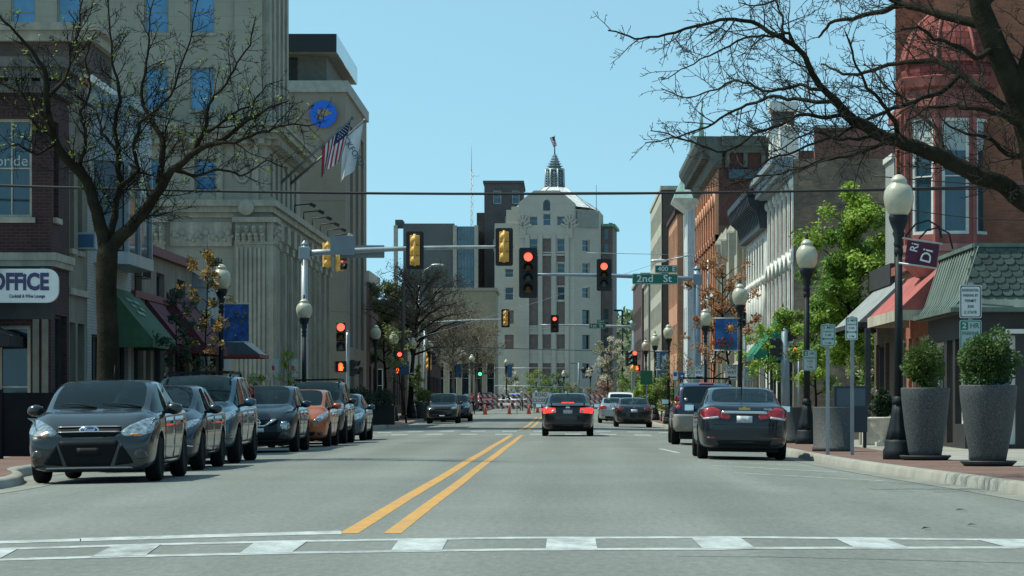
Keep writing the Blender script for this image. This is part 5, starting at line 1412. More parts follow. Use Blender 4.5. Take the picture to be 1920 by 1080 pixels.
# ---- modern tower with overhanging roof slab
def modern():
 Y0, x1 = 167.0, -12.9; w0 = -50.0; zt = 19.6; r = thing('concrete_tower', 'concrete office block with blue disc emblem and overhanging roof slab', 'building', (x1, Y0, .07))
 b = MB(); wall(b, (w0, Y0, .07), UX, x1-w0, zt); wall(b, (x1, Y0, .07), UYp, 18, zt, [(3.6, 4.5, 6.0, 18.0), (8.2, 4.5, 10.6, 18.0), (12.8, 4.5, 15.2, 18.0), (4,.5,7,3.4), (11,.5,15,3.4)], 1.0); wall(b, (x1, Y0+18, .07), -UX, 20, zt)
 shell(b, w0, x1, Y0, Y0+18, zt, zt+.07, 'T'); part('wall', b, M_panel, r, world=True)
 for o in [(3.6, 4.5, 6.0, 18.0), (8.2, 4.5, 10.6, 18.0), (12.8, 4.5, 15.2, 18.0), (4,.5,7,3.4), (11,.5,15,3.4)]: window(r, (x1, Y0, .07), UYp, o, 1.0, M_darktrim, G_dark, 2, 5, .08)
 c = MB(); c.bx(w0, x1+.15, Y0-.15, Y0+18.1, zt+.072, zt+.75); part('parapet', c, pm('pale_parapet', (.34,.36,.33), .8, var=.2), r, world=True)
 c = MB(); c.bx(-40, -14.15, Y0+1.5, Y0+15, zt+.752, 22.0); part('penthouse', c, pm('penthouse_wall', (.16,.16,.14), .8, var=.2), r, world=True)
 g = MB(); g.bx(-40, -15.9, Y0+1.44, Y0+1.497, zt+.76, 21.9); part('pane', g, G_dark, r, world=True)
 c = MB(); c.bx(-42, -13.46, Y0-.3, Y0+16.6, 22.0, 22.35); s = part('roof_slab', c, pm('slab_soffit', (.24,.23,.19), .8, var=.2), r, world=True)
 c = MB(); c.bx(-42, -13.42, Y0-.36, Y0-.305, 22.02, 23.1); c.bx(-13.455, -13.40, Y0-.3, Y0+16.6, 22.02, 23.1, 1); c.bx(-42, -13.46, Y0-.3, Y0+16.6, 22.352, 23.05)
 part('fascia', c, [pm('dark_fascia', (.012,.016,.02), .4, var=.1), glassmat('pale_fascia_glass', (.25,.32,.35), .1, .2)], r, world=True)
 # emblem
 e = MB(); cx, cz = -14.2, 18.35
 def disc(bb, R0, R1, y, n=36): bb.lathe([(R0,-.05),(R1,-.05),(R1,.05),(R0,.05),(R0,-.05)] if R0 > 0 else [(0,-.05),(R1,-.05),(R1,.05),(0,.05)], n, axis='Y'); bb.v = [(p[0]+cx, p[1]+y, p[2]+cz) for p in bb.v]
 disc(e, 0, .80, Y0-.12); e.sm = [False]*len(e.sm); em = part('emblem', e, M_logo, r, world=True)
 e = MB(); e.bx(cx-.34, cx+.30, Y0-.20, Y0-.172, cz-.10, cz+.30); e.bx(cx-.46, cx-.05, Y0-.196, Y0-.173, cz-.28, cz-.102); e.bx(cx+.05, cx+.5, Y0-.197, Y0-.174, cz+.0, cz+.12); part('emblem_inset', e, M_gold, em, world=True)
modern()
def lowbrick():
 r = thing('low_brick_building', 'low red brick building behind the bare tree on the left', 'building', (-13, 187, .2))
 b = MB(); wall(b, (-45, 187, .07), UX, 32, 9.2, [(24, 1.0, 26, 4), (28, 1.0, 30, 4)]); wall(b, (-13, 187, .07), UYp, 11, 9.2, [(2, .8, 4, 3.6), (6, .8, 9, 3.6)]); shell(b, -45, -13, 187, 198, 9.2, 9.27, 'T'); part('wall', b, brickmat('plum_brick', (.16,.075,.07), (.12,.06,.055), (.13,.10,.09)), r, world=True)
 for o in [(24, 1.0, 26, 4), (28, 1.0, 30, 4)]: window(r, (-45, 187, .07), UX, o, .22, M_darktrim, G_dark, 2, 2)
 for o in [(2, .8, 4, 3.6), (6, .8, 9, 3.6)]: window(r, (-13, 187, .07), UYp, o, .22, M_darktrim, G_dark, 2, 1)
 c = MB(); c.bx(-45, -12.85, 186.8, 198, 9.272, 10.0); part('coping', c, pm('pale_roof_edge', (.5,.5,.46), .7, var=.2), r, world=True)
lowbrick()
def plain_block(name, label, x0, x1, y0, y1, zt, mat, sops=(), eops=(), wops=(), gl=None, fr=None, side='L', top=M_roofdk, coping=None, nyw=2, nxw=1):
 """far block with windows on the face towards us and on the street side"""
 r = thing(name, label, 'building', (x1 if side == 'L' else x0, y0, rise(y0)+.07)); z0 = rise(y0)-.05
 gl = gl or G_dark; fr = fr or M_whitetrim
 b = MB(); wall(b, (x0, y0, z0), UX, x1-x0, zt-z0, sops, .25)
 wall(b, (x1, y0, z0), UYp, y1-y0, zt-z0, eops, .25); wall(b, (x0, y1, z0), UYm, y1-y0, zt-z0, wops, .25)
 wall(b, (x1, y1, z0), -UX, x1-x0, zt-z0); part('wall', b, mat, r, world=True)
 t = MB(); shell(t, x0, x1, y0, y1, zt-.1, zt-.02, 'T'); part('roof', t, top, r, world=True)
 for o in sops: window(r, (x0, y0, z0), UX, o, .25, fr, gl, nxw, nyw, .08)
 for o in eops: window(r, (x1, y0, z0), UYp, o, .25, fr, gl, nxw, nyw, .08)
 for o in wops: window(r, (x0, y1, z0), UYm, o, .25, fr, gl, nxw, nyw, .08)
 if coping:
  c = MB(); c.bx(x0-.2, x1+.2, y0-.2, y1+.2, zt-.015, zt+.35); part('coping', c, coping, r, world=True)
 return r
# left side beyond 1st street: shops under the trees
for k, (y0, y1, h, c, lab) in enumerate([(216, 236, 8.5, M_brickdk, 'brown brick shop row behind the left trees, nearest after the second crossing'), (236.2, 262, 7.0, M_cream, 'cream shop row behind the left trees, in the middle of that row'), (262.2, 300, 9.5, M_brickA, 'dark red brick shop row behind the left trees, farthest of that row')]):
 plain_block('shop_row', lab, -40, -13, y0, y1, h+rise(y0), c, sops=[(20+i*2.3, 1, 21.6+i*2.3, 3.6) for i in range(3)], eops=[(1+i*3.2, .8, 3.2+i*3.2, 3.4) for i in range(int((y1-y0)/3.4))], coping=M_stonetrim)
plain_block('cream_building', 'low cream walled building left of the light stone tower', -16.5, -8.2, 345, 360, Z_(545, 345), pm('pale_cream_wall', (.30,.255,.175), .8, var=.12), sops=[(1.0+i*1.55, 1.5, 2.0+i*1.55, 5.5) for i in range(5)], coping=pm('tan_edge', (.30,.26,.2), .8))
def glass_office():
 Y = 420; x0, x1 = X_(738, Y), X_(896, Y); zt = Z_(424, Y); r = thing('glass_office', 'dark office block with blue glass strips far left of the stone tower', 'building', (x1, Y, 1))
 b = MB(); b.bx(x0+1.4, x1-.0, Y+.6, Y+25, 0, zt); part('glass_wall', b, glassmat('office_glass', (.03,.09,.13), .06, .5, spec=.9), r, world=True)
 b = MB(); b.bx(x0+1.5, X_(852, Y), Y, Y+.597, 12, zt+.4); part('wall', b, pm('charcoal_panel', (.085,.10,.105), .7, var=.2, scale=.2), r, world=True)  # charcoal lifted: far haze is painted into the panel colour
 for px in (742, 853, 893):
  c = MB(); x = X_(px, Y); c.bx(x-.28, x+.28, Y-.5, Y+.9, 0, zt+.1); part('fin', c, pm('pale_fin', (.34,.33,.29), .8, var=.2), r, world=True)
 c = MB(); c.bx(x0+.2, x0+1.3, Y+.5, Y+6, zt, zt+1.0); part('vent_housing', c, M_roofdk, r, world=True)
 for k in range(9):
  c = MB(); z = zt-2.0-k*2.2; c.bx(X_(856, Y), x1-.3, Y+.52, Y+.597, z, z+.14); part('mullion', c, pm('steel_mullion', (.10,.14,.16), .5, var=.1), r, world=True)
 for k in range(6):
  c = MB(); x = X_(858+k*6, Y); c.bx(x-.05, x+.05, Y+.50, Y+.515, 12, zt); part('mullion', c, MATS['steel_mullion'], r, world=True)
glass_office()
def brown_tower():
 Y = 432; x0, x1 = X_(908, Y), X_(980, Y); zt = Z_(343, Y)
 plain_block('brown_tower', 'tall dark brown tower behind the left of the stone tower', x0, x1, Y, Y+18, zt, pm('dark_brown_brick', (.10,.082,.078), .85, var=.25, scale=.4), sops=[(1.4, zt-4.4, 2.6, zt-2.4), (4.3, zt-4.4, 5.4, zt-2.4), (3.2, zt-8.2, 4.3, zt-6.4), (1.4, zt-11.8, 2.6, zt-9.9)], gl=G_teal, coping=pm('tower_edge', (.10,.085,.08), .8))  # brick brown lightened, with distance haze mixed into its colour
 c = MB(); c.bx(x0-1.2, x0-.03, Y+1, Y+12, 0, Z_(398, Y)); solo('stair_tower', c, M_brickdk, 'narrow brown shaft on the left flank of the dark brown tower', 'building', (x0-.6, Y+1, 1))
brown_tower()
def radio_mast():
 Y = 560; x = X_(884, Y); z0, z1 = 2.0, Z_(264, Y); b = MB(); w_ = .35; zl = Z_(318, Y)
 L3 = [(w_*math.cos(a), w_*math.sin(a)) for a in (0, 2.1, 4.2)]
 for a in L3: b.tube([(a[0], a[1], z0), (a[0]*.7, a[1]*.7, zl)], .06, 5)
 z = z0+10; k = 0
 while z < zl-1.2:
  p, q = L3[k % 3], L3[(k+1) % 3]; b.tube([(p[0]*.85, p[1]*.85, z), (q[0]*.85, q[1]*.85, z+1.2)], .035, 4); z += .6; k += 1
 b.tube([(0,0,zl-.5),(0,0,z1)], [.06,.03], 5); b.tube([(0,0,Z_(330,Y)),(1.5,0,Z_(330,Y)),(1.5,0,Z_(324,Y))], .045, 5)
 solo('radio_mast', b, pm('galvanised_steel', (.35,.37,.38), .5, .5, var=.1), 'thin lattice radio mast rising left of the stone tower', 'mast', (x, Y, 0), world=False)
radio_mast()
# ---- the stone tower at the end of the street
def stone_tower():
 Y = 400.0; k = Y/F; r = thing('stone_tower', 'light stone tower with white metal roof and stepped spire closing the street', 'building', (X_(1024, Y), Y, 2))
 zb = .8; M_ts = brickmat('pale_tower_stone', (.43,.41,.355), (.41,.395,.34), (.365,.34,.275), bw=2.2, rh=1.1, ms=.02, var=.16, vscale=.12, bump=.1, streak=.2)
 x = lambda px: X_(px, Y); z = lambda py: Z_(py, Y)
 # central projecting bay
 def wl(xa, xb, yf, zt, ops, name='wall', back=14):
  b = MB(); wall(b, (xa, yf, zb), UX, xb-xa, zt-zb, ops, .35)
  wall(b, (xb, yf, zb), UYp, back, zt-zb); wall(b, (xa, yf+back, zb), UYm, back, zt-zb); shell(b, xa, xb, yf, yf+back, zt-.05, zt, 'T')
  return part(name, b, M_ts, r, world=True)
 def op(xa, pxa, pxb, pya, pyb): return (x(pxa)-xa, z(pyb)-zb, x(pxb)-xa, z(pya)-zb)
 cols = ((992, 1008.5), (1017.5, 1033), (1044, 1059.5)); xa = x(972)
 rows_c = {0: [(405,423),(447,472)], 1: [(400,423)], 2: [(405,423),(447,472),(493,512),(537,563)]}
 cop = []
 for ci, (a, b_) in enumerate(cols):
  for (p, q) in rows_c[ci]: cop.append((op(xa, a, b_, p, q), True))
  lo_ = {0: [(475, 610)], 1: [(447, 472), (475, 610)], 2: [(475, 491), (514, 535), (566, 610)]}[ci]
  for (p, q) in lo_: cop.append((op(xa, a, b_, p, q), False))
  for (p, q) in ((627, 654), (681, 709)): cop.append((op(xa, a, b_, p, q), False))
  cop.append((op(xa, a, b_, 714, 728), True))
 wl(xa, x(1077), Y, z(383), [o for o, g in cop])
 for o, g in cop:
  if g: window(r, (xa, Y, zb), UX, o, .35, M_whitetrim, G_teal, 1, 2, .09)
  else:
   q = MB(); q.quad((xa+o[0], Y+.18, zb+o[1]), (xa+o[2], Y+.18, zb+o[1]), (xa+o[2], Y+.18, zb+o[3]), (xa+o[0], Y+.18, zb+o[3])); part('spandrel', q, M_spandrel, r, world=True, fix=False)
 # gable above the bay
 g = MB(); g.prism([(x(972), Y, z(383)), (x(1077), Y, z(383)), (x(1077), Y, z(380)), (x(1049), Y, z(357)), (x(1001), Y, z(357)), (x(972), Y, z(380))], (0,.02,0), (0,6,0)); part('gable', g, M_ts, r, world=True)
 aw = MB(); pts = [(x(1018.5), z(395)), (x(1031.5), z(395)), (x(1031.5), z(381)), (x(1029), z(376)), (x(1025), z(374)), (x(1021), z(376)), (x(1018.5), z(381))]
 aw.prism([(a, Y, c) for a, c in pts], (0,-.03,0), (0,.015,0)); part('arched_window', aw, G_dark, r, world=True)
 # shell reliefs at the bay shoulders
 for cx in (980, 1068):
  f = MB()
  for t in range(7):
   a = R(20+t*23); f.box((x(cx)+1.0*math.cos(a)*.6, Y-.10, z(430)+1.3*math.sin(a)), (.26, .22, 1.5), (0, PI/2-a, 0))
  f.box((x(cx), Y-.08, z(436)), (.9,.16,1.6)); part('relief', f, M_ts, r, world=True)
 # pilaster strips between the window columns
 for px in (988.5, 1013, 1038.5, 1063):
  p = MB(); p.bx(x(px)-.28, x(px)+.28, Y-.22, Y-.003, zb, z(440)); part('pilaster', p, M_ts, r, world=True)
 for py in (616, 660, 478):
  p = MB(); p.bx(x(990), x(1061), Y-.12, Y-.003, z(py)-.12, z(py)+.12); part('sill_band', p, M_ts, r, world=True)
 # wings
 xl = x(925); lops = [op(xl, 944, 961, a, b_) for a, b_ in ((502,519),(537,562),(581,606),(627,654),(681,709))]
 wl(xl, x(972)-.003, Y+1.6, z(417), lops)
 for i, o in enumerate(lops):
  if i in (0, 1): window(r, (xl, Y+1.6, zb), UX, o, .35, M_whitetrim, G_dark, 1, 2, .09)
  else:
   q = MB(); q.quad((xl+o[0], Y+1.8, zb+o[1]), (xl+o[2], Y+1.8, zb+o[1]), (xl+o[2], Y+1.8, zb+o[3]), (xl+o[0], Y+1.8, zb+o[3])); part('spandrel', q, M_spandrel, r, world=True, fix=False)
 s = MB(); s.bx(x(946), x(972)-.02, Y+2.4, Y+12, z(417)+.003, z(391)); s.bx(x(956), x(972)-.03, Y+2.2, Y+2.39, z(417)+.003, z(385)); part('stepped_wall', s, M_ts, r, world=True)
 # right wing turns back at an angle
 A = Vector((x(1077)+.003, Y+1.0, zb)); B = Vector((x(1120), Y+5.5, zb)); uu = (B-A).normalized(); W_ = (B-A).length
 rops = [(W_*.30, z(q)-zb, W_*.60, z(p)-zb) for p, q in ((447,470),(491,511),(537,558),(580,607),(627,654),(681,709))]
 b = MB(); wall(b, A, uu, W_, z(391)-zb, rops, .35); wall(b, B, UYp, 10, z(391)-zb); shell(b, A.x, B.x, Y+5.5, Y+16, z(391)-.05, z(391), 'T'); b.poly([A+Z*(z(391)-zb), B+Z*(z(391)-zb), (A.x, B.y, z(391))]); part('wall', b, M_ts, r, world=True)
 for i, o in enumerate(rops):
  window(r, A, uu, o, .35, M_whitetrim if i < 3 else M_darktrim, G_teal if i < 4 else G_dark, 1, 2, .09)
 nn = uu.cross(Z); c = MB(); p0 = A+uu*(W_*.05)+Z*(z(424)-zb); p1 = A+uu*(W_*.92)+Z*(z(424)-zb)
 c.prism([p0, p1, p1+Z*2.3, p0+Z*2.3], nn*.003, nn*.22); part('frieze_panel', c, pm('grey_stone_panel', (.25,.26,.24), .8, var=.2), r, world=True)
 c = MB(); p0 = A+uu*(W_*.2)-Z*0; p1 = A+uu*(W_*.98); c.prism([p0, p1, p1+Z*(z(560)-zb), p0+Z*(z(556)-zb)], nn*.30, nn*.75); part('stepped_pier', c, M_ts, r, world=True) if False else None
 # brick rear block with green cap
 c = MB(); c.bx(x(1120)+.1, x(1142), Y+10, Y+22, zb, z(417)); part('rear_wall', c, M_spandrel, r, world=True)
 for i, py in enumerate((432, 460, 585, 610, 636)):
  q = MB(); q.bx(x(1126), x(1134), Y+9.93, Y+9.997, z(py)-.75, z(py)+.75); q2 = part('window', q, G_teal, r, world=True)
 c = MB(); c.bx(x(1124), x(1147), Y+9.5, Y+22.5, z(417)+.003, z(412)); c.bx(x(1133), x(1140), Y+12, Y+15, z(412)+.003, z(408)); part('cap', c, pm('green_copper_cap', (.14,.30,.22), .6, var=.2), r, world=True)
 # roof pyramid with facets
 base_ = [(x(963), Y+3.2), (x(1001)-.6, Y+.6), (x(1049)+.6, Y+.6), (x(1104), Y+3.2), (x(1117), Y+8), (x(1104), Y+14), (x(963), Y+14), (x(955), Y+8)]
 top_ = [(x(1013), Y+6.6), (x(1024), Y+5.8), (x(1040), Y+5.8), (x(1052), Y+6.6), (x(1052), Y+8.5), (x(1048), Y+10), (x(1016), Y+10), (x(1013), Y+8.5)]
 zbs = [z(387), z(384), z(384), z(387), z(389), z(387), z(387), z(389)]
 m = MB()
 for i in range(8):
  j = (i+1) % 8; m.quad((*base_[i], zbs[i]), (*base_[j], zbs[j]), (*top_[j], z(345)), (*top_[i], z(345)))
 m.poly([(*p, z(345)) for p in top_]); part('roof', m, M_metalroof, r, world=True)
 rb = MB()
 for i in range(8): rb.tube([(*base_[i], zbs[i]+.05), (*top_[i], z(345)+.05)], .09, 5)
 part('roof_ridge', rb, M_metalroof, r, world=True)
 # lantern
 cx, cy = x(1032.5), Y+8; M_lan = pm('blue_grey_metal', (.30,.37,.40), .45, .4, var=.2, streak=.2)
 m = MB(); rr = 19*k; zz0, zz1 = z(345)+.003, z(309)
 octo = [(cx+rr*math.cos(R(22.5+45*i)), cy+rr*math.sin(R(22.5+45*i))) for i in range(8)]
 m.prism([(*p, 0) for p in [(cx+(a-cx)*.88, cy+(b_-cy)*.88) for a, b_ in octo]], (0,0,zz0), (0,0,zz1)); part('lantern', m, pm('lantern_core', (.06,.09,.11), .5, var=.1), r, world=True)
 m = MB()
 for p in octo: m.tube([(*p, zz0), (cx+(p[0]-cx)*.93, cy+(p[1]-cy)*.93, zz1)], .15, 5)
 for i in range(8):
  a, b_ = Vector(octo[i]), Vector(octo[(i+1) % 8]); mid = (a+b_)/2
  m.tube([(*mid, zz0), (*mid, zz1)], .06, 4)
  for t in range(6):
   zz = zz0+.15+t*(zz1-zz0-.5)/6
   m.tube([(*mid, zz), (*(a*.9+mid*.1), zz+.42)], .05, 4); m.tube([(*mid, zz), (*(b_*.9+mid*.1), zz+.42)], .05, 4)
 m.lathe([(rr*1.04, zz0),(rr*1.04, zz0+.14)], 8, (cx, cy, 0)); m.lathe([(rr*1.0, zz1-.12),(rr*1.0, zz1+.05)], 8, (cx, cy, 0)); part('lattice', m, M_lan, r, world=True)
 m = MB()
 for i in range(6):
  q = i/6; z0_, z1_ = zz1+.06+(z(281)-zz1)*q, zz1+(z(281)-zz1)*(i+1)/6; w0_ = rr*(.80-.66*q)
  m.lathe([(w0_*1.14, z0_),(w0_*1.18, z0_+.08),(w0_*.86, z0_+.10),(w0_*.72, z1_+.05)], 8, (cx, cy, 0), smooth=False)
 part('spire', m, M_lan, r, world=True)
 f = thing('flag', 'small striped flag on the spire of the stone tower', 'flag', (cx, cy, z(283)))
 m = MB(); m.tube([(0,0,-.2),(0,0,z(244)-z(283))], [.12,.05], 6); part('pole', m, M_darktrim, f)
 h = z(244)-z(283); g = cloth(Vector((-.05,0,h-.1)), Vector((-.75,0,h-.35)), 1.45, 12, 12, .06, (.35,0,0)); part('cloth', grid_mesh(g, lambda s, t: 2 if (t < .4 and s < .5) else (0 if int(t*12.9) % 2 == 0 else 1)), [F_red, F_white, F_blue], f, fix=False)
 w_ = MB(); w_.tube([(0,0,0),(0,0,z(340)-z(391))], [.05,.03], 5); solo('lightning_rod', w_, M_darktrim, 'thin rod on the right shoulder of the stone tower', 'rod', (x(1113), Y+7, z(391)), world=False)
stone_tower()
for o in COL.objects:
 if o.name == 'stone_tower': o.rotation_euler = (0, 0, R(-4)); st_ = o
for o in list(COL.objects):
 if o.get('label') in ('small striped flag on the spire of the stone tower', 'thin rod on the right shoulder of the stone tower'):
  d_ = o.location-st_.location; o.location = st_.location+Matrix.Rotation(R(-4), 3, 'Z') @ d_
# ---------------------------------------------------------------- right side
def mansard_shop():
 x0, y0, y1 = 9.05, 63.0, 69.4; x1 = 26.0; r = thing('mansard_shop', 'dark shop with green shingled mansard roof on the right', 'building', (x0, y0, .07))
 ops = [(.25, .1, 1.15, 2.55), (1.5, .55, 3.4, 2.5), (3.8, .55, 6.4, 2.5), (6.8, .1, 7.8, 2.5)]
 eops = [(.5, .55, 2.9, 2.5), (3.4, .1, 4.4, 2.5), (4.8, .55, 6.1, 2.5)]
 M_blackshop = pm('black_shopfront', (.022, .021, .022), .6, var=.3)
 b = MB(); wall(b, (x0, y0, .07), UX, x1-x0, 3.1, ops, .25); wall(b, (x0, y1, .07), UYm, y1-y0, 3.1, eops, .25); part('wall', b, M_blackshop, r, world=True)
 window(r, (x0, y0, .07), UX, ops[0], .25, M_whitetrim, G_dark, 1, 1, .12, name='door'); window(r, (x0, y0, .07), UX, ops[3], .25, M_whitetrim, G_dark, 1, 1, .12, name='door')
 for o in ops[1:3]: window(r, (x0, y0, .07), UX, o, .25, M_darktrim, G_dark, 2, 1, .07, name='shop_window')
 window(r, (x0, y1, .07), UYm, eops[0], .25, M_whitetrim, G_dark, 2, 1, .07, name='shop_window'); window(r, (x0, y1, .07), UYm, eops[1], .25, M_whitetrim, G_dark, 1, 1, .1, name='door'); window(r, (x0, y1, .07), UYm, eops[2], .25, M_whitetrim, G_dark, 1, 1, .07, name='shop_window')
 c = MB(); c.bx(x0+.9, x1, y0-.06, y0-.004, 2.66, 2.76); part('white_band', c, M_whitetrim, r, world=True)
 c = MB(); c.bx(x0-.25, x1, y0-.25, y1+.1, 3.12, 3.2); part('soffit', c, M_darktrim, r, world=True)
 # mansard: flared green metal skirt, fish-scale shingles above (front), metal on the street slope
 zb, zt, in_ = 3.2, 4.62, .52
 m = MB()
 m.quad((x0-.3, y1+.1, zb), (x0-.3, y0-.3, zb), (x0-.08, y0-.08, zb+.28), (x0-.08, y1+.1, zb+.28)); m.quad((x0-.08, y1+.1, zb+.28), (x0-.08, y0-.08, zb+.28), (x0+.30, y0+.30, zt), (x0+.30, y1+.1, zt))
 m.quad((x0-.3, y0-.3, zb), (x1, y0-.3, zb), (x1, y0-.08, zb+.28), (x0-.08, y0-.08, zb+.28))
 m.quad((x0-.08, y0-.08, zb+.28), (x1, y0-.08, zb+.28), (x1, y0+.3, zt), (x0+.30, y0+.30, zt), 1)
 m.quad((x0+.3, y0+.3, zt), (x1, y0+.3, zt), (x1, y1+.1, zt), (x0+.3, y1+.1, zt), 1)
 part('mansard_roof', m, [M_greenroof, M_greensh], r, world=True)
 s = MB(); rr = random.Random(8)
 rows = 8; sl = Vector((0, .38, zt-zb-.28)); ln = sl.length; sl.normalize()
 for i in range(rows):
  for j in range(70):
   xx = x0-.05+.25*j+(.125 if i % 2 else 0)+.04*i
   if xx > x1-.3 or xx < x0+.30*i/rows-.02: continue
   base_ = Vector((xx, y0-.08, zb+.28))+sl*(ln*i/rows+.01); w_ = .118
   nrm = Vector((0,-sl.z, sl.y)); up_ = sl; t = .020+.010*rr.random()
   pts = [base_+Vector((-w_,0,0))+up_*.22, base_+Vector((-w_,0,0))+up_*.07, base_+Vector((-w_*.7,0,0))+up_*.015, base_, base_+Vector((w_*.7,0,0))+up_*.015, base_+Vector((w_,0,0))+up_*.07, base_+Vector((w_,0,0))+up_*.22]
   off = [.004,.02,.024,.026,.024,.02,.004]
   top = [p+nrm*(o+t) for p, o in zip(pts, off)]; bot = [p+nrm*.002 for p in pts]
   s.add(top+bot, [tuple(range(7))]+[(k, (k+1) % 7, 7+(k+1) % 7, 7+k) for k in range(7)], rr.choice([0,0,1]))
 part('shingles', s, [M_greensh, pm('green_shingle_light', (.06,.09,.08), .75, var=.4, scale=3)], r, world=True)
 c = MB()
 for k in range(15): yy = y0-.2+k*.46; c.tube([(x0-.3, yy, zb+.01), (x0-.08, yy+.02, zb+.29), (x0+.28, yy+.05, zt)], .014, 4)
 c.bx(x0+.24, x1, y0+.22, y0+.40, zt+.002, zt+.09); c.bx(x0+.22, x0+.40, y0+.402, y1+.1, zt+.002, zt+.09); part('ridge_trim', c, M_greenroof, r, world=True)
 g = MB(); g.bx(x0-.34, x1, y0-.36, y0-.30, zb-.06, zb+.04); g.bx(x0-.36, x0-.30, y0-.30, y1+.1, zb-.06, zb+.04); part('gutter_edge', g, M_greenroof, r, world=True)
mansard_shop()
def turret_building():
 x0, y0, y1 = 9.5, 71.6, 80.0; x1 = 27.0; zt = 13.0; r = thing('red_turret_building', 'red brick building with domed corner turret and bay windows on the right', 'building', (x0, y0, .07))
 ops = [(2.55, 5.4, 3.0, 8.3), (5.0, 5.2, 6.2, 8.3), (8.0, 5.2, 9.2, 8.3)]
 b = MB(); wall(b, (x0, y0, .07), UX, x1-x0, zt, ops, .2)
 eops = [(.3, 5.2, 1.3, 8.2), (1.7, 5.2, 2.7, 8.2), (3.1, 5.2, 4.1, 8.2), (4.6, 5.2, 5.6, 8.2), (.5, .4, 2.6, 2.8), (3.1, .1, 4.1, 2.8), (4.7, .4, 7.8, 2.8)]
 wall(b, (x0, y1, .07), UYm, y1-y0, 9.4, eops, .2); wall(b, (x1, y1, .07), -UX, x1-x0, zt); shell(b, x0, x1, y0, y1, 9.4, 9.47, 'T')
 b.quad((x0+2.2, y0+.0, 9.4), (x1, y0, 9.4), (x1, y0+3, zt+.07), (x0+2.2, y0+3, zt+.07))
 part('wall', b, M_brickred, r, world=True)
 for o in ops: window(r, (x0, y0, .07), UX, o, .2, M_whitetrim, G_blue if o[0] < 3 else G_teal, 1, 2, .06, sill=M_redpaint)
 for o in eops[:4]: window(r, (x0, y1, .07), UYm, o, .2, M_redpaint, G_teal, 1, 2, .07)
 for o in eops[4:]: window(r, (x0, y1, .07), UYm, o, .2, M_cream, G_dark, 1, 1, .07, name='shop_window')
 c = MB(); c.bx(x0-.12, x0-.002, y0+1.3, y1, 4.72, 4.95); c.bx(x0-.2, x0-.002, y0+1.3, y1, 9.0, 9.3); part('cornice', c, M_redpaint, r, world=True)
 # octagon bay / turret
 cx, cy, rad = 9.98, 72.3, 1.22
 M_rd = M_redpaint
 def ring(rr, z, n=8): return [Vector((cx+rr*math.cos(R(22.5+360/n*i)), cy+rr*math.sin(R(22.5+360/n*i)), z)) for i in range(n)]
 body = MB(); z0, z1 = 4.95, 9.1; A = ring(rad, z0)
 win = []
 for i in range(8):
  a, q = A[i], A[(i+1) % 8]
  mid = (a+q)/2-Vector((cx, cy, z0))
  uu = (q-a).normalized(); W_ = (q-a).length
  if mid.y < .7 and not (mid.x > .7 and mid.y > .2):
   o = (W_*.13, .45, W_*.87, 3.4); wall(body, a, uu, W_, z1-z0, [o], .12); win.append((a, uu, o))
  else: wall(body, a, uu, W_, z1-z0)
 tw = part('turret', body, M_rd, r, world=True)
 M_blind = pm('window_blind', (.42,.46,.44), .8, var=.1)
 for a, uu, o in win: window(r, a, uu, o, .12, M_whitetrim, G_teal, 1, 2, .08, blind=M_blind, blindfrac=.28)
 c = MB(); n8 = 8
 def band(r0, r1, za, zb_, n=8):
  p = ring(r0, za, n); q = ring(r1, zb_, n)
  for i in range(n): c.quad(p[i], p[(i+1) % n], q[(i+1) % n], q[i])
 # corbelled foot
 prof = [(.15, 4.15), (rad*.72, 4.35), (rad*.98, 4.62), (rad*1.05, 4.8), (rad*1.05, 4.95), (rad*1.1, 4.96), (rad*1.1, 5.14), (rad*1.0, 5.15)]
 for (a, b_), (d, e) in zip(prof[:-1], prof[1:]): band(a, d, b_, e, 16)
 part('bay_foot', c, pm('rose_paint', (.36,.16,.14), .6, var=.2), r, world=True)
 c = MB()
 for (a, b_), (d, e) in zip(*(lambda p: (p[:-1], p[1:]))([(rad*1.0, 8.55), (rad*1.12, 8.65), (rad*1.12, 8.85), (rad*1.02, 8.9), (rad*1.02, 9.1), (rad*1.14, 9.15), (rad*1.2, 9.4), (rad*1.02, 9.45)])): band(a, d, b_, e)
 part('turret_cornice', c, M_rd, r, world=True)
 c = MB()
 for i in range(8):
  p = ring(rad*1.03, 5.15)[i]; c.bx(p.x-.05, p.x+.05, p.y-.05, p.y+.05, 5.15, 8.55)
 part('corner_post', c, M_rd, r, world=True)
 c = MB(); prof = [(rad*1.0, 9.44), (rad*1.02, 9.6), (rad*.99, 9.75), (rad*1.08, 9.78), (rad*1.04, 9.9), (rad*.99, 10.15), (rad*.86, 10.55), (rad*.68, 10.85), (rad*.48, 11.05), (rad*.30, 11.15), (.22, 11.4), (.14, 12.6), (.01, 12.9)]
 for (a, b_), (d, e) in zip(prof[:-1], prof[1:]): band(a, d, b_, e, 16)
 part('dome', c, M_redroof, r, world=True)
 c = MB()
 for i in range(8):
  pts = []
  for (a, b_) in prof[1:10]: p = ring(a*1.015, b_)[i]; pts.append(p)
  c.tube(pts, .05, 5)
 part('dome_rib', c, M_rd, r, world=True)
 c = MB(); c.bx(x0+2.2, x1, y0-.25, y0-.002, 9.0, 9.4); c.bx(x0+2.2, x1, y0-.12, y0-.002, 4.75, 4.95); part('cornice', c, M_rd, r, world=True)
turret_building()
ra = awning('red_awning', 'faded red awning with cream valance on the right shops', 9.48, 8.35, 69.6, 76.6, 4.5, 3.42, pm('faded_red_canvas', (.40,.10,.085), .8, var=.2, streak=.25), .26, M_cream)
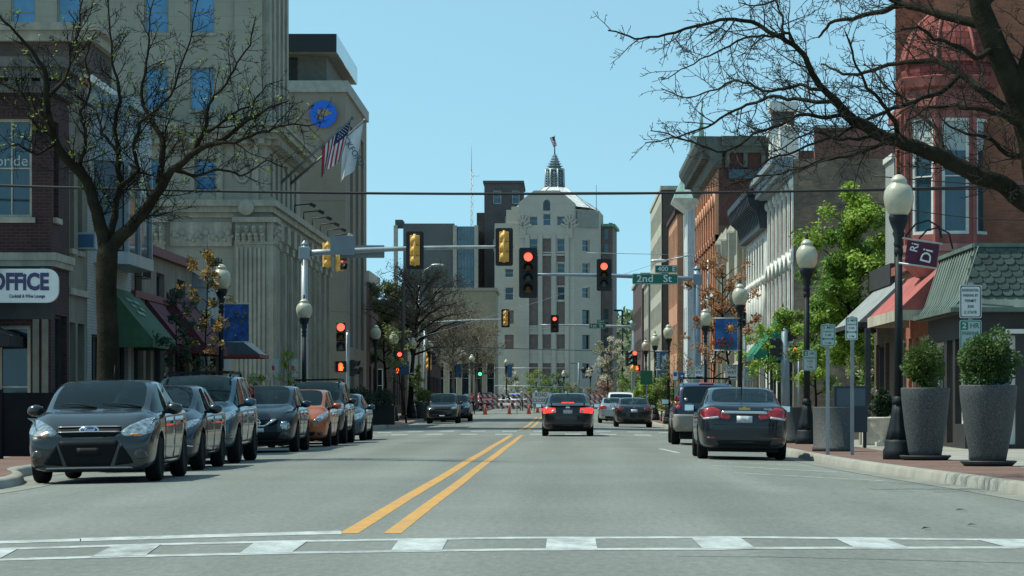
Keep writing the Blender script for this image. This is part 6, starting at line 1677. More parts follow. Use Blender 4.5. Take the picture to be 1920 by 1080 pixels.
def brown_low():
 x0, y0, y1 = 9.5, 80.0, 85.4; r = thing('low_brick_shop', 'low brown brick shop behind the grey awning on the right', 'building', (x0, y0, .07))
 ops = [(.5, .4, 2.6, 2.8), (3.0, .1, 4.0, 2.8)]
 b = MB(); wall(b, (x0, y1, .07), UYm, y1-y0, 4.9, ops, .2); wall(b, (24, y1, .07), -UX, 24-x0, 4.9); shell(b, x0, 24, y0, y1, 4.9, 4.97, 'T'); wall(b, (x0, y0, .07), UX, 14.5, 4.9); part('wall', b, M_brickdk, r, world=True)
 for o in ops: window(r, (x0, y1, .07), UYm, o, .2, M_darktrim, G_dark, 2, 1, .07, name='shop_window')
 c = MB(); c.bx(x0-.15, x0-.002, y0, y1, 4.5, 5.1); part('cornice', c, M_darktrim, r, world=True)
 c = MB(); c.bx(9.75, 11.0, 82.4, 84.6, 4.972, 8.3); h = part('chimney', c, M_whitebrick, r, world=True); c = MB(); c.bx(9.68, 11.07, 82.33, 84.67, 8.302, 8.45); part('coping', c, M_whitetrim, h, world=True)
brown_low()
awning('grey_awning', 'sunlit grey awning with dark end on the right shops', 9.48, 8.2, 77.6, 84.6, 4.55, 3.35, M_greyaw, .12, pm('charcoal_canvas', (.03,.034,.036), .8, var=.2))
# ---- beyond 2nd street, right: the Victorian pair and its old party wall
def victorian():
 x0, y0, y1 = 10.0, 121.0, 135.4; x1 = 46; r = thing('victorian_building', 'white trimmed Victorian front with big weathered brick side wall', 'building', (x0, y0, .07))
 z1 = 11.6
 b = MB(); wall(b, (x0, y0, .07), UX, x1-x0, z1); wall(b, (x1, y1, .07), -UX, x1-x0, z1); shell(b, x0, x1, y0, y1, z1, z1+.07, 'T'); part('side_wall', b, M_brickold, r, world=True)
 c = MB(); c.bx(x0+.9, x0+3.05, y0+.02, y0+.5, z1+.072, 13.0); c.bx(x0+3.05, x1, y0+.03, y0+.5, z1+.072, 12.75); part('parapet', c, M_brickparapet, r, world=True)
 c = MB(); c.bx(x0+.85, x0+3.1, y0-.03, y0+.55, 13.002, 13.12); c.bx(x0+3.101, x1, y0-.03, y0+.55, 12.752, 12.86); part('coping', c, pm('pale_coping', (.42,.44,.42), .7, var=.2), r, world=True)
 for xx in (x0+4.4, x0+8.2):
  c = MB(); c.bx(xx, xx+.55, y0-.12, y0-.003, .07, z1-.4); part('buttress', c, M_brickold, r, world=True)
 # street front
 bays = [(.45+i*2.35, 2.1) for i in range(6)]
 ops = []
 for (a, w_) in bays: ops += [(a+.1, 4.4, a+w_-.1, 7.1), (a+.1, 7.8, a+w_-.1, 10.3)]
 ops += [(.5+i*4.7, .4, 4.6+i*4.7, 3.2) for i in range(3)]
 b = MB(); wall(b, (x0-.02, y1, .07), UYm, y1-y0, z1, ops, .12); part('street_wall', b, M_whitetrim, r, world=True)
 for i, o in enumerate(ops):
  if i < 12: window(r, (x0-.02, y1, .07), UYm, o, .12, M_maroon, G_dark, 1, 2, .22)
  else: window(r, (x0-.02, y1, .07), UYm, o, .12, M_darktrim, G_dark, 2, 1, .1, name='shop_window')
 for k in range(7):
  c = MB(); yy = y0+.2+k*2.35; c.bx(x0-.09, x0-.023, yy-.16, yy+.16, 3.6, 10.9); c.bx(x0-.14, x0-.023, yy-.22, yy+.22, 7.2, 7.7); c.ball((x0-.1, yy, 7.45), .2, 8, 6, sc=(.6,1,1))
  c.ball((x0-.1, yy, 10.6), .24, 8, 6, sc=(.6,1,1)); part('pilaster', c, M_whitetrim, r, world=True)
 for k in range(6):
  c = MB(); yy = y0+1.4+k*2.35
  c.tube([(x0-.14, yy-.85, 6.95), (x0-.14, yy-.7, 7.35), (x0-.14, yy, 7.6), (x0-.14, yy+.7, 7.35), (x0-.14, yy+.85, 6.95)], .11, 6); part('window_hood', c, M_whitetrim, r, world=True)
 c = MB(); c.bx(x0-.35, x0-.03, y0, y1, 3.3, 3.75); c.bx(x0-.5, x0-.03, y0, y1, 10.9, 11.2); c.bx(x0-.75, x0-.03, y0, y1, 11.202, 11.5); c.bx(x0-.95, x0-.03, y0, y1, 11.502, 11.75)
 for k in range(24): c.bx(x0-.7, x0-.5, y0+.15+k*.6, y0+.4+k*.6, 10.93, 11.2)
 part('cornice', c, M_bluegrey, r, world=True)
 c = MB(); c.prism([(x0-.35, y0+1.5, 11.77), (x0-.35, y0+5.5, 11.77), (x0-.35, y0+5.2, 12.7), (x0-.35, y0+3.5, 13.6), (x0-.35, y0+1.8, 12.7)], (0,0,0), (.5,0,0)); c.bx(x0-.5, x0+.3, y0+1.2, y0+1.8, 11.77, 13.2); c.bx(x0-.5, x0+.3, y0+5.2, y0+5.8, 11.77, 13.2)
 part('pediment', c, M_whitetrim, r, world=True)
 c = MB(); c.bx(x0-.45, x0+.75, y0+7.5, y0+8.7, 11.77, 13.4); c.bx(x0-.55, x0+.85, y0+7.4, y0+8.8, 13.402, 13.7); c.bx(x0-.35, x0+.65, y0+7.6, y0+8.6, 13.702, 14.5, 1); c.bx(x0-.5, x0+.8, y0+7.45, y0+8.75, 14.502, 14.95)
 part('corner_turret', c, [M_whitetrim, pm('dark_louvre', (.08,.085,.08), .8, var=.2)], r, world=True)
victorian()
def bracket_building():
 x0, y0, y1 = 9.9, 135.6, 151.0; r = thing('bracket_building', 'white fronted building with black bracketed cornice beside the Victorian front', 'building', (x0, y0, .07)); x1 = 30
 ops = [(.5+i*1.9, .0+4.4, 1.6+i*1.9, 6.8) for i in range(7)]+[(.5+i*1.9, 7.4, 1.6+i*1.9, 9.2) for i in range(7)]+[(.5+i*4.9, .4, 4.6+i*4.9, 3.2) for i in range(3)]
 b = MB(); wall(b, (x0, y1, .07), UYm, y1-y0, 10.5, ops, .35); wall(b, (x0, y0, .07), UX, x1-x0, 10.5); wall(b, (x1, y1, .07), -UX, x1-x0, 10.5); shell(b, x0, x1, y0, y1, 10.5, 10.57, 'T'); part('wall', b, M_whitetrim, r, world=True)
 for i, o in enumerate(ops): window(r, (x0, y1, .07), UYm, o, .35, pm('brown_sash', (.22,.09,.05), .6, var=.2) if i < 14 else M_darktrim, G_dark, 1, 2, .14)
 for k in range(8):
  c = MB(); yy = y0+.25+k*1.92; c.tube([(x0-.12, yy, 4.2), (x0-.12, yy, 7.0)], .11, 8); c.ball((x0-.12, yy, 7.1), .2, 8, 6); part('column', c, M_whitetrim, r, world=True)
 for k in range(7):
  c = MB(); yy = y0+1.25+k*1.9; c.tube([(x0-.08, yy-.62, 6.7), (x0-.1, yy-.4, 7.1), (x0-.1, yy, 7.25), (x0-.1, yy+.4, 7.1), (x0-.08, yy+.62, 6.7)], .1, 6); part('window_hood', c, M_whitetrim, r, world=True)
 c = MB(); c.bx(x0-1.0, x0-.003, y0-.1, y1, 11.2, 11.5); c.bx(x0-.35, x0-.003, y0, y1, 9.6, 11.198)
 for k in range(16): c.prism([(x0-.35, 0, 9.7), (x0-.35, 0, 11.19), (x0-.95, 0, 11.19), (x0-.85, 0, 10.7), (x0-.5, 0, 10.4)], (0, y0+.1+k*.98, 0), (0, y0+.45+k*.98, 0))
 part('cornice', c, pm('blue_black_paint', (.035,.045,.06), .6, var=.3), r, world=True)
 c = MB(); c.bx(x0-.25, x0-.003, y0, y1, 3.3, 3.8); part('ledge', c, M_whitetrim, r, world=True)
 c = MB(); c.bx(x0+.1, x0+1.2, y0+.5, y0+1.6, 10.572, 12.5); part('chimney', c, M_bluegrey, r, world=True)
bracket_building()
def stone_front():
 x0, y0, y1 = 9.75, 151.2, 171.8; x1 = 28; H = 9.4; r = thing('stone_front_building', 'low stone fronted building with small pointed finials before the orange building', 'building', (x0, y0, .07))
 ops = [(.8+i*2.5, 4.2, 2.2+i*2.5, 7.6) for i in range(8)]+[(.8+i*5, .4, 4.6+i*5, 3.1) for i in range(4)]
 b = MB(); wall(b, (x0, y1, .07), UYm, y1-y0, H, ops, .3); wall(b, (x0, y0, .07), UX, x1-x0, H); shell(b, x0, x1, y0, y1, H, H+.07, 'T'); part('wall', b, M_cream, r, world=True)
 for o in ops: window(r, (x0, y1, .07), UYm, o, .3, M_whitetrim, G_dark, 1, 2, .1)
 for yy in (y0+.6, y0+8, y1-5, y1-.6):
  c = MB(); c.bx(x0-.3, x0+.25, yy-.3, yy+.3, .07, H+1.4); c.lathe([(.42,H+1.4),(.42,H+1.5),(0,H+2.2)], 4, (x0, yy, 0), smooth=False); part('pier', c, M_stonetrim, r, world=True)
 c = MB(); c.prism([(x0-1.6, y0+3, 6.2), (x0-.003, y0+3, 7.2), (x0-.003, y0+3, 5.6)], (0,0,0), (0,3.5,0)); part('hood', c, pm('grey_hood', (.18,.18,.16), .8, var=.2), r, world=True)
stone_front()
def orange_block():
 x0, y0, y1 = 9.6, 172.0, 199.0-1; x1 = 30; H = 16.6; r = thing('orange_brick_building', 'tall orange brick building with deep cornice on the right', 'building', (x0, y0, .1))
 z0 = .05; n = 9; d = (y1-y0)/n
 ops = []
 for i in range(n):
  for (a, b_) in ((1, 3.6), (4.8, 7.6), (8.4, 11.0), (11.6, 13.4)): ops.append((i*d+.75, a, (i+1)*d-.75, b_))
 b = MB(); wall(b, (x0, y1, z0), UYm, y1-y0, H, ops, .45); part('street_wall', b, M_brickor, r, world=True)
 for o in ops: window(r, (x0, y1, z0), UYm, o, .45, pm('brown_sash', (.22,.09,.05), .6), G_dark, 1, 2, .1)
 b = MB(); wall(b, (x0, y0, z0), UX, x1-x0, 12.0); part('side_wall', b, brickmat('tan_side_brick', (.16,.115,.08), (.13,.09,.065), (.12,.10,.08), var=.3), r, world=True)
 b = MB(); wall(b, (x0, y0, z0+12.0), UX, x1-x0, H-12.0); wall(b, (x1, y1, z0), -UX, x1-x0, H); shell(b, x0, x1, y0, y1, H, H+.05, 'T'); part('upper_side_wall', b, brickmat('maroon_side_brick', (.13,.05,.045), (.095,.04,.037), (.09,.06,.055)), r, world=True)
 for k in range(n+1):
  c = MB(); yy = y0+k*d; a, e = max(y0+.003, yy-.42), min(y1, yy+.42); c.bx(x0-.22, x0-.003, a, e, .1, 15.0); c.bx(x0-.32, x0-.003, a, e, 11.1, 11.5); c.bx(x0-.32, x0-.003, a, e, 4.0, 4.5, 1); part('pier', c, [M_brickor, M_whitetrim], r, world=True)
 for k in range(n):
  c = MB(); yy = y0+(k+.5)*d; m_ = []
  for t in range(9): a = PI*t/8; m_.append((x0-.16, yy+(d/2-.55)*math.cos(a), 13.3+.75*math.sin(a)))
  c.tube(m_, .14, 6); part('arch', c, M_brickor, r, world=True)
 c = MB(); c.bx(x0-.3, x0-.003, y0+.003, y1, 3.75, 4.0); c.bx(x0-.3, x0-.003, y0+.003, y1, 7.8, 8.15); part('band', c, M_whitetrim, r, world=True)
 c = MB(); c.prism([(x0, 0, 15.6), (x0-.35, 0, 15.7), (x0-.5, 0, 16.2), (x0-1.2, 0, 16.9), (x0-1.35, 0, 17.2), (x0-1.35, 0, 17.5), (x0+.2, 0, 17.5), (x0+.2, 0, 15.6)], (0,y0-.25,0), (0,y1+.3,0))
 c.bx(x0+.202, x0+4.2, y0-.6, y0-.003, 16.9, 17.5); c.bx(x0+.202, x0+4.2, y0-.35, y0-.003, 16.5, 16.898)
 for k in range(20): c.bx(x0-1.0, x0-.45, y0+.2+k*1.3, y0+.6+k*1.3, 16.2, 16.8)
 for k in range(4): c.bx(x0+.4+k*1.1, x0+.65+k*1.1, y0-.3, y0-.004, 15.6, 16.498)
 part('cornice', c, pm('dark_green_cornice', (.10,.115,.105), .7, var=.3, streak=.3), r, world=True)
 s = tag(link('fascia_box', MB().bx(x0+.35, x0+1.9, y0-.5, y0-.05, 15.0, 15.6).mesh('fascia_box', pm('steel_blue_panel', (.03,.08,.12), .5, var=.2)), r)) if False else None
 c = MB(); c.bx(x0+.6, x0+2.0, y0-.55, y0-.005, 14.9, 15.45); c.bx(x0+2.002, x0+3.0, y0-.3, y0-.005, 14.9, 15.4); part('blue_box', c, pm('steel_blue_panel', (.03,.08,.12), .5, var=.2), r, world=True)
 p = MB(); p.tube([(0,0,0),(0,0,15.5)], .12, 8); solo('drain_pipe', p, pm('blue_steel', (.10,.15,.20), .5, .3), 'tall blue grey downpipe on the side of the orange building', 'pipe', (x0+2.5, y0-.18, .1), world=False)
orange_block()
def copper_tower():
 Y = 217; x0 = 9.7; r = thing('copper_roof_tower', 'slim white tower with pale green copper roof', 'building', (x0, Y, .3)); z1 = 16.0
 b = MB(); wall(b, (x0, Y, .2), UX, 9, z1); wall(b, (x0, Y+7, .2), UYm, 7, z1, [(1, 2+i*4, 2, 4.5+i*4) for i in range(4)]+[(4, 2+i*4, 5, 4.5+i*4) for i in range(4)], .3); shell(b, x0, x0+9, Y, Y+7, z1, z1+.2, 'TN'); part('wall', b, pm('chalk_white', (.60,.62,.62), .7, var=.15, streak=.25), r, world=True)
 for o in [(1, 2+i*4, 2, 4.5+i*4) for i in range(4)]+[(4, 2+i*4, 5, 4.5+i*4) for i in range(4)]: window(r, (x0, Y+7, .2), UYm, o, .3, M_darktrim, G_dark, 1, 2)
 m = MB(); a = [(x0-1.1, Y-.9), (x0+3.6, Y-.9), (x0+3.6, Y+6.0), (x0-1.1, Y+6.0)]; t = [(x0+.4, Y+1.7), (x0+2.0, Y+1.7), (x0+2.0, Y+3.3), (x0+.4, Y+3.3)]
 for i in range(4):
  j = (i+1) % 4; m.quad((*a[i], 17.0), (*a[j], 17.0), (*t[j], 20.6), (*t[i], 20.6))
 f = [(x0, Y), (x0+2.6, Y), (x0+2.6, Y+5), (x0, Y+5)]
 for i in range(4):
  j = (i+1) % 4; m.quad((*f[i], z1+.1), (*f[j], z1+.1), (*a[j], 17.0), (*a[i], 17.0), 1)
 part('roof', m, [M_copper, M_whitetrim], r, world=True)
 c = MB(); c.bx(x0+.3, x0+2.1, Y+1.6, Y+3.4, 20.6, 22.0); c.tube([(x0+1.2, Y+2.5, 22), (x0+1.2, Y+2.5, 24.5)], [.25,.05], 6); part('lantern', c, M_copper, r, world=True)
copper_tower()
plain_block('red_brick_block', 'orange red block with white bands past the copper roofed tower', 9.35, 24, 228, 246, 16.6, M_brickor, sops=[(1.5+i*2.2, 12.5-i*0, 2.7+i*2.2, 14.6) for i in range(2)], wops=[(1.2+i*2.8, 1+j*4, 2.8+i*2.8, 3.4+j*4) for i in range(6) for j in range(4)], coping=M_brickA, side='R')
c = MB(); c.bx(10.3, 12.4, 227.0, 227.9, .4, 12); solo('blue_glass_bay', c, glassmat('deep_blue_glass', (.015,.06,.13), .1, .3), 'deep blue glass strip on the flank of the orange red block', 'facade panel', (11.3, 227.5, .4))
plain_block('cream_tower', 'tall cream and brown block with rows of windows far right', 9.3, 22, 260, 292, 21.0, M_brickdk, sops=[(2+i*2.4, 17-j*3.1, 3.2+i*2.4, 18.9-j*3.1) for i in range(3) for j in range(3)], wops=[(1+i*1.9, 2+j*3.1, 2.1+i*1.9, 4+j*3.1) for i in range(16) for j in range(6)][:90], gl=G_dark, side='R', coping=M_cream)
c = MB(); c.bx(9.22, 9.29, 259.9, 292.1, 1.5, 20.9)
cfr = MB(); wall(cfr, (9.2, 292, .5), UYm, 32, 20.4, [(1+i*1.9, 2+j*3.1, 2.1+i*1.9, 4+j*3.1) for i in range(16) for j in range(6)], .09);
solo('cream_facing', cfr, M_cream, 'cream terracotta street face of the tall far block', 'facade panel', (9.2, 276, .6))
plain_block('penthouse', 'pale grey penthouse on the roof of the tall far block', 12.2, 16.5, 264, 276, 23.8, pm('pale_penthouse', (.38,.39,.36), .8, var=.2, streak=.2), sops=[(1, 21.6, 2, 22.9)], side='R', coping=M_whitetrim)
plain_block('brown_block', 'plain brown brick block with pale bands farthest along the right side', 8.9, 24, 312, 352, 15.4, brickmat('plum_brown_brick', (.11,.075,.07), (.09,.062,.058), (.10,.085,.08), bw=.6, rh=.25), sops=[(2.0+i*2.4, 3+j*3.6, 3.2+i*2.4, 5.2+j*3.6) for i in range(3) for j in range(3)], wops=[(1+i*3, 2+j*3.6, 2.5+i*3, 4.3+j*3.6) for i in range(12) for j in range(3)], side='R', coping=M_stonetrim)
plain_block('grey_stone_block', 'weathered light stone shop front between brown blocks on the right', 9.1, 20, 296, 311.8, 14.0, M_stone, wops=[(1+i*3, 2+j*4, 2.5+i*3, 4.6+j*4) for i in range(5) for j in range(3)], side='R', coping=M_stonetrim)
# green corner awning beyond 2nd street
awning('green_corner_awning', 'bright green sloping awning at the far right corner of the crossing', 9.95, 8.3, 121.2, 129.0, 5.2, 3.2, pm('bright_green_canvas', (.01,.17,.09), .8, var=.2, streak=.2), .22)
awning('tan_awning', 'cream striped awning low on the right beyond the crossing', 9.85, 8.6, 141, 149, 3.9, 2.8, pm('tan_canvas', (.33,.28,.20), .85, var=.25), .3, pm('cream_canvas', (.42,.38,.28), .85, var=.2))
# ---------------------------------------------------------------- street furniture
M_iron = pm('black_iron', (.009,.015,.019), .6, 0, var=.3, spec=.3)
M_ironfar = M_iron
M_globe = pm('lamp_globe_glass', (.46,.44,.33), .3, var=.18, scale=3, coat=.4)
M_galv = pm('galvanised_pole', (.36,.40,.41), .45, .5, var=.15, streak=.2)
M_galvd = pm('shaded_galvanised_pole', (.20,.26,.31), .5, .3, var=.15)
M_sigblk = pm('signal_black', (.010,.011,.012), .5, var=.15)
M_sigyel = pm('signal_yellow', (.85,.46,.10), .5, var=.15, scale=5)
M_redon = pm('lit_red_lens', (.8,.03,.02), .3, var=0, emis=(1,.10,.06), estr=2.6)
M_grnon = pm('lit_green_lens', (.02,.7,.3), .3, var=0, emis=(.08,1,.45), estr=1.6)
M_oron = pm('lit_orange_symbol', (.8,.15,.02), .3, var=0, emis=(1,.16,.03), estr=2.2)
M_off_r = pm('unlit_red_lens', (.06,.008,.008), .3, var=.2); M_off_y = pm('unlit_amber_lens', (.10,.045,.008), .3, var=.2); M_off_g = pm('unlit_green_lens', (.05,.065,.06), .3, var=.2)
M_signgrn = pm('street_sign_green', (.008,.135,.095), .5, var=.08)
M_signwht = pm('sign_face_white', (.62,.65,.64), .5, var=.06)
M_signwhtd = pm('sign_face_aqua', (.40,.47,.46), .5, var=.08)
M_ink = pm('sign_black', (.015,.015,.018), .6, var=0)
M_inkg = pm('sign_green_ink', (.01,.16,.10), .6, var=0)
M_signback = pm('sign_back', (.22,.26,.28), .5, .5, var=.12)
def lamp_proto():
 r = thing('street_lamp', '', 'street lamp')
 b = MB(); b.lathe([(.30,0),(.30,.16),(.27,.20),(.27,.30),(.24,.34)], 16)
 b.lathe([(.235,.34),(.20,.50),(.13,.78),(.105,.95)], 32, flute=.06, nf=8); b.lathe([(.12,.95),(.13,1.0),(.10,1.05),(.085,1.08)], 16)
 part('base', b, M_iron, r)
 b = MB(); b.lathe([(.082,1.08),(.066,3.55)], 24, flute=.05, nf=12); b.lathe([(.085,3.5),(.09,3.55),(.085,3.6),(.075,3.62)], 16); part('pole', b, M_iron, r)
 b = MB(); b.lathe([(.075,3.62),(.10,3.68),(.07,3.74),(.12,3.86),(.10,3.90),(.17,4.05),(.19,4.13),(.185,4.17)], 16); part('fitter', b, M_iron, r)
 b = MB(); b.lathe([(.165,4.17),(.22,4.24),(.275,4.36),(.29,4.48),(.275,4.58),(.22,4.67),(.155,4.72),(.15,4.74),(.165,4.76),(.14,4.80),(.085,4.85),(.05,4.87)], 24); part('globe', b, M_globe, r)
 b = MB(); b.lathe([(.03,4.86),(.045,4.90),(.02,4.93),(.035,4.97),(.0,5.03)], 10); part('finial', b, M_iron, r)
 return r
LAMPS = [(1685, 50.6, 6.07, 'nearest street lamp on the right sidewalk, between the tall planters and sign posts'),
 (1513, 70.4, 6.14, 'second street lamp on the right, carrying a two hour parking sign'),
 (1402, 96.2, 6.1, 'third street lamp on the right, carrying the blue sun banner'),
 (1320, 121.5, 6.2, 'street lamp on the right right behind the thick grey signal pole'),
 (1251, 145, 5.5, 'street lamp on the right beside the blue river banner'),
 (1228, 166, 5.5, 'street lamp on the right just past the one at the river banner'),
 (1211, 186, 5.55, 'fourth street lamp beyond the crossing on the right, under the far signals'),
 (1166, 222, 5.6, 'street lamp on the right next to the white blossom tree'),
 (415, 82.8, -10.06, 'nearest street lamp on the left sidewalk, carrying a blue banner'),
 (570, 95.0, -8.74, 'street lamp on the left in front of the tall signal pole'),
 (703, 146, -9.7, 'dark street lamp on the left beside black planter boxes, nearer of two'),
 (738, 160, -9.6, 'dark street lamp on the left, farther of the two by the planter boxes'),
 (772, 178, -9.5, 'street lamp on the left hidden partly by the bare tree trunk'),
 (805, 189, -8.95, 'street lamp on the left above the yellow signals'),
 (868, 232, -8.2, 'small distant street lamp on the left, nearer of two close together'),
 (885, 258, -8.3, 'small distant street lamp on the left, farther of two close together'),
 (950, 292, -5.8, 'small street lamp left of the tower trees behind the barricade'),
 (1057, 330, .2, 'short distant street lamp behind the stopped black sedan'),
 (1107, 318, 3.2, 'faint distant street lamp under the railway signal')]
_first = None
for i, (px, Y, X, lab) in enumerate(LAMPS):
 if _first is None:
  _first = lamp_proto(); o = _first; o['group'] = 'globe street lamps along the street'; o['label'] = lab; o.location = (X, Y, rise(Y)+SWZ)
 else: o = dup(_first, loc=(X, Y, rise(Y)+SWZ-(.9 if Y > 300 else 0)), label=lab)
 o.scale = (.95, .95, .94 if px == 570 else 1.055)
# ---- traffic signals
def signal(name, label, loc, n=3, lit=0, facing=-1, backplate=True, litmat=None, sc=1.0, doghouse=False, rz=None, litseq=None):
 """hanging head of n lenses; facing -1 looks at the camera, +1 shows us its yellow back"""
 r = thing(name, label, 'traffic signal', loc, 0 if facing < 0 else PI);
 if rz is not None: r.rotation_euler = (0,0,rz)
 r.scale = (sc, sc, sc)
 s = .345; H = n*s
 if backplate:
  b = MB(); w_ = .30; h_ = H/2+.13; c = .05
  b.prism([(-w_+c,0,-h_),(w_-c,0,-h_),(w_,0,-h_+c),(w_,0,h_-c),(w_-c,0,h_),(-w_+c,0,h_),(-w_,0,h_-c),(-w_,0,-h_+c)], (0,-.012,0), (0,.012,0)); part('backplate', b, M_sigblk, r)
 b = MB();
 for k in range(n):
  z = H/2-s*(k+.5); b.bx(-.165,.165,-.02,.15,z-s/2+.006,z+s/2-.006)
 part('housing', b, M_sigyel if facing > 0 else M_sigblk, r, bevel=.02)
 if facing > 0:
  b = MB()
  for k in range(n):
   z = H/2-s*(k+.5); b.ball((0,.15,z), .15, 12, 8, sc=(1,.7,1))
  b.tube([(0,.19,-H/2-.03),(0,.23,0),(0,.19,H/2+.03)], .045, 8); part('back_cover', b, M_sigyel, r)
 offs = {3: [M_off_r, M_off_y, M_off_g], 4: [M_off_r, M_off_y, M_off_g, M_off_y], 5: [M_off_r, M_off_y, M_off_g, M_off_y, M_off_g], 2: [M_off_r, M_off_g], 1: [M_off_r]}[n]
 for k in range(n):
  z = H/2-s*(k+.5); b = MB(); b.lathe([(0,-.055),(.07,-.05),(.125,-.02),(.14,.0)], 20, axis='Y'); b.v = [(p[0], p[1]-.02, p[2]+z) for p in b.v]
  part('lens', b, (litmat or M_redon) if k == lit else offs[k], r)
  b = MB(); pts = []
  for rr, y in ((.155,-.02),(.155,-.25)):
   for t in range(15): a = R(-35+250*t/14); pts.append((rr*math.cos(a), y-(0 if y > -.1 else -.10*(1-math.sin(a))/2), rr*math.sin(a)+z))
  b.add(pts, [(t, t+1, 16+t, 15+t) for t in range(14)], 0, True); part('visor', b, M_sigblk, r, fix=False)
 return r
def mast(label, base, h, arm_to, arm_z, rise_=.25, m=None, r0=.14):
 r = thing('mast_pole', label, 'signal pole', base); m = m or M_galv
 b = MB(); b.tube([(0,0,0),(0,0,h)], [r0, r0*.82], 20); b.lathe([(r0*.95,h),(r0*.95,h+.03),(0,h+.16)], 16); b.bx(-.22,.22,-.22,.22,0,.05); part('pole', b, m, r)
 b = MB(); L_ = arm_to-base[0]; pts = [(L_*t, 0, arm_z-base[2]+rise_*(1-(1-t)**2)) for t in [k/10 for k in range(11)]]
 b.tube(pts, [.11-.062*k/10 for k in range(11)], 12); part('arm', b, m, r)
 b = MB(); b.bx(-.19,.19,-.19,.19,arm_z-base[2]-.22,arm_z-base[2]+.22); part('clamp', b, m, r, bevel=.03)
 return r
YL = 96.0
mast('tall galvanised signal pole at the left corner with its arm over the road', (X_(571,YL), YL, SWZ), Z_(459,YL)-SWZ, X_(963,YL), Z_(475,YL), .22)
signal('traffic_signal', 'yellow signal back on the left arm, nearer the pole', (X_(778.5,YL), YL-.16, Z_(470,YL)), facing=1)
signal('traffic_signal', 'yellow signal back at the tip of the left arm', (X_(945.5,YL), YL-.16, Z_(463.5,YL)), facing=1)
YR = 113.5
mast('thick blue grey signal pole on the far right corner with its arm over the road', (X_(1307,YR), YR, SWZ), Z_(505,YR)-SWZ, X_(1000,YR), Z_(524,YR), .2, M_galvd, .17)
signal('traffic_signal', 'long four lens signal lit red at the tip of the far arm', (X_(990.5,YR), YR-.2, Z_(512,YR)), n=4, sc=1.24)
signal('traffic_signal', 'three lens signal lit red on the far arm beside the street sign', (X_(1132.5,YR), YR-.2, Z_(516,YR)), n=3)
Y1 = 207.0
mast('galvanised signal pole on the right at the second crossing', (X_(1187,Y1), Y1, rise(Y1)+SWZ), Z_(598,Y1)-1, X_(1012,Y1), Z_(613,Y1), .15, r0=.16)
signal('traffic_signal', 'small signal lit red on the arm at the second crossing', (X_(1040,Y1), Y1-.2, Z_(607,Y1)), n=3)
Y0_ = 200.0
mast('signal pole on the left at the second crossing, among bare branches', (X_(797,Y0_), Y0_, rise(Y0_)+SWZ), Z_(600,Y0_)-1, X_(955,Y0_), Z_(607,Y0_), .3, r0=.15)
signal('traffic_signal', 'small yellow signal back at the tip of the second crossing arm', (X_(948,Y0_), Y0_-.2, Z_(597,Y0_)), facing=1)
# post mounted heads
def ped(label, loc, hand=True, rz=0):
 r = thing('pedestrian_signal', label, 'pedestrian signal', loc, rz)
 b = MB(); b.bx(-.22,.22,0,.18,-.22,.22); part('housing', b, M_sigblk, r, bevel=.02)
 b = MB(); b.bx(-.24,.24,-.2,0,.215,.235); b.bx(-.24,-.225,-.2,0,-.2,.215); b.bx(.225,.24,-.2,0,-.2,.215); part('visor', b, M_sigblk, r)
 h = MB(); h.bx(-.085,.085,-.02,-.008,-.16,.02)
 for k, (x, z) in enumerate(((-.067,.13),(-.022,.17),(.022,.16),(.067,.12))): h.bx(x-.017,x+.017,-.02,-.008,.02,z)
 h.prism([(.085,0,-.10),(.13,0,-.02),(.11,0,.0),(.085,0,-.04)], (0,-.02,0), (0,-.008,0)); part('hand_symbol', h, M_oron, r)
 return r
def post(label, loc, h, r0=.06, m=None, name='post'):
 b = MB(); b.tube([(0,0,0),(0,0,h)], r0, 12); b.lathe([(r0*1.1,h),(0,h+.08)], 10); b.lathe([(r0*2,0),(r0*2,.12),(r0,.2)], 12); return solo(name, b, m or M_galv, label, 'pole', loc, world=False)
YP = 116.0
post('signal post at the far left corner by the bank', (X_(652,YP), YP, SWZ), 4.0, .07)
signal('traffic_signal', 'red signal on the post by the bank corner', (X_(640,YP), YP-.25, Z_(632,YP)), n=3, backplate=False, sc=1.15)
ped('lit orange hand signal on the post by the bank corner', (X_(640,YP), YP-.3, Z_(688,YP)))
signal('traffic_signal', 'dark signal seen from the side on the bank corner post', (X_(655,YP)+.2, YP+.1, Z_(690,YP)), n=2, lit=9, backplate=False, rz=R(80))
signal('traffic_signal', 'yellow and black signal head hanging at the left behind the sign backs', (X_(640,118), 118, Z_(493,118)), n=2, facing=1, backplate=False, rz=R(70))
signal('traffic_signal', 'yellow signal back just beneath the left arm behind the sign backs', (X_(612,118), 118, Z_(478,118)), n=3, facing=1, backplate=False, lit=9, rz=R(200))
YG = 98.6-2.4
rp = post('blue grey signal post at the near right corner', (X_(1472,YG), YG, SWZ), Z_(590,YG)-SWZ, .13, M_galvd)
signal('traffic_signal', 'dark signal seen edge on at the near right corner', (X_(1484,YG), YG+.05, Z_(612,YG)), n=3, lit=9, backplate=False, rz=R(100))
signal('traffic_signal', 'lower dark signal at the near right corner beside the tree', (X_(1456,YG), YG+.05, Z_(652,YG)), n=2, lit=9, backplate=False, rz=R(-100))
ped('lit orange hand signal in front of the green tree at the right', (X_(1491,116), 116, Z_(659,116)))
post('thin post of the hand signal in front of the green tree', (X_(1498,116.3), 116.3, SWZ), 3.1, .05, M_galvd)
signal('traffic_signal', 'red signal peeping out behind the third right street lamp', (X_(1391,117), 117, Z_(592,117)), n=3, backplate=False, sc=1.0)
post('post of the red signal behind the third right street lamp', (X_(1397,117.3), 117.3, SWZ), 4.8, .07, M_galvd)
YF = 206.0
signal('traffic_signal', 'red signal on the far right pole of the second crossing', (X_(1190,YF), YF-.5, Z_(672,YF)), n=3, backplate=False, sc=1.1)
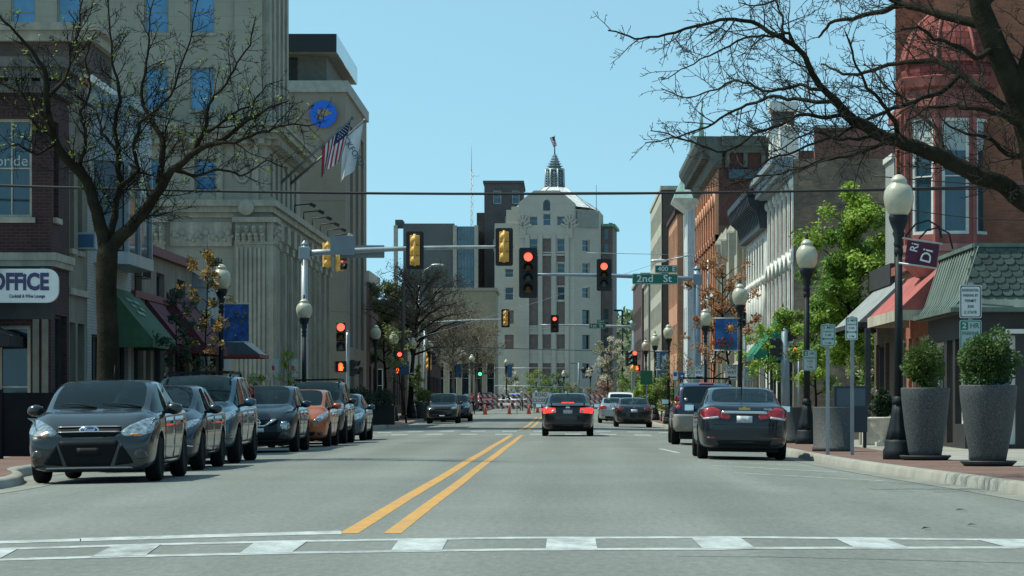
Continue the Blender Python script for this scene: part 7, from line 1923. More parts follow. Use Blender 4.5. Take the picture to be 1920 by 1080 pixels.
signal('traffic_signal', 'dark signal left of the red one on the far right pole', (X_(1178,YF), YF-.4, Z_(672,YF)), n=3, lit=9, backplate=False, sc=1.1, rz=R(60))
signal('traffic_signal', 'low yellow box under the far right red signal', (X_(1186,YF), YF-.55, Z_(691,YF)), n=1, facing=1, backplate=False, lit=9, sc=1.2)
ped('tiny orange hand signal under the far right red signal', (X_(1194,YF), YF-.5, Z_(690,YF)))
signal('traffic_signal', 'red signal at the left beside the blue square sign', (X_(750,176), 175.6, Z_(670,176)), n=2, backplate=False, sc=1.0)
ped('orange hand signal at the left under the red signal by the bare tree', (X_(746,176), 175.6, Z_(695,176)))
post('wooden utility pole beside the bare tree on the left', (X_(756,177), 177, rise(177)+SWZ), 8.5, .13, pm('pole_timber', (.13,.11,.085), .9, var=.3, streak=.3), 'utility_pole')
signal('traffic_signal', 'yellow signals seen from behind on the left post of the second crossing', (X_(804,199), 199, Z_(677,199)), n=3, facing=1, backplate=False, lit=9, sc=1.25)
signal('traffic_signal', 'black signal turned sideways right of the yellow one at left', (X_(811,199), 199, Z_(672,199)), n=3, lit=9, backplate=False, rz=R(90))
signal('traffic_signal', 'green lit signal far down the left side', (X_(900,262), 262, Z_(693,262)), n=3, lit=2, litmat=M_grnon, backplate=False, sc=1.2)
post('post of the green signal far down the left side', (X_(902,262.3), 262.3, .5), 3.9, .08, M_iron)
# ---- flat signs
def plate(name, label, cat, loc, w_, h_, face, lines=(), rz=0, rad=.03, border=None, back=None, tilt=0):
 """sign plate facing us (-Y) with lettering lines (text, size, x, z, material, width)"""
 r = thing(name, label, cat, loc, 0, rot=(tilt, 0, rz))
 def rr(w2, h2, c):
  pts = []
  for cx, cz, a0 in ((w2-c,h2-c,0),(-w2+c,h2-c,90),(-w2+c,-h2+c,180),(w2-c,-h2+c,270)):
   for k in range(5): a = R(a0+22.5*k); pts.append((cx+c*math.cos(a), 0, cz+c*math.sin(a)))
  return pts
 b = MB(); b.prism(rr(w_/2,h_/2,rad), (0,-.006,0), (0,.006,0)); part('sign_plate', b, face, r)
 if back:
  b = MB(); b.prism(rr(w_/2,h_/2,rad), (0,.0065,0), (0,.011,0)); part('back_face', b, back, r)
 if border:
  o = rr(w_/2-.012,h_/2-.012,rad); i = rr(w_/2-.026,h_/2-.026,rad); n = len(o); b = MB()
  b.add([Vector(p)+Vector((0,-.008,0)) for p in o+i], [(k,(k+1)%n,n+(k+1)%n,n+k) for k in range(n)]); part('border', b, border, r, fix=False)
 for ln in lines:
  t, s, x, z, m = ln[:5]; wd = ln[5] if len(ln) > 5 else None
  if t == '<': # arrow to the left
   b = MB(); b.prism([(-s,0,0),(-s*.45,0,s*.42),(-s*.45,0,s*.15),(s,0,s*.15),(s,0,-s*.15),(-s*.45,0,-s*.15),(-s*.45,0,-s*.42)], (x,-.010,z), (x,-.007,z)); part('arrow', b, m, r)
  elif t == '<>':
   b = MB(); b.prism([(-s,0,0),(-s*.6,0,s*.25),(-s*.6,0,s*.08),(s*.6,0,s*.08),(s*.6,0,s*.25),(s,0,0),(s*.6,0,-s*.25),(s*.6,0,-s*.08),(-s*.6,0,-s*.08),(-s*.6,0,-s*.25)], (x,-.010,z), (x,-.007,z)); part('arrow', b, m, r)
  elif t == '#':
   b = MB(); b.bx(x-s/2, x+s/2, -.009, -.0065, z-wd/2, z+wd/2); part('panel', b, m, r)
  else: lettering(t, s, m, r, (x, -.0085, z), bold=s*.012, width=wd, depth=.001)
 return r
def hang(parent, h):
 b = MB(); b.bx(-.02,.02,.006,.03,-h/2,h/2); part('bracket', b, M_galv, parent)
YS = YR-.25
mpp = YS/F
plate('street_name_sign', 'large green 2nd St sign on the far signal arm', 'street sign', (X_(1228.5,YS), YS, Z_(523,YS)), 86*mpp, 20*mpp, M_signgrn, [('2nd', .40, -.42, -.0, M_signwht, .66), ('St', .40, .50, 0, M_signwht, .34)], rad=.05, border=M_signwht)
plate('street_number_sign', 'smaller green 400 E sign on top of the street name', 'street sign', (X_(1249,YS), YS+.02, Z_(504.5,YS)), 42*mpp, 14.5*mpp, M_signgrn, [('400', .27, -.13, 0, M_signwht, .42), ('E', .27, .32, 0, M_signwht, .13)], rad=.03, border=M_signwht)
YS = Y1-.25; mpp = YS/F
plate('street_name_sign', 'green 1st St sign on the second crossing arm', 'street sign', (X_(1120,YS), YS, Z_(611,YS)), 31*mpp, 10*mpp, M_signgrn, [('1st', .36, -.26, 0, M_signwht, .42), ('St', .36, .28, 0, M_signwht, .28)], border=M_signwht)
plate('street_number_sign', 'tiny green number plate above the 1st St sign', 'street sign', (X_(1127,YS), YS+.02, Z_(602.5,YS)), 15*mpp, 6*mpp, M_signgrn, [('300 E', .18, 0, 0, M_signwht, .44)], rad=.02)
mpp = YL/F
b = plate('street_sign', 'tall grey sign back on the left arm nearest the pole', 'street sign', (X_(643,YL), YL-.2, Z_(461,YL)), 46*mpp, 35*mpp, M_signback, [])
b = plate('street_sign', 'long grey sign back on the left arm farther from the pole', 'street sign', (X_(678,YL), YL+.25, Z_(471,YL)), 84*mpp, 24*mpp, M_signback, [])
def pole_sign(label, px, Y, ytop, ybot, x=None, n=1):
 pass
def upost(label, X, Y, h, m=None):
 b = MB(); b.bx(-.03,.03,.012,.018,0,h); b.bx(-.034,-.028,-.01,.018,0,h); b.bx(.028,.034,-.01,.018,0,h); solo('sign_post', b, m or M_galv, label, 'sign post', (X, Y, SWZ), world=False)
A15 = lambda: [('15 MIN', .105, 0, .19, M_inkg, .37), ('PARKING', .06, 0, .095, M_inkg, .30), ('8 AM', .075, 0, .01, M_inkg, .17), ('<>', .16, 0, -.085, M_inkg), ('5 PM', .07, 0, -.19, M_inkg, .17)]
Ya, Yb, Yc = 55.0, 55.0, 46.5
upost('thin galvanised post of the left fifteen minute sign', X_(1552,Ya), Ya, Z_(606,Ya)-SWZ); plate('parking_sign', 'fifteen minute parking sign, lower left one of two on thin posts', 'sign', (X_(1552.5,Ya), Ya-.02, Z_(629,Ya)), 27*Ya/F*1.0, 42*Ya/F, M_signwhtd, [(a[0], a[1]*.78, a[2], a[3]*.80, a[4])+((a[5]*.68,) if len(a) > 5 else ()) for a in A15()], border=M_inkg)
upost('thin galvanised post of the right fifteen minute sign', X_(1598,Yb), Yb, Z_(593,Yb)-SWZ); plate('parking_sign', 'fifteen minute parking sign, higher right one of two on thin posts', 'sign', (X_(1596.5,Yb), Yb-.02, Z_(616,Yb)), 23*Yb/F, 43*Yb/F, M_signwht, [(a[0], a[1]*.72, a[2], a[3]*.82, a[4])+((a[5]*.60,) if len(a) > 5 else ()) for a in A15()], border=M_inkg)
upost('post of the residential permit sign behind the largest planter', X_(1820,Yc), Yc, Z_(530,Yc)-SWZ)
k = Yc/F
plate('permit_sign', 'white residential parking by permit sign above the right planter', 'sign', (X_(1819.5,Yc), Yc-.02, Z_(565.5,Yc)), 41*k, 62*k, M_signwht, [('RESIDENTIAL', .062, 0, .185, M_ink, .275), ('PARKING BY', .062, 0, .10, M_ink, .25), ('PERMIT', .066, 0, .01, M_ink, .19), ('500', .066, 0, -.085, M_ink, .10), ('E. STATE', .066, 0, -.18, M_ink, .20)], border=M_ink)
plate('parking_sign', 'two hour parking sign partly hidden by the largest planter shrub', 'sign', (X_(1819.5,Yc), Yc-.02, Z_(631,Yc)), 41*k, 62*k, M_signwhtd, [('#', .125, -.105, .175, M_inkg, .125), ('2', .12, -.105, .175, M_signwht, .07), ('HR', .12, .07, .175, M_inkg, .15), ('PARKING', .085, 0, .05, M_inkg, .27), ('8 AM', .085, .02, -.06, M_inkg, .17), ('TO', .04, 0, -.13, M_inkg, .05), ('5 PM', .085, .0, -.20, M_inkg, .17)], border=M_inkg)
Yd = 70.1; k = Yd/F
plate('parking_sign', 'two hour parking sign fixed to the second right street lamp', 'sign', (X_(1517.5,Yd), Yd-.12, Z_(676,Yd)), 26*k, 39*k, M_signwhtd, [('#', .10, -.10, .17, M_inkg, .11), ('2', .10, -.10, .17, M_signwht, .06), ('HR', .10, .06, .17, M_inkg, .13), ('PARKING', .06, 0, .06, M_inkg, .26), ('8 AM', .06, 0, -.02, M_inkg, .13), ('TO', .035, 0, -.09, M_inkg, .05), ('5 PM', .06, 0, -.17, M_inkg, .13)], border=M_inkg)
def oneway(label, px, py, Y, w_, h_):
 k = Y/F
 plate('one_way_sign', label, 'sign', (X_(px,Y), Y, Z_(py,Y)), w_*k, h_*k, M_signwht, [('ONE', h_*k*.36, 0, h_*k*.30, M_ink, w_*k*.72), ('WAY', h_*k*.36, 0, h_*k*-.02, M_ink, w_*k*.72), ('<', w_*k*.34, 0, -h_*k*.32, M_ink)], border=M_ink)
oneway('one way sign with left arrow, left one of two above the blue SUV', 1311, 698, 113, 19, 27)
oneway('one way sign with left arrow, right one of two above the dark sedan', 1372, 698, 98, 24, 29)
oneway('one way sign by the bank corner post over the left parked cars', 639, 730, 115.6, 20, 24)
upost('post of the right one way sign', X_(1374,98.1), 98.1, Z_(684,98)-SWZ); upost('post of the left one way sign', X_(1312,113.1), 113.1, Z_(684,113)-SWZ)
k = 98/F; plate('parking_sign', 'green and white parking sign right of the one way signs', 'sign', (X_(1404,98), 97.6, Z_(702,98)), 18*k, 27*k, M_signwhtd, [('#', .09, -.08, .14, M_inkg, .10), ('2', .09, -.08, .14, M_signwht, .05), ('HR', .09, .06, .14, M_inkg, .11), ('8 AM', .06, 0, -.03, M_inkg, .16), ('5 PM', .06, 0, -.14, M_inkg, .16)], border=M_inkg)
upost('post of the green and white parking sign', X_(1404,97.7), 97.7, Z_(690,98)-SWZ)
k = 118/F; plate('accessible_parking_sign', 'small white accessible parking sign left of the one way signs', 'sign', (X_(1266,118), 118, Z_(703,118)), 9*k, 19*k, M_signwht, [('#', .15, 0, .03, pm('sign_blue', (.01,.08,.3), .5, var=0), .17)])
plate('blue_sign', 'small blue square sign beside the accessible parking sign', 'sign', (X_(1279,118), 118.2, Z_(705,118)), 11*k, 13*k, MATS['sign_blue'], [('#', .1, 0, 0, M_signwht, .08)])
upost('post of the accessible parking sign', X_(1266,118.05), 118.05, Z_(694,118)-SWZ); upost('post of the small blue square sign', X_(1279,118.3), 118.3, Z_(698,118)-SWZ)
k = 175/F; plate('blue_sign', 'blue square sign on the left utility pole', 'sign', (X_(758,175), 175, Z_(690,175)), 18*k, 26*k, pm('dull_blue_panel', (.015,.075,.16), .5, var=.1), [])
k = 98/F
for px, lab in ((516, 'white sign seen from behind with a red edge, left of two by the left corner'), (553, 'white sign seen from behind with a red edge, right of two by the left corner')):
 Yq = 101-4.2; p = plate('street_sign', lab, 'sign', (X_(px,Yq), Yq, Z_(690,Yq)), 11*k, 34*k, M_signwhtd, [('#', .09, -.07, .0, pm('sign_red', (.45,.03,.03), .5, var=0), .16)], back=M_signback)
 upost(('post of the left' if px < 530 else 'post of the right')+' white sign seen from behind at the left corner', X_(px-2,Yq), Yq+.03, Z_(673,Yq)-SWZ)
k = 211/F; plate('green_sign', 'dull green sign low on the far right', 'sign', (X_(1212,140), 140, Z_(708,140)), .6, .7, pm('dull_green_panel', (.02,.14,.07), .6), []); upost('post of the dull green sign', X_(1212,140.1), 140.1, 2.2)
# ---- banners on the lamps
def banner(name, label, lampX, Y, side, ztop, zbot, w_, mat, rz=0, lines=(), deco=None, tiltz=0):
 r = thing(name, label, 'banner', (lampX, Y, ztop), 0, rot=(0, tiltz, rz)); g = []
 n, m = 10, 12; h = ztop-zbot
 for i in range(n+1):
  g.append([Vector((side*(.10+w_*i/n), .03*math.sin(i*.9+j*.4)*(j/m), -h*j/m)) for j in range(m+1)])
 part('cloth', grid_mesh(g, lambda s, t: 0), mat, r, fix=False)
 b = MB(); b.tube([(0,0,.02),(side*(w_+.16),0,.02)], .018, 6); part('bracket', b, pm('pale_bracket', (.45,.47,.46), .5, .3), r); b = MB(); b.tube([(0,0,-h-.02),(side*(w_+.13),0,-h-.02)], .018, 6); part('bracket', b, pm('pale_bracket', (.45,.47,.46), .5, .3), r)
 for (t, s, x, z, mm, rot) in lines:
  me = text_mesh(t, s, mm, s*.01, depth=.002); me.transform(Matrix.Rotation(R(rot), 4, 'Z')); link('lettering', me, r, (side*x, -.045, z), (PI/2,0,0))
 if deco: deco(r, side, w_, h)
 return r
def mottled(name, cols, scale):
 if name in MATS: return MATS[name]
 m = newmat(name); nt, N, L = nodes_of(m); b = N['Principled BSDF']; setin(b, 'Roughness', .7)
 t = N.new('ShaderNodeTexCoord'); n = N.new('ShaderNodeTexNoise'); n.inputs['Scale'].default_value = scale; n.inputs['Detail'].default_value = 3
 L.new(t.outputs['Object'], n.inputs['Vector']); cr = N.new('ShaderNodeValToRGB'); L.new(n.outputs['Fac'], cr.inputs[0])
 e = cr.color_ramp; e.elements[0].position = cols[0][0]; e.elements[0].color = (*cols[0][1], 1); e.elements[1].position = cols[-1][0]; e.elements[1].color = (*cols[-1][1], 1)
 for p, c in cols[1:-1]: q = e.elements.new(p); q.color = (*c, 1)
 L.new(cr.outputs[0], b.inputs['Base Color']); MATS[name] = m; return m
M_ban = mottled('blue_banner_cloth', [(.3,(.012,.05,.18)),(.5,(.015,.10,.32)),(.62,(.03,.16,.42)),(.75,(.03,.09,.22))], 2.6)
M_ban2 = mottled('deep_blue_banner_cloth', [(.3,(.012,.04,.14)),(.5,(.015,.08,.30)),(.64,(.03,.13,.42)),(.75,(.06,.10,.18))], 3)
def sunflowers(r, side, w_, h):
 b = MB(); b.lathe([(0,-.006),(.11,-.006),(.11,.0),(0,0)], 14, axis='Y'); b.v = [(p[0]+side*w_*.42, p[1]-.045, p[2]-h*.30) for p in b.v]
 for k in range(10):
  a = 2*PI*k/10; b.box((side*w_*.42+.17*math.cos(a), -.047, -h*.30+.17*math.sin(a)), (.09,.004,.03), (0,-a,0))
 part('sun_motif', b, pm('sun_orange', (.50,.20,.03), .7, var=.1), r)
 rr = random.Random(3); f = MB(); l = MB()
 for k in range(16):
  x = side*(.14+(w_-.1)*rr.random()); z = -h*(.62+.28*rr.random()); f.ball((x,-.05,z), .035+.03*rr.random(), 7, 4, sc=(1,.15,1))
  l.box((x+.02,-.043,z-.10), (.02,.004,.2), (0,rr.uniform(-.5,.5),0)); l.ball((x+.05,-.044,z-.09), .05, 6, 4, sc=(1,.1,.5))
 part('flower_motif', f, pm('flower_red', (.20,.03,.06), .7, var=.2), r); part('leaf_motif', l, pm('banner_green', (.03,.14,.05), .7, var=.2), r)
def specks(r, side, w_, h):
 rr = random.Random(9); f = MB()
 for k in range(26): f.ball((side*(.14+(w_-.1)*rr.random()),-.05,-h*(.2+.7*rr.random())), .02+.03*rr.random(), 6, 4, sc=(1,.15,1))
 part('flower_motif', f, pm('banner_ochre', (.12,.14,.10), .7, var=.3), r)
banner('sun_banner', 'blue banner with an orange sun and red flowers on the third right lamp', 6.1, 96.1, -1, Z_(598,96.2), Z_(656,96.2), .76, M_ban, deco=sunflowers)
banner('floral_banner', 'deep blue floral banner on the nearest left lamp', -10.06, 82.7, 1, Z_(571,82.8), Z_(640,82.8), .72, M_ban2, deco=specks)
M_rdist = pm('river_banner_blue', (.04,.12,.24), .7, var=.2)
def chev(r, side, w_, h):
 b = MB(); b.prism([(side*.12,0,-.1),(side*.30,0,-.3),(side*.12,0,-.5)], (0,-.05,0), (0,-.046,0)); part('chevron', b, M_signwht, r)
banner('river_banner', 'blue River District banner on the lamp at the right beyond the crossing', 5.5, 144.9, -1, Z_(659,145), Z_(693,145), .55, M_rdist, lines=[('River', .28, .30, -.5, M_signwht, 90), ('District', .28, .56, -.5, M_signwht, 90)], deco=chev)
M_mar = pm('maroon_banner_cloth', (.075,.012,.038), .75, var=.2)
bm_ = banner('maroon_banner', 'maroon banner with white letters tilting from the nearest right lamp', 6.12, 50.5, 1, Z_(449,50.6), Z_(492,50.6), .58, M_mar, lines=[('Ri', .20, .24, -.12, M_signwht, 84), ('Di', .27, .48, -.24, M_signwht, 84)], tiltz=R(8))
b = MB(); b.tube([(.05,0,.05),(.2,0,.30),(.42,0,.40),(.62,0,.32),(.70,0,.12)], .018, 6); b.tube([(.3,0,.05),(.42,0,.22),(.62,0,.30),(.82,0,.22),(.93,0,-.05)], .018, 6); part('scroll_bracket', b, M_iron, bm_)
for px, Y, lab in ((865, 232, 'tiny blue banner on the nearer distant left lamp'), (958, 291.9, 'tiny blue banner on the lamp left of the tower trees'), (1222, 165.9, 'small blue banner on the sixth right lamp')):
 X = {865: -8.2, 958: -5.8, 1222: 5.5}[px]; banner('small_banner', lab, X, Y-.1, 1 if px != 865 else -1, Z_(690,Y)+ .35, Z_(706,Y)-.1, .5, M_rdist)
# ---- planters
M_agg = mottled('dark_aggregate', [(.34,(.026,.030,.032)),(.5,(.05,.055,.057)),(.68,(.095,.10,.10))], 46)
M_soil = pm('soil', (.04,.03,.022), .95, var=.3)
def tall_planter(label, X, Y, rt, rb, h, dish=True, grp=None):
 r = thing('tall_planter', label, 'planter', (X, Y, SWZ), group=grp)
 b = MB(); z0 = .07 if dish else 0; b.lathe([(rb,z0),(rb*1.06,z0+.1),(rb+(rt-rb)*.55,z0+(h-z0)*.42),(rt*.97,z0+(h-z0)*.82),(rt,h-.02),(rt*.985,h),(rt*.91,h),(rt*.90,h-.14)], 36); part('pot', b, M_agg, r)
 if dish:
  b = MB(); b.lathe([(rb*1.05,.0),(rb*1.35,.0),(rb*1.62,.07),(rb*1.60,.085),(rb*1.3,.04),(rb*.9,.035)], 30); part('saucer', b, pm('dark_saucer', (.035,.038,.04), .6, var=.3), r)
 b = MB(); b.lathe([(0,h-.12),(rt*.905,h-.13)], 24); part('soil', b, M_soil, r)
 return r
PLA = 'tall grey aggregate planters with saucers'
k1, k2 = 50.0/F, 45.2/F
tall_planter('tall grey planter nearer the lamp, smaller of two on saucers', X_(1735,50.0), 50.0, 46*k1, 30*k1, Z_(727,50.0)-SWZ, True, PLA)
tall_planter('largest grey planter on a saucer at far right', X_(1853,45.2), 45.2, 54*k2, 33*k2, Z_(722,45.2)-SWZ, True, PLA)
def drum(label, X, Y, rt, h):
 r = thing('drum_planter', label, 'planter', (X, Y, SWZ)); b = MB(); b.lathe([(rt*1.04,0),(rt*1.03,.09),(rt*.97,.10),(rt,h-.02),(rt*.98,h),(rt*.9,h),(rt*.89,h-.12)], 36); part('pot', b, M_agg, r)
 b = MB(); b.lathe([(0,h-.1),(rt*.89,h-.11)], 20); part('soil', b, M_soil, r)
Yk = 59.5; drum('low grey drum planter behind the two sign posts', X_(1561,Yk), Yk, 37*Yk/F, Z_(763,Yk)-SWZ)
Yk = 69.5; drum('low grey drum planter beside the dark parked sedan', X_(1492,Yk)+.02, Yk+3, .42, Z_(763,72.5)-SWZ)
Yk = 176; tall_planter('grey planter with shrub at the left kerb beyond the crossing', X_(795,Yk), Yk, .55, .40, Z_(750,Yk)-rise(Yk)-SWZ, False)
def box_planter(label, X, Y, w_, d_, h_):
 r = thing('box_planter', label, 'planter', (X, Y, SWZ)); b = MB(); b.bx(-w_/2,w_/2,-d_/2,d_/2,0,h_); b.bx(-w_/2-.04,w_/2+.04,-d_/2-.04,d_/2+.04,h_,h_+.06); part('box', b, pm('black_planter', (.014,.016,.018), .6, var=.2), r)
 b = MB()
 for k in range(int(w_/.25)): b.bx(-w_/2+.06+k*.25,-w_/2+.19+k*.25,-d_/2-.02,-d_/2-.001,.08,h_-.06)
 part('slat', b, MATS['black_planter'], r)
 return r
box_planter('black slatted planter box left of the dark lamps beyond the crossing', -10.0, 133, 1.6, .8, .9)
box_planter('black slatted planter box right of the other one beyond the crossing', -8.9+.05, 139, 1.1, .8, .9)
# white urns, dark box, blue rack on the right sidewalk
def urn(label, X, Y, s=1.0):
 r = thing('stone_urn', label, 'urn', (X, Y, SWZ)); m = pm('urn_white', (.58,.55,.48), .7, var=.2, streak=.25)
 b = MB(); b.bx(-.2*s,.2*s,-.2*s,.2*s,0,.10*s); b.lathe([(.15*s,.10*s),(.08*s,.2*s),(.10*s,.28*s),(.24*s,.36*s),(.33*s,.52*s),(.34*s,.66*s),(.39*s,.70*s),(.37*s,.73*s),(.30*s,.72*s)], 20); part('bowl', b, m, r)
 b = MB(); b.lathe([(0,.70*s),(.31*s,.70*s)], 14); part('soil', b, M_soil, r)
urn('white stone urn nearer the lamp on the right sidewalk', X_(1657,67), 67, .95); urn('white stone urn right behind the nearest right lamp', X_(1677,68.5), 68.5, .95)
b = MB(); b.bx(-.26,.26,-.26,.26,0,.62); b.bx(-.30,.30,-.30,.30,.62,.68); solo('white_pedestal', b, MATS['urn_white'], 'white block pedestal left of the stone urns', 'pedestal', (X_(1638,69), 69, SWZ), world=False, bevel=.02)
b = MB(); b.bx(-.07,.07,-.07,.07,0,2.9); b.bx(-.2,.2,-.2,.2,0,.42,1); solo('awning_post', b, [M_darktrim, M_stonetrim], 'black post on stone foot left of the nearest right lamp', 'post', (X_(1627,70), 70, SWZ), world=False, bevel=.01)
r = thing('display_box', 'dark blue box with frame behind the low drum planter', 'box', (X_(1594,64.5), 64.5, SWZ)); b = MB(); b.bx(-.38,.38,-.18,.18,.35,1.42); part('box', b, pm('navy_box', (.008,.014,.03), .4, var=.2), r, bevel=.02)
b = MB(); b.bx(-.36,-.31,-.16,.16,0,.35); b.bx(.31,.36,-.16,.16,0,.35); part('leg', b, M_iron, r); b = MB(); b.bx(-.33,.33,-.186,-.181,.95,1.36); part('front_panel', b, pm('navy_panel', (.012,.025,.05), .15, var=.2, coat=.5), r)
r = thing('bike_rack', 'blue railing at the right picture edge beside the largest planter', 'railing', (7.85, 47.5, SWZ)); mb_ = pm('blue_paint_rail', (.02,.09,.17), .5, var=.2); b = MB(); b.bx(0,1.4,-.02,.02,.92,.96); b.bx(0,1.4,-.02,.02,.08,.12); part('rail', b, mb_, r)
for k in range(12): b = MB(); b.bx(.02+k*.12,.05+k*.12,-.012,.012,.12,.92); part('bar', b, mb_, r)
b = MB(); b.bx(-.25,.25,-.2,.2,0,.34); b.bx(-.6,-.3,-.2,.2,0,.18,1); solo('stone_step', b, [M_conc, M_stonetrim], 'low concrete steps in front of the garden on the right', 'step', (X_(1612,80), 80, SWZ), world=False)
# ---- wires
def wire(label, a, b_, sag, r0, n=24, group=None, m=None):
 a = Vector(a); b_ = Vector(b_); pts = [a.lerp(b_, k/n)-Vector((0,0,sag*4*(k/n)*(1-k/n))) for k in range(n+1)]
 mb = MB(); mb.tube([p-a for p in pts], r0, 6); solo('overhead_wire', mb, m or pm('wire_black', (.012,.012,.014), .6, var=0), label, 'wire', a, world=False, group=group)
YW = 60.0
wire('thick black cable sagging across the whole street', at(-400,332,YW), at(2300,332,YW), .36, .030)
wire('second thinner cable close under the thick one on the right', at(1050,361,YW+2), at(2400,338,YW+2), .08, .016)
wire('thin wire slanting across the front of the stone tower', at(760,640,150), at(1300,470,150), .12, .010, m=M_galvd)
wire('thin dark wire low across the front of the stone tower', at(640,640,240), at(1420,660,240), .25, .03); wire('thin wire running behind the right street sign', at(1100,474,260), at(1700,480,260), .1, .03, m=M_galv)
wire('thin wire slanting over the turret building', at(1640,330,62), at(2100,356,62), .05, .014); wire('thin wire slanting lower over the turret bay', at(1640,380,62), at(2100,400,62), .25, .012)
# cobra head lamps, tall poles
def cobra(label, px, py, Y, X0, h):
 r = thing('road_light', label, 'street light', (X0, Y, rise(Y)+SWZ)); hd = at(px, py, Y)-Vector((X0, Y, rise(Y)+SWZ))
 b = MB(); b.tube([(0,0,0),(0,0,h*.97)], [.10,.07], 10); b.tube([(0,0,h*.95),(hd.x*.4,0,(h+hd.z)/2+.15),(hd.x,0,hd.z)], [.05,.04,.035], 8); part('pole', b, M_galv, r)
 b = MB(); s = 1 if hd.x > 0 else -1; b.ball((hd.x+s*.3,0,hd.z), 1, 12, 8, sc=(.45,.17,.10)); part('lamp_head', b, pm('pale_lamp_head', (.55,.58,.58), .4, .2, var=.1), r)
cobra('tall road light among the bare branches on the left', 812, 497, 188, X_(786,188), 9.2)
cobra('tall road light on the right reaching over from the copper roof', 1245, 489, 150, X_(1300,150)+.8, 9.0)
r = thing('road_light', 'thin tall pole with box head in front of the far hill', 'street light', (X_(1167,330), 330, 1)); b = MB(); b.tube([(0,0,0),(0,0,Z_(582,330)-1)], .12, 8); part('pole', b, M_iron, r); b = MB(); b.bx(-1.0,0,-.2,.2,Z_(582,330)-1.1,Z_(582,330)-.9); part('lamp_head', b, M_iron, r)
# railway crossing signal
r = thing('railway_signal', 'railway crossing signal with two black discs on a bar', 'railway signal', (X_(1085,300), 300, .8)); b = MB(); b.tube([(0,0,0),(0,0,Z_(680,300)-.8)], .11, 10); b.tube([(0,0,Z_(693,300)-.8),(X_(1108,300)-X_(1085,300),0,Z_(693,300)-.8)], .06, 8); b.bx(-.9,-.0,-.06,.06,Z_(681,300)-.9,Z_(681,300)-.75); part('mast', b, M_galvd, r)
for px in (1095.5, 1106.5):
 b = MB(); b.lathe([(0,-.06),(.33,-.06),(.33,.06),(0,.06)], 24, axis='Y'); b.v = [(p[0]+X_(px,300)-X_(1085,300), p[1]-.15, p[2]+Z_(694,300)-.8) for p in b.v]; part('target_disc', b, M_sigblk, r)
b = MB(); b.tube([(0,0,0),(-9,0,.0)], .04, 6); b.tube([(0,0,-2.0),(-9,0,-1.9)], .04, 6); solo('gate_arm', b, M_galv, 'pair of thin pale bars left of the railway signal', 'barrier arm', (X_(1085,300), 300.3, Z_(690,300)), world=False)
# ---- road closed barricades, cones
M_bw = pm('barricade_white', (.58,.58,.55), .6, var=.12); M_bo = pm('barricade_red', (.36,.045,.035), .6, var=.12)
def barricade(label, X, Y, w_, rz=0, grp='striped barricades across the road'):
 z0 = gz(X, Y); r = thing('barricade', label, 'barricade', (X, Y, z0), rz, grp)
 for k, z in enumerate((.42, .88, 1.34)):
  b = MB(); b.bx(-w_/2,w_/2,-.02,.02,z,z+.24); rail = part('rail', b, M_bw, r); s = MB(); x = -w_/2+.05
  while x < w_/2-.40:
   s.prism([(x,0,z+.24),(x+.2,0,z+.24),(x+.38,0,z),(x+.18,0,z)], (0,-.0235,0), (0,-.0205,0)); x += .42
  part('stripes', s, M_bo, rail)
 for x in (-w_/2+.35, w_/2-.35):
  b = MB(); b.bx(x-.03,x+.03,.022,.07,.05,1.6); b.bx(x-.03,x+.03,-.65,.65,0,.06); part('post', b, M_galv, r)
 return r
YB = 226
barricade('striped barricade on the left side of the closed road', X_(938,YB), YB, 3.4, R(-2))
barricade('striped barricade just left of the black sedan', X_(1022,YB+2), YB+2, 3.6, R(3))
barricade('striped barricade right of the black sedan', X_(1128,YB), YB, 3.3, R(1))
k = (YB-1)/F; plate('road_closed_sign', 'white road closed sign on the barricade', 'sign', (X_(1015,YB), YB-1, Z_(746,YB)), 34*k, 22*k, M_signwht, [('ROAD', .40, 0, .22, M_ink, .95), ('CLOSED', .40, 0, -.22, M_ink, 1.30)], border=M_ink)
b = MB(); b.bx(-.6,-.54,.012,.05,0,1.3); b.bx(.54,.60,.012,.05,0,1.3); solo('sign_stand', b, M_galv, 'two steel legs under the road closed sign', 'stand', (X_(1015,YB), YB-.98, gz(0,YB)), world=False)
M_cone = pm('cone_orange', (.46,.10,.05), .6, var=.15)
def cone(label, px, Y):
 X = X_(px, Y); r = thing('traffic_cone', label, 'traffic cone', (X, Y, gz(X, Y)), group='traffic cones at the barricades'); b = MB(); b.bx(-.2,.2,-.2,.2,0,.04); b.lathe([(.15,.04),(.03,.78),(0,.79)], 16); part('cone', b, M_cone, r); b = MB(); b.lathe([(.094,.34),(.070,.50)], 16); b.v = [(p[0]*1.04, p[1]*1.04, p[2]) for p in b.v]; part('reflective_band', b, M_signwht, r)
for px, Y, lab in ((910, 220, 'traffic cone at the left end of the left barricade'), (955, 221, 'traffic cone under the right end of the left barricade'), (992, 221, 'traffic cone between the person and the road closed sign'), (1008, 236, 'traffic cone behind the road closed sign')): cone(lab, px, Y)
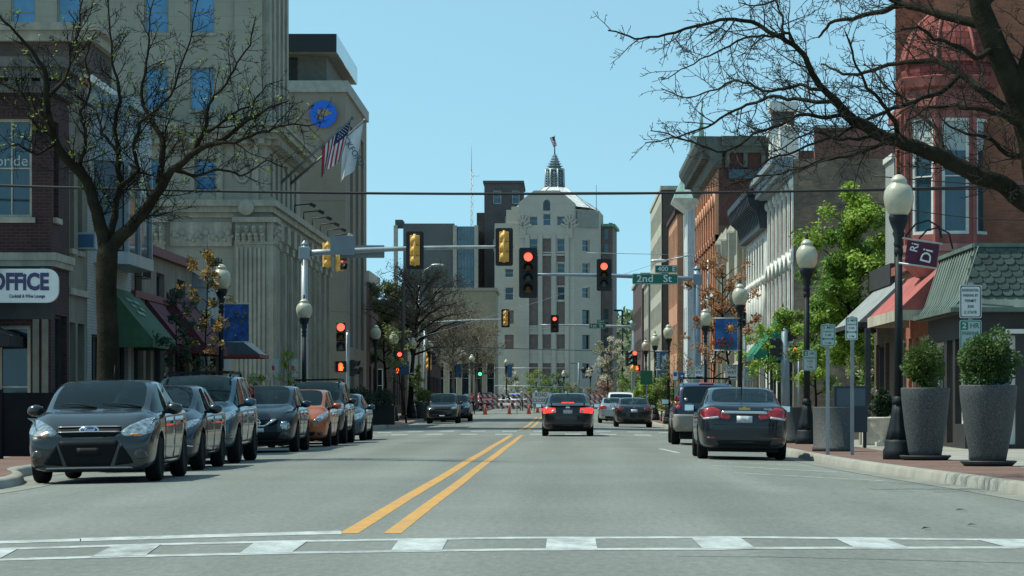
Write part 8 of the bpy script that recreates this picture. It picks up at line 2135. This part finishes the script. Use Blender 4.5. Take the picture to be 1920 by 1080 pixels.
# ---------------------------------------------------------------- trees and plants
M_bark = pm('dark_bark', (.016,.015,.013), .95, spec=.08, var=.4, scale=4, bump=.6, bscale=25)
M_barkmoss = pm('mossy_bark', (.027,.024,.016), .95, spec=.08, var=.45, scale=3, bump=.8, bscale=18)
M_twig = pm('grey_twig', (.042,.038,.032), .9, spec=.15, var=.3, scale=3)
M_twigfar = pm('pale_grey_twig', (.17,.15,.13), .9, var=.25, scale=1)
def leafmat(name, col, var=.35):
 if name in MATS: return MATS[name]
 m = newmat(name); nt, N, L = nodes_of(m); b = N['Principled BSDF']; setin(b, 'Roughness', .55); setin(b, 'Specular IOR Level', .3)
 g = N.new('ShaderNodeNewGeometry'); n = N.new('ShaderNodeTexNoise'); n.inputs['Scale'].default_value = 2.0; n.inputs['Detail'].default_value = 4
 L.new(g.outputs['Position'], n.inputs['Vector']); hs = N.new('ShaderNodeHueSaturation'); hs.inputs['Color'].default_value = (*col, 1)
 mr = N.new('ShaderNodeMapRange'); mr.inputs['From Min'].default_value = .3; mr.inputs['From Max'].default_value = .7; mr.inputs['To Min'].default_value = 1-var; mr.inputs['To Max'].default_value = 1+var
 ad = N.new('ShaderNodeMath'); ad.operation = 'ADD'; ra = N.new('ShaderNodeMath'); ra.operation = 'MULTIPLY_ADD'; ra.inputs[1].default_value = var; ra.inputs[2].default_value = -var/2
 L.new(g.outputs['Random Per Island'], ra.inputs[0]); L.new(n.outputs['Fac'], mr.inputs['Value']); L.new(mr.outputs[0], ad.inputs[0]); L.new(ra.outputs[0], ad.inputs[1]); L.new(ad.outputs[0], hs.inputs['Value']); L.new(hs.outputs[0], b.inputs['Base Color'])
 tr = N.new('ShaderNodeBsdfTranslucent'); L.new(hs.outputs[0], tr.inputs[0]); ms = N.new('ShaderNodeMixShader'); ms.inputs[0].default_value = .35
 L.new(b.outputs[0], ms.inputs[1]); L.new(tr.outputs[0], ms.inputs[2]); L.new(ms.outputs[0], N['Material Output'].inputs['Surface'])
 MATS[name] = m; return m
L_spring = leafmat('spring_green_leaf', (.25,.37,.045)); L_green = leafmat('mid_green_leaf', (.11,.21,.035)); L_box = leafmat('boxwood_leaf', (.075,.13,.022)); L_dark = leafmat('dark_green_leaf', (.03,.06,.03))
L_rust = leafmat('rusty_leaf', (.30,.13,.05)); L_gold = leafmat('golden_leaf', (.34,.20,.05)); L_white = leafmat('white_blossom', (.55,.53,.45), .15); L_olive = leafmat('olive_leaf', (.16,.19,.06)); L_lime = leafmat('lime_leaf', (.19,.26,.03)); L_far = leafmat('far_leaf', (.075,.115,.06)); L_ever = leafmat('evergreen_needle', (.035,.065,.035)); L_pink = leafmat('pink_blossom', (.30,.13,.12), .2)
def rvec(rd):
 while True:
  v = Vector((rd.uniform(-1,1), rd.uniform(-1,1), rd.uniform(-1,1)))
  if .05 < v.length < 1: return v.normalized()
def twigs(mb, pl, rad, rd, level, dens, up=.15, ang=(30, 70), nside=4, tips=None, rmin=.004, kink=.22, lenf=.55, L0=None):
 """side shoots along a limb, kinked and tapering, each with shoots of its own"""
 seg = [(pl[i+1]-pl[i]).length for i in range(len(pl)-1)]; tot = sum(seg)
 n = max(1, int(tot*dens+rd.random()))
 for k in range(n):
  s = tot*(.10+.90*(k+rd.random())/n); i = 0
  while i < len(seg)-1 and s > seg[i]: s -= seg[i]; i += 1
  t = min(1, s/max(seg[i], 1e-6)); p = pl[i].lerp(pl[i+1], t); r = rad[i]+(rad[i+1]-rad[i])*t
  d = (pl[i+1]-pl[i]).normalized(); ax = d.cross(rvec(rd))
  if ax.length < .05: continue
  d2 = (Quaternion(ax.normalized(), R(rd.uniform(*ang))) @ d+Vector((0,0,up))).normalized()
  frac = (k+.5)/n
  L_ = (L0 if L0 else tot*lenf)*rd.uniform(.45, 1.1)*(1.05-.6*frac)
  r0 = max(rmin, min(r*.62, .012*L_+.003))
  q = [p]; rr = [r0]; m = max(3, int(L_/.16)); m = min(m, 9)
  for j in range(m):
   d2 = (d2+rvec(rd)*kink+Vector((0,0,up*.35))).normalized(); q.append(q[-1]+d2*(L_/m)); rr.append(max(rmin*.7, r0*(1-.8*(j+1)/m)))
  mb.tube(q, rr, nside if level > 1 else 3, cap=False)
  if tips is not None: tips.append((q[-1], d2)); tips.append((q[len(q)//2], d2))
  if level > 1: twigs(mb, q, rr, rd, level-1, dens*1.5, up, ang, 3, tips, rmin, kink*1.15, lenf)
def jig(pl, rd, a, it=1):
 """refine a hand placed limb: midpoints pushed about so it bends like wood"""
 for _ in range(it):
  q = [pl[0]]
  for u, v in zip(pl[:-1], pl[1:]): q += [(u+v)/2+rvec(rd)*(v-u).length*a, v]
  pl = q
 return pl
def leafquads(mb, c, n, spread, size, rd, mi=0, flat=False):
 for _ in range(n):
  p = c+rvec(rd)*spread*rd.random()**.6; a = rvec(rd); b = a.orthogonal().normalized(); s = size*rd.uniform(.6, 1.3)
  a = a*s; b = b*s*.55
  mb.add([p-a, p+b*.9-a*.1, p+a, p-b*.9-a*.1], [(0,1,2,3)], mi)
def limb_tree(name, label, base, limbs, trunk_pl, trunk_r, seed, dens, levels, mat=None, twig=None, L0=None, leaves=None, cat='tree', rmin=.004, nside=9, group=None, up=.15):
 """limbs: list of (points, r0, r1). trunk and limbs are one mesh, the shoots another"""
 rd = random.Random(seed); r = thing(name, label, cat, base, group=group); o = Vector(base)
 tb = MB(); tb.tube([p-o for p in trunk_pl], trunk_r, nside+3); cb = MB(); tips = []
 for pts, r0, r1 in limbs:
  pl = jig([p-o for p in pts], rd, .07, 2); n = len(pl); rad = [r0+(r1-r0)*(i/(n-1))**.8 for i in range(n)]
  tb.tube(pl, rad, nside, cap=False); twigs(cb, pl, rad, rd, levels, dens, up=up, L0=L0, tips=tips, rmin=rmin)
 part('trunk', tb, mat or M_bark, r, fix=False); part('branches', cb, twig or M_twig, r, fix=False)
 if leaves:
  lm, frac, n, spread, size = leaves; lb = MB()
  for p, d in tips:
   if rd.random() < frac: leafquads(lb, p, n, spread, size, rd)
  if lb.v: part('leaves', lb, lm, r, fix=False)
 return r
def limb_px(pts, Y0, Y1):
 n = len(pts); return [at(a, b, Y0+(Y1-Y0)*i/(n-1)) for i, (a, b) in enumerate(pts)]
# the big bare tree leaning in from the right
YT = 40.0; tb_ = Vector((7.15, YT, SWZ)); f0 = at(1965, 420, YT)
trk = [tb_, tb_+Vector((-.03,0,.8)), Vector((7.05,YT,2.2)), f0, at(1935,260,YT), at(1905,170,YT), at(1868,90,YT), at(1840,20,YT), at(1822,-60,YT), at(1790,-160,YT)]
trr = [.36,.29,.25,.25,.21,.185,.17,.155,.13,.10]
RL = [([(1950,400),(1890,352),(1830,330),(1780,303),(1730,281),(1690,266),(1640,249),(1600,226),(1578,203)], 40, 39, .145, .075),
  ([(1578,203),(1545,168),(1520,130),(1498,94),(1465,70),(1420,45),(1378,36),(1320,46),(1250,64),(1190,73),(1140,57)], 39, 37.5, .068, .010),
  ([(1600,226),(1560,190),(1500,186),(1450,180),(1400,196),(1350,222),(1300,246),(1245,262),(1210,268)], 39, 41.5, .046, .008),
  ([(1590,212),(1540,220),(1495,216),(1450,238),(1400,262),(1345,285),(1285,262),(1220,245)], 39.2, 37, .04, .007),
  ([(1545,168),(1500,158),(1430,170),(1380,150),(1345,168),(1290,184),(1240,166)], 38.6, 40.5, .034, .007),
  ([(1498,94),(1480,62),(1430,66),(1380,78),(1330,105),(1290,125),(1240,150)], 38.4, 36.5, .03, .006),
  ([(1470,72),(1468,30),(1455,0),(1440,-40)], 38.2, 38.6, .026, .008),
  ([(1848,50),(1790,34),(1740,20),(1695,8),(1655,22),(1600,36),(1555,44),(1535,70)], 40, 42, .10, .016),
  ([(1695,8),(1660,-10),(1600,-15),(1540,-5),(1480,-12),(1420,10),(1385,5)], 41, 40, .05, .008),
  ([(1918,215),(1850,176),(1800,140),(1762,116),(1700,116),(1640,131),(1580,139),(1540,120)], 40, 43, .09, .014),
  ([(1800,140),(1750,178),(1700,196),(1650,214),(1600,238),(1530,268),(1460,292),(1400,325),(1360,352)], 40.5, 38, .05, .008),
  ([(1780,303),(1766,270),(1755,240),(1722,214),(1690,180),(1650,150),(1620,120)], 40, 42, .055, .010),
  ([(1690,266),(1680,230),(1655,196),(1625,165),(1600,110),(1585,60)], 39.6, 38, .055, .010),
  ([(1690,266),(1640,276),(1600,290),(1540,300),(1480,318),(1420,330),(1350,345)], 39.5, 41.5, .045, .008),
  ([(1930,240),(1880,215),(1840,205),(1790,196),(1740,200),(1700,225)], 40, 38.5, .06, .012),
  ([(1868,90),(1830,110),(1790,85),(1750,75),(1720,50),(1690,55)], 40, 38.4, .06, .012),
  ([(1640,249),(1610,262),(1570,262),(1530,246),(1490,262),(1440,290)], 39.4, 38, .035, .007),
  ([(1960,330),(1930,300),(1890,290),(1860,262),(1810,250),(1770,228)], 40, 41, .07, .014),
  ([(1840,20),(1880,-20),(1910,-60)], 40, 41, .09, .05), ([(1905,170),(1925,100),(1935,30),(1940,-40)], 40, 39.5, .10, .05)]
limb_tree('bare_tree', 'large bare tree with mossy limbs reaching in from the right edge', tb_, [(limb_px(a, y0, y1), r0*(1 if r0 > .1 else .82), r1) for a, y0, y1, r0, r1 in RL], trk, trr, 21, 6.2, 3, M_barkmoss, M_twig, L0=.95, rmin=.0054, up=.05)
# the bare tree on the left
YT = 55.0; lb_ = Vector((X_(203,YT), YT, SWZ))
trk = [lb_, lb_+Vector((0,0,.5)), at(203,640,YT), at(199,540,YT), at(201,480,YT), at(203,455,YT)]; trr = [.34,.25,.215,.205,.21,.19]
LL = [([(198,475),(184,410),(168,352),(132,306),(106,270),(95,230),(86,140),(68,108),(30,62),(-10,20)], 55, 54, .15, .014),
  ([(96,235),(60,205),(25,165),(-10,150)], 55, 56, .06, .014), ([(90,180),(120,150),(130,100),(150,40),(160,-20)], 55, 56.5, .05, .012),
  ([(203,455),(216,405),(226,350),(222,290),(214,240),(226,190),(215,135),(206,60),(198,-10)], 55, 56, .085, .012),
  ([(207,462),(240,432),(272,395),(300,355),(322,318),(352,295),(400,270),(450,236),(490,212),(540,190)], 55, 53.5, .15, .012),
  ([(300,355),(304,290),(304,258),(284,225),(268,198),(266,160),(276,108),(281,50),(292,-10)], 55, 56, .075, .010),
  ([(352,297),(382,250),(388,210),(402,178),(440,130),(470,85),(480,30)], 54.4, 53, .05, .009),
  ([(400,270),(440,268),(480,250),(525,236),(575,236),(610,225)], 54, 52.5, .045, .008),
  ([(322,318),(365,330),(410,318),(450,330),(500,300),(540,315)], 54.5, 55.5, .04, .008),
  ([(168,352),(150,310),(160,260),(150,210),(170,160),(160,110),(180,60)], 55, 53.5, .05, .010),
  ([(226,350),(260,320),(250,270),(262,230),(320,180),(340,120),(360,60),(370,0)], 55, 54, .05, .009),
  ([(106,270),(70,290),(35,270),(0,285)], 55, 54, .035, .008), ([(222,290),(190,250),(180,205),(140,190),(110,150)], 55.3, 56.5, .04, .009),
  ([(382,250),(430,215),(470,200),(500,160),(530,150)], 54, 55, .03, .007)]
limb_tree('bare_tree', 'bare mossy tree with forked trunk behind the nearest left cars', lb_, [(limb_px(a, y0, y1), r0, r1) for a, y0, y1, r0, r1 in LL], trk, trr, 5, 7.0, 3, M_barkmoss, M_bark, L0=1.05, up=.10, leaves=(L_lime, .014, 3, .07, .035), rmin=.0055)
# generic grown tree
def grown(name, label, X, Y, h, spread, crown0, r0, seed, lm=None, nleaf=0, lsize=.08, lspread=.3, frac=1.0, nl=9, dens=1.6, levels=2, lean=(0,0), twig=None, bark=None, L0=None, rmin=.006, z=None, gap=0, cat='tree', lm2=None, up=.2):
 rd = random.Random(seed); base = Vector((X, Y, (rise(Y)+SWZ) if z is None else z)); r = thing(name, label, cat, base)
 top = Vector((lean[0], lean[1], h)); tb = MB(); cb = MB(); tips = []
 tr = [Vector((0,0,0)), Vector((lean[0]*.1,lean[1]*.1,crown0*.5)), Vector((lean[0]*.3,lean[1]*.3,crown0)), Vector((lean[0]*.7+rd.uniform(-.1,.1)*h*.3,lean[1]*.7,crown0+(h-crown0)*.5)), top*.97]
 tr = jig(tr, rd, .03, 1); n = len(tr); rad = [r0*(1.25 if i == 0 else 1)*(1-.9*i/(n-1)) for i in range(n)]; tb.tube(tr, rad, 9)
 for i in range(nl):
  f = (i+.5)/nl; zz = crown0+(h-crown0)*f*.82; a = i*2.4+rd.uniform(-.4,.4); k = math.sin(PI*(.22+.70*f)); L_ = spread*k*rd.uniform(.75,1.15)
  s = Vector((lean[0]*zz/h, lean[1]*zz/h, zz)); e = s+Vector((math.cos(a)*L_, math.sin(a)*L_, L_*(.25+.5*f)))
  pl = jig([s, (s+e)/2+Vector((0,0,.10*L_)), e], rd, .08, 2); m = len(pl); rr = [max(rmin, r0*.42*(1-f*.5))*(1-.85*j/(m-1)) for j in range(m)]
  tb.tube(pl, rr, 6, cap=False); twigs(cb, pl, rr, rd, levels, dens, L0=L0, tips=tips, rmin=rmin, up=up); tips.append((e, e))
 twigs(cb, tr[n//2:], rad[n//2:], rd, levels, dens, L0=L0, tips=tips, rmin=rmin)
 part('trunk', tb, bark or M_bark, r, fix=False); part('branches', cb, twig or M_twig, r, fix=False)
 if lm and nleaf:
  lb = MB(); use = [t for t in tips if rd.random() < frac]; per = max(1, nleaf//max(1, len(use)))
  for p, d in use: leafquads(lb, p, per, lspread, lsize, rd, 1 if lm2 and rd.random() < .4 else 0)
  part('leaves', lb, [lm, lm2] if lm2 else lm, r, fix=False)
 return r
Y = 88; grown('leafy_tree', 'bright green leafy tree in front of the weathered brick wall', X_(1600,Y), Y, 7.9, 2.1, 1.7, .11, 31, L_spring, 34000, .072, .36, 1, 19, 1.5, 2, lm2=L_green, L0=.75)
Y = 91.5; grown('leafy_tree', 'smaller green tree left of the bright leafy one on the right', X_(1530,Y), Y, 4.6, 1.05, 1.2, .07, 32, L_spring, 5200, .065, .24, .9, 12, 1.5, 2, lm2=L_olive, L0=.55)
Y = 86; grown('leafy_shrub', 'loose green bush under the bright leafy tree', X_(1612,Y), Y, 2.6, .85, .3, .05, 33, L_green, 3600, .055, .2, .9, 10, 1.6, 2, L0=.5, lm2=L_olive, cat='bush')
Y = 78; grown('blossom_shrub', 'white flowering bush beside the dark blue box', X_(1618,Y), Y, 2.0, .55, .3, .03, 34, L_white, 900, .045, .12, .8, 9, 1.8, 2, L0=.35, cat='bush', lm2=L_green)
Y = 97; grown('young_tree', 'young fresh green tree by the near right signal post', X_(1440,Y), Y, 3.9, 1.1, 1.6, .045, 35, L_spring, 1500, .07, .2, .8, 11, 1.3, 2, L0=.6, up=.05)
Y = 109.5-13; grown('rusty_tree', 'slim tree with sparse rust coloured leaves by the second street sign', X_(1375,106), 106, 7.0, 1.5, 2.2, .085, 36, L_rust, 1900, .075, .2, .75, 15, 1.3, 2, L0=.8, twig=M_twigfar, lean=(-.5,0))
grown('rusty_tree', 'smaller rust leaved tree left of the slim one at the signal pole', X_(1338,124), 124, 6.4, 1.4, 2.0, .07, 37, L_rust, 1000, .08, .22, .6, 12, 1.2, 2, L0=.8, twig=M_twigfar)
for i, (px, Y, h, lab) in enumerate([(1264, 143, 3.4, 'low bare twiggy tree beside the right lamp beyond the crossing'), (1290, 137, 3.9, 'bare twiggy tree in front of the tan awning on the right')]):
 grown('twiggy_tree', lab, X_(px,Y), Y, h, 1.2, 1.1, .05, 40+i, L_olive, 250, .06, .2, .3, 10, 1.5, 2, L0=.7, twig=M_bark)
Y = 74; grown('sapling', 'tall sapling with golden leaves by the nearest left lamp', X_(388,Y), Y, 5.6, .75, 1.6, .045, 50, L_gold, 1300, .06, .16, .8, 15, 1.5, 2, L0=.45, lm2=L_dark)
Y = 71; grown('sapling', 'dark leaved sapling in front of the maroon awnings', X_(335,Y), Y, 4.3, .62, 1.6, .04, 51, L_dark, 900, .055, .15, .8, 12, 1.5, 2, L0=.4)
Y = 100-5; grown('sapling', 'yellow green sapling by the left signal pole', X_(537,Y), Y, 2.9, .5, .9, .03, 52, L_lime, 420, .06, .12, .8, 9, 1.4, 2, L0=.35)
Y = 93.5; grown('blossom_shrub', 'pale blossoming shrub above the black SUV on the left', X_(480,Y), Y, 2.1, .62, .5, .03, 53, L_white, 1300, .05, .15, .9, 10, 1.6, 2, L0=.4, cat='bush', lm2=L_lime)
Y = 181; grown('bare_tree', 'broad bare grey tree on the left beyond the crossing', X_(768,Y), Y, 9.6, 4.0, 4.0, .20, 60, leafmat('brown_bud', (.17,.14,.085)), 9000, .055, .32, .6, 30, 2.3, 3, L0=1.9, twig=M_twigfar, rmin=.017, lean=(.8,0))
Y = 228; grown('bare_tree', 'second bare grey tree farther down the left side', X_(850,Y), Y, 8.6, 3.9, 3.0, .19, 61, MATS['brown_bud'], 9000, .065, .36, .6, 26, 2.0, 3, L0=1.9, twig=M_twigfar, rmin=.020, bark=M_twigfar)
Y = 265; grown('bare_tree', 'third bare grey tree in front of the cream building', X_(893,Y), Y, 8.6, 3.2, 3.0, .17, 62, MATS['brown_bud'], 7000, .07, .36, .6, 22, 1.8, 3, L0=1.7, twig=M_twigfar, rmin=.022, bark=M_twigfar)
Y = 190; grown('olive_tree', 'olive green tree behind the dark lamps on the left', X_(722,Y), Y, 9.6, 2.3, 3.0, .15, 63, L_olive, 11000, .10, .4, .9, 14, .9, 2, L0=1.4, rmin=.012, twig=M_twigfar)
Y = 184; grown('column_shrub', 'narrow yellow green shrub beside the grey planter at left', X_(784,Y), Y, 3.6, .45, .3, .04, 64, L_lime, 1500, .07, .2, .9, 12, 1.5, 2, L0=.4, cat='bush')
Y = 128; grown('olive_tree', 'thin olive tree with drooping stem left of the black planter boxes', X_(728,Y)-.4, Y+22, 5.6, 1.3, 1.6, .05, 65, L_olive, 900, .07, .25, .6, 10, 1.2, 2, L0=.8, lean=(-.8,0))
Y = 236; grown('blossom_tree', 'white blossom tree at the right of the stone tower base', X_(1140,Y), Y, 6.3, 1.9, 1.6, .09, 66, L_white, 3600, .075, .3, .85, 14, 1.1, 2, L0=.9, rmin=.012, twig=M_twigfar, lm2=L_olive)
for i, (px, Y, h, w_, lm, l2, lab) in enumerate([(958, 330, 4.8, 1.6, L_white, L_olive, 'white blossoming tree at the left foot of the stone tower'), (1000, 335, 4.7, 2.1, L_lime, L_olive, 'yellow green tree at the foot of the stone tower'), (1038, 340, 4.4, 2.0, L_green, L_far, 'green tree at the foot of the stone tower'), (1076, 350, 3.0, 1.3, L_olive, L_white, 'small bush right of the trees at the tower foot'), (1137, 290, 3.6, 1.5, L_pink, L_olive, 'dull red shrub under the white blossom tree'), (1212, 196, 2.9, 1.2, L_spring, L_green, 'small green tree at the second crossing on the right'), (1188, 250, 3.6, 1.5, L_green, L_olive, 'green tree behind the far right signals'), (1240, 160, 2.6, .9, L_green, L_olive, 'low green bush behind the river banner lamp')]):
 grown('small_tree', lab, X_(px,Y), Y, h, w_, .7, .06, 70+i, lm, 2600, .09, .35, 1, 12, 1.1, 2, L0=.7, rmin=.012, lm2=l2, z=rise(Y)-.3)
# clipped shrubs in the planters
def ball_shrub(label, X, Y, z, rw, rh, stem, seed, lm, n=5200, size=.03, cone=False, name='potted_shrub'):
 rd = random.Random(seed); r = thing(name, label, 'shrub', (X, Y, z)); lb = MB(); bb = MB(); c = Vector((0,0,stem+rh))
 bb.tube([(0,0,-.05),(.02,0,stem*.6),(0,.02,stem+rh*.6)], [.035,.028,.015], 7)
 bumps = [(rvec(rd), rd.uniform(.5,.95)) for _ in range(40)]
 for k in range(26):
  d = rvec(rd); e = c+Vector((d.x*rw*.8, d.y*rw*.8, d.z*rh*.8)); bb.tube([Vector((0,0,stem+rh*.3)), (c+e)/2, e], [.012,.008,.004], 4)
 for _ in range(n):
  d = rvec(rd); amp = 1.0
  for b_, a_ in bumps:
   t = d.dot(b_)
   if t > .88: amp += (t-.88)*a_*2.8
  q = rd.random()**.32*amp*.86
  if cone: q *= (1.05-.62*(d.z+1)/2)
  p = c+Vector((d.x*rw*q, d.y*rw*q, d.z*rh*(q if not cone else rd.random()**.3)))
  a = (d+rvec(rd)*.9).normalized()*size*rd.uniform(.6,1.4); b = a.orthogonal().normalized()*size*.5
  lb.add([p-a*.4, p+b, p+a, p-b], [(0,1,2,3)], 0)
 part('trunk', bb, M_bark, r, fix=False); part('leaves', lb, lm, r, fix=False); return r
Y = 50.0; ball_shrub('clipped round shrub with short stem in the smaller tall planter', X_(1731,Y), Y, Z_(727,Y)-.1, 36*Y/F, 38*Y/F, .14, 81, L_box, 4200, .036)
Y = 45.2; ball_shrub('dense rounded shrub in the largest planter', X_(1852,Y), Y, Z_(722,Y)-.1, 47*Y/F, 47*Y/F, .08, 82, leafmat('dense_box_leaf', (.055,.105,.022)), 6500, .038)
Y = 67; ball_shrub('small dark conifer in the urns on the right', X_(1656,Y), Y+.2, .72, .30, .36, .02, 83, L_ever, 3000, .04, True)
Y = 176; ball_shrub('olive shrub in the grey planter at the left kerb', X_(795,Y), Y, Z_(752,Y), .50, .32, .0, 84, L_olive, 1500, .06)
for i, (x, y, w_, lab) in enumerate([(-10.2, 133, .62, 'dark shrub at the left end of the black planter boxes'), (-9.5, 133.1, .62, 'dark shrub in the middle of the black planter boxes'), (-8.85, 139, .58, 'dark shrub at the right end of the black planter boxes')]): ball_shrub(lab, x, y, .95, w_, .42, 0, 85+i, L_dark, 1500, .06)
Y = 59.5;
# wooded hill far away
rd = random.Random(99); lb = MB(); hill = sheet([-400+40*i for i in range(31)], [900+60*j for j in range(8)], lambda x, y: 1+34*math.exp(-((x-60)/150)**2-((y-1120)/130)**2)+6*math.exp(-((x+220)/160)**2))
struct('hill', hill, pm('hillside', (.07,.095,.05), .95, var=.3, scale=.05))
for _ in range(5200):
 x = rd.uniform(-60, 190); y = rd.uniform(930, 1150); z = 1+34*math.exp(-((x-60)/150)**2-((y-1120)/130)**2); c = Vector((x, y, z+rd.uniform(0,5)))
 leafquads(lb, c, 3, 2.0, 1.4, rd, 0 if rd.random() < .6 else 1)
o = link('far_wood', lb.mesh('far_wood', [L_far, leafmat('far_light_leaf', (.14,.18,.06))], fix=False)); tag(o, 'green wooded hill far behind the street at right of the tower', 'woodland', kind='stuff')
# ---------------------------------------------------------------- people
M_skin = pm('skin', (.45,.27,.19), .6, var=.05)
def person(label, X, Y, rz, shirt, pants, h=1.75, pose='stand', hair=(.05,.035,.025), vest=None, hat=None):
 z0 = gz(X, Y); r = thing('person', label, 'person', (X, Y, z0), rz); s = h/1.75
 J = {'pelvis':(0,0,.95,.15),'waist':(0,0,1.10,.135),'chest':(0,.0,1.32,.16),'neckb':(0,0,1.47,.075),'neck':(0,-.01,1.53,.055),'head':(0,-.02,1.62,.09),'crown':(0,-.01,1.71,.075)}
 E = [('pelvis','waist'),('waist','chest'),('chest','neckb'),('neckb','neck'),('neck','head'),('head','crown')]
 for sx, n in ((-1,'l'),(1,'r')):
  st = .10 if sx > 0 else -.06; ar = -.16 if (pose == 'reach' and sx > 0) else .0
  J.update({'hip'+n:(sx*.10,0,.90,.105),'knee'+n:(sx*.12,-.02+st*.4,.50,.068),'ank'+n:(sx*.13,st,.09,.048),'toe'+n:(sx*.15,st-.15,.035,.036),
     'sho'+n:(sx*.19,0,1.42,.068),'elb'+n:(sx*.27,.03+ar*.5,1.13,.046),'wri'+n:(sx*.26,-.12+ar,.90+(.22 if ar else 0),.031),'palm'+n:(sx*.255,-.15+ar,.83+(.22 if ar else 0),.034)})
  E += [('pelvis','hip'+n),('hip'+n,'knee'+n),('knee'+n,'ank'+n),('ank'+n,'toe'+n),('chest','sho'+n),('sho'+n,'elb'+n),('elb'+n,'wri'+n),('wri'+n,'palm'+n)]
  pz = J['palm'+n]
  for k, (dy, L_) in enumerate(((-.028,.075),(-.010,.085),(.010,.08),(.026,.062))):
   a = 'f%s%d' % (n, k); J[a] = (pz[0], pz[1]+dy, pz[2]-L_*.6, .0095); J[a+'t'] = (pz[0]-sx*.015, pz[1]+dy-.01, pz[2]-L_*1.15, .0085); E += [('palm'+n, a), (a, a+'t')]
  J['th'+n] = (pz[0]-sx*.03, pz[1]-.04, pz[2]-.03, .010); E.append(('palm'+n, 'th'+n))
 names = list(J); me = bpy.data.meshes.new('body'); me.from_pydata([J[k][:3] for k in names], [(names.index(a), names.index(b)) for a, b in E], [])
 def sk(o):
  m = o.modifiers.new('k', 'SKIN'); m.use_smooth_shade = True; d = o.data
  if not d.skin_vertices:
   bm = bmesh.new(); bm.from_mesh(d); bm.verts.layers.skin.verify(); bm.to_mesh(d); bm.free()
  for i, k in enumerate(names):
   rr = J[k][3]; d.skin_vertices[0].data[i].radius = (rr, rr*(.78 if k in ('chest','waist','pelvis') else 1))
  d.skin_vertices[0].data[0].use_root = True
  o.modifiers.new('s', 'SUBSURF').levels = 1
 me2 = modded(me, [sk]); me2.name = 'body'
 for v in me2.vertices: v.co *= s
 mats = [M_skin, shirt, pants, M_sigblk]; me2.materials.clear()
 for m in mats: me2.materials.append(m)
 for p in me2.polygons:
  c = p.center/s; t = 1
  if c.z > 1.51: t = 0
  elif abs(c.x) > .2 and c.z < (1.0 if pose != 'reach' else 1.1): t = 0
  elif abs(c.x) > .2: t = 1
  elif c.z < .10: t = 3
  elif c.z < .99: t = 2
  p.material_index = t; p.use_smooth = True
 link('body', me2, r)
 hb = MB(); hb.ball((0,.012*s,1.675*s), .108*s, 12, 8, sc=(.92,1.02,.95)); hb.v = [(x, y if z > 1.66*s or y > -.02 else -.02, z) for x, y, z in hb.v]; part('hair' if not hat else 'cap', hb, hat or pm('dark_hair', hair, .8, var=.1), r)
 f = MB(); f.ball((0,-.118*s,1.61*s), .016*s, 6, 4); f.ball((-.035*s,-.098*s,1.64*s), .011*s, 6, 4, 1); f.ball((.035*s,-.098*s,1.64*s), .011*s, 6, 4, 1); f.bx(-.025*s,.025*s,-.112*s,-.1*s,1.565*s,1.573*s, 2); f.ball((-.092*s,0,1.62*s), .022*s, 6, 5, 0, (.5,.8,1.2)); f.ball((.092*s,0,1.62*s), .022*s, 6, 5, 0, (.5,.8,1.2)); part('face', f, [M_skin, M_sigblk, M_maroon], r)
 if vest:
  v = MB(); v.lathe([(.20,1.02),(.205,1.12),(.215,1.3),(.20,1.42),(.11,1.49)], 18); v.v = [(x*s, y*.82*s, z*s) for x, y, z in v.v]; part('vest', v, vest, r)
  v = MB(); v.lathe([(.213,1.14),(.217,1.19)], 18); v.v = [(x*1.01*s, y*.84*s, z*s) for x, y, z in v.v]; part('reflective_band', v, M_signwht, r)
 return r
person('person in a grey shirt and dark trousers standing by the barricade', X_(978,258), 258, R(25), pm('grey_shirt', (.34,.34,.33), .85, var=.1), pm('dark_trousers', (.02,.022,.03), .85, var=.1), 1.78, 'reach', hat=pm('pale_cap', (.55,.5,.35), .8))
person('person in a yellow hi-vis vest behind the road closed sign', X_(1006,284), 284, R(170), pm('hivis_sleeve', (.45,.55,.05), .8, var=0), MATS['dark_trousers'], 1.85, 'stand', vest=pm('hivis_yellow', (.55,.68,.05), .7, var=.05), hat=MATS['pale_cap'])
person('person in a red and white top near the black SUV on the left', X_(886,222), 222, R(-20), pm('red_shirt', (.32,.07,.08), .85, var=.3, scale=9), MATS['dark_trousers'], 1.74)
person('person in a pale orange top beside the one in grey', X_(994,266), 266, R(10), pm('pale_orange_shirt', (.42,.24,.17), .85, var=.2), pm('grey_trousers', (.16,.16,.17), .85, var=.1), 1.70)
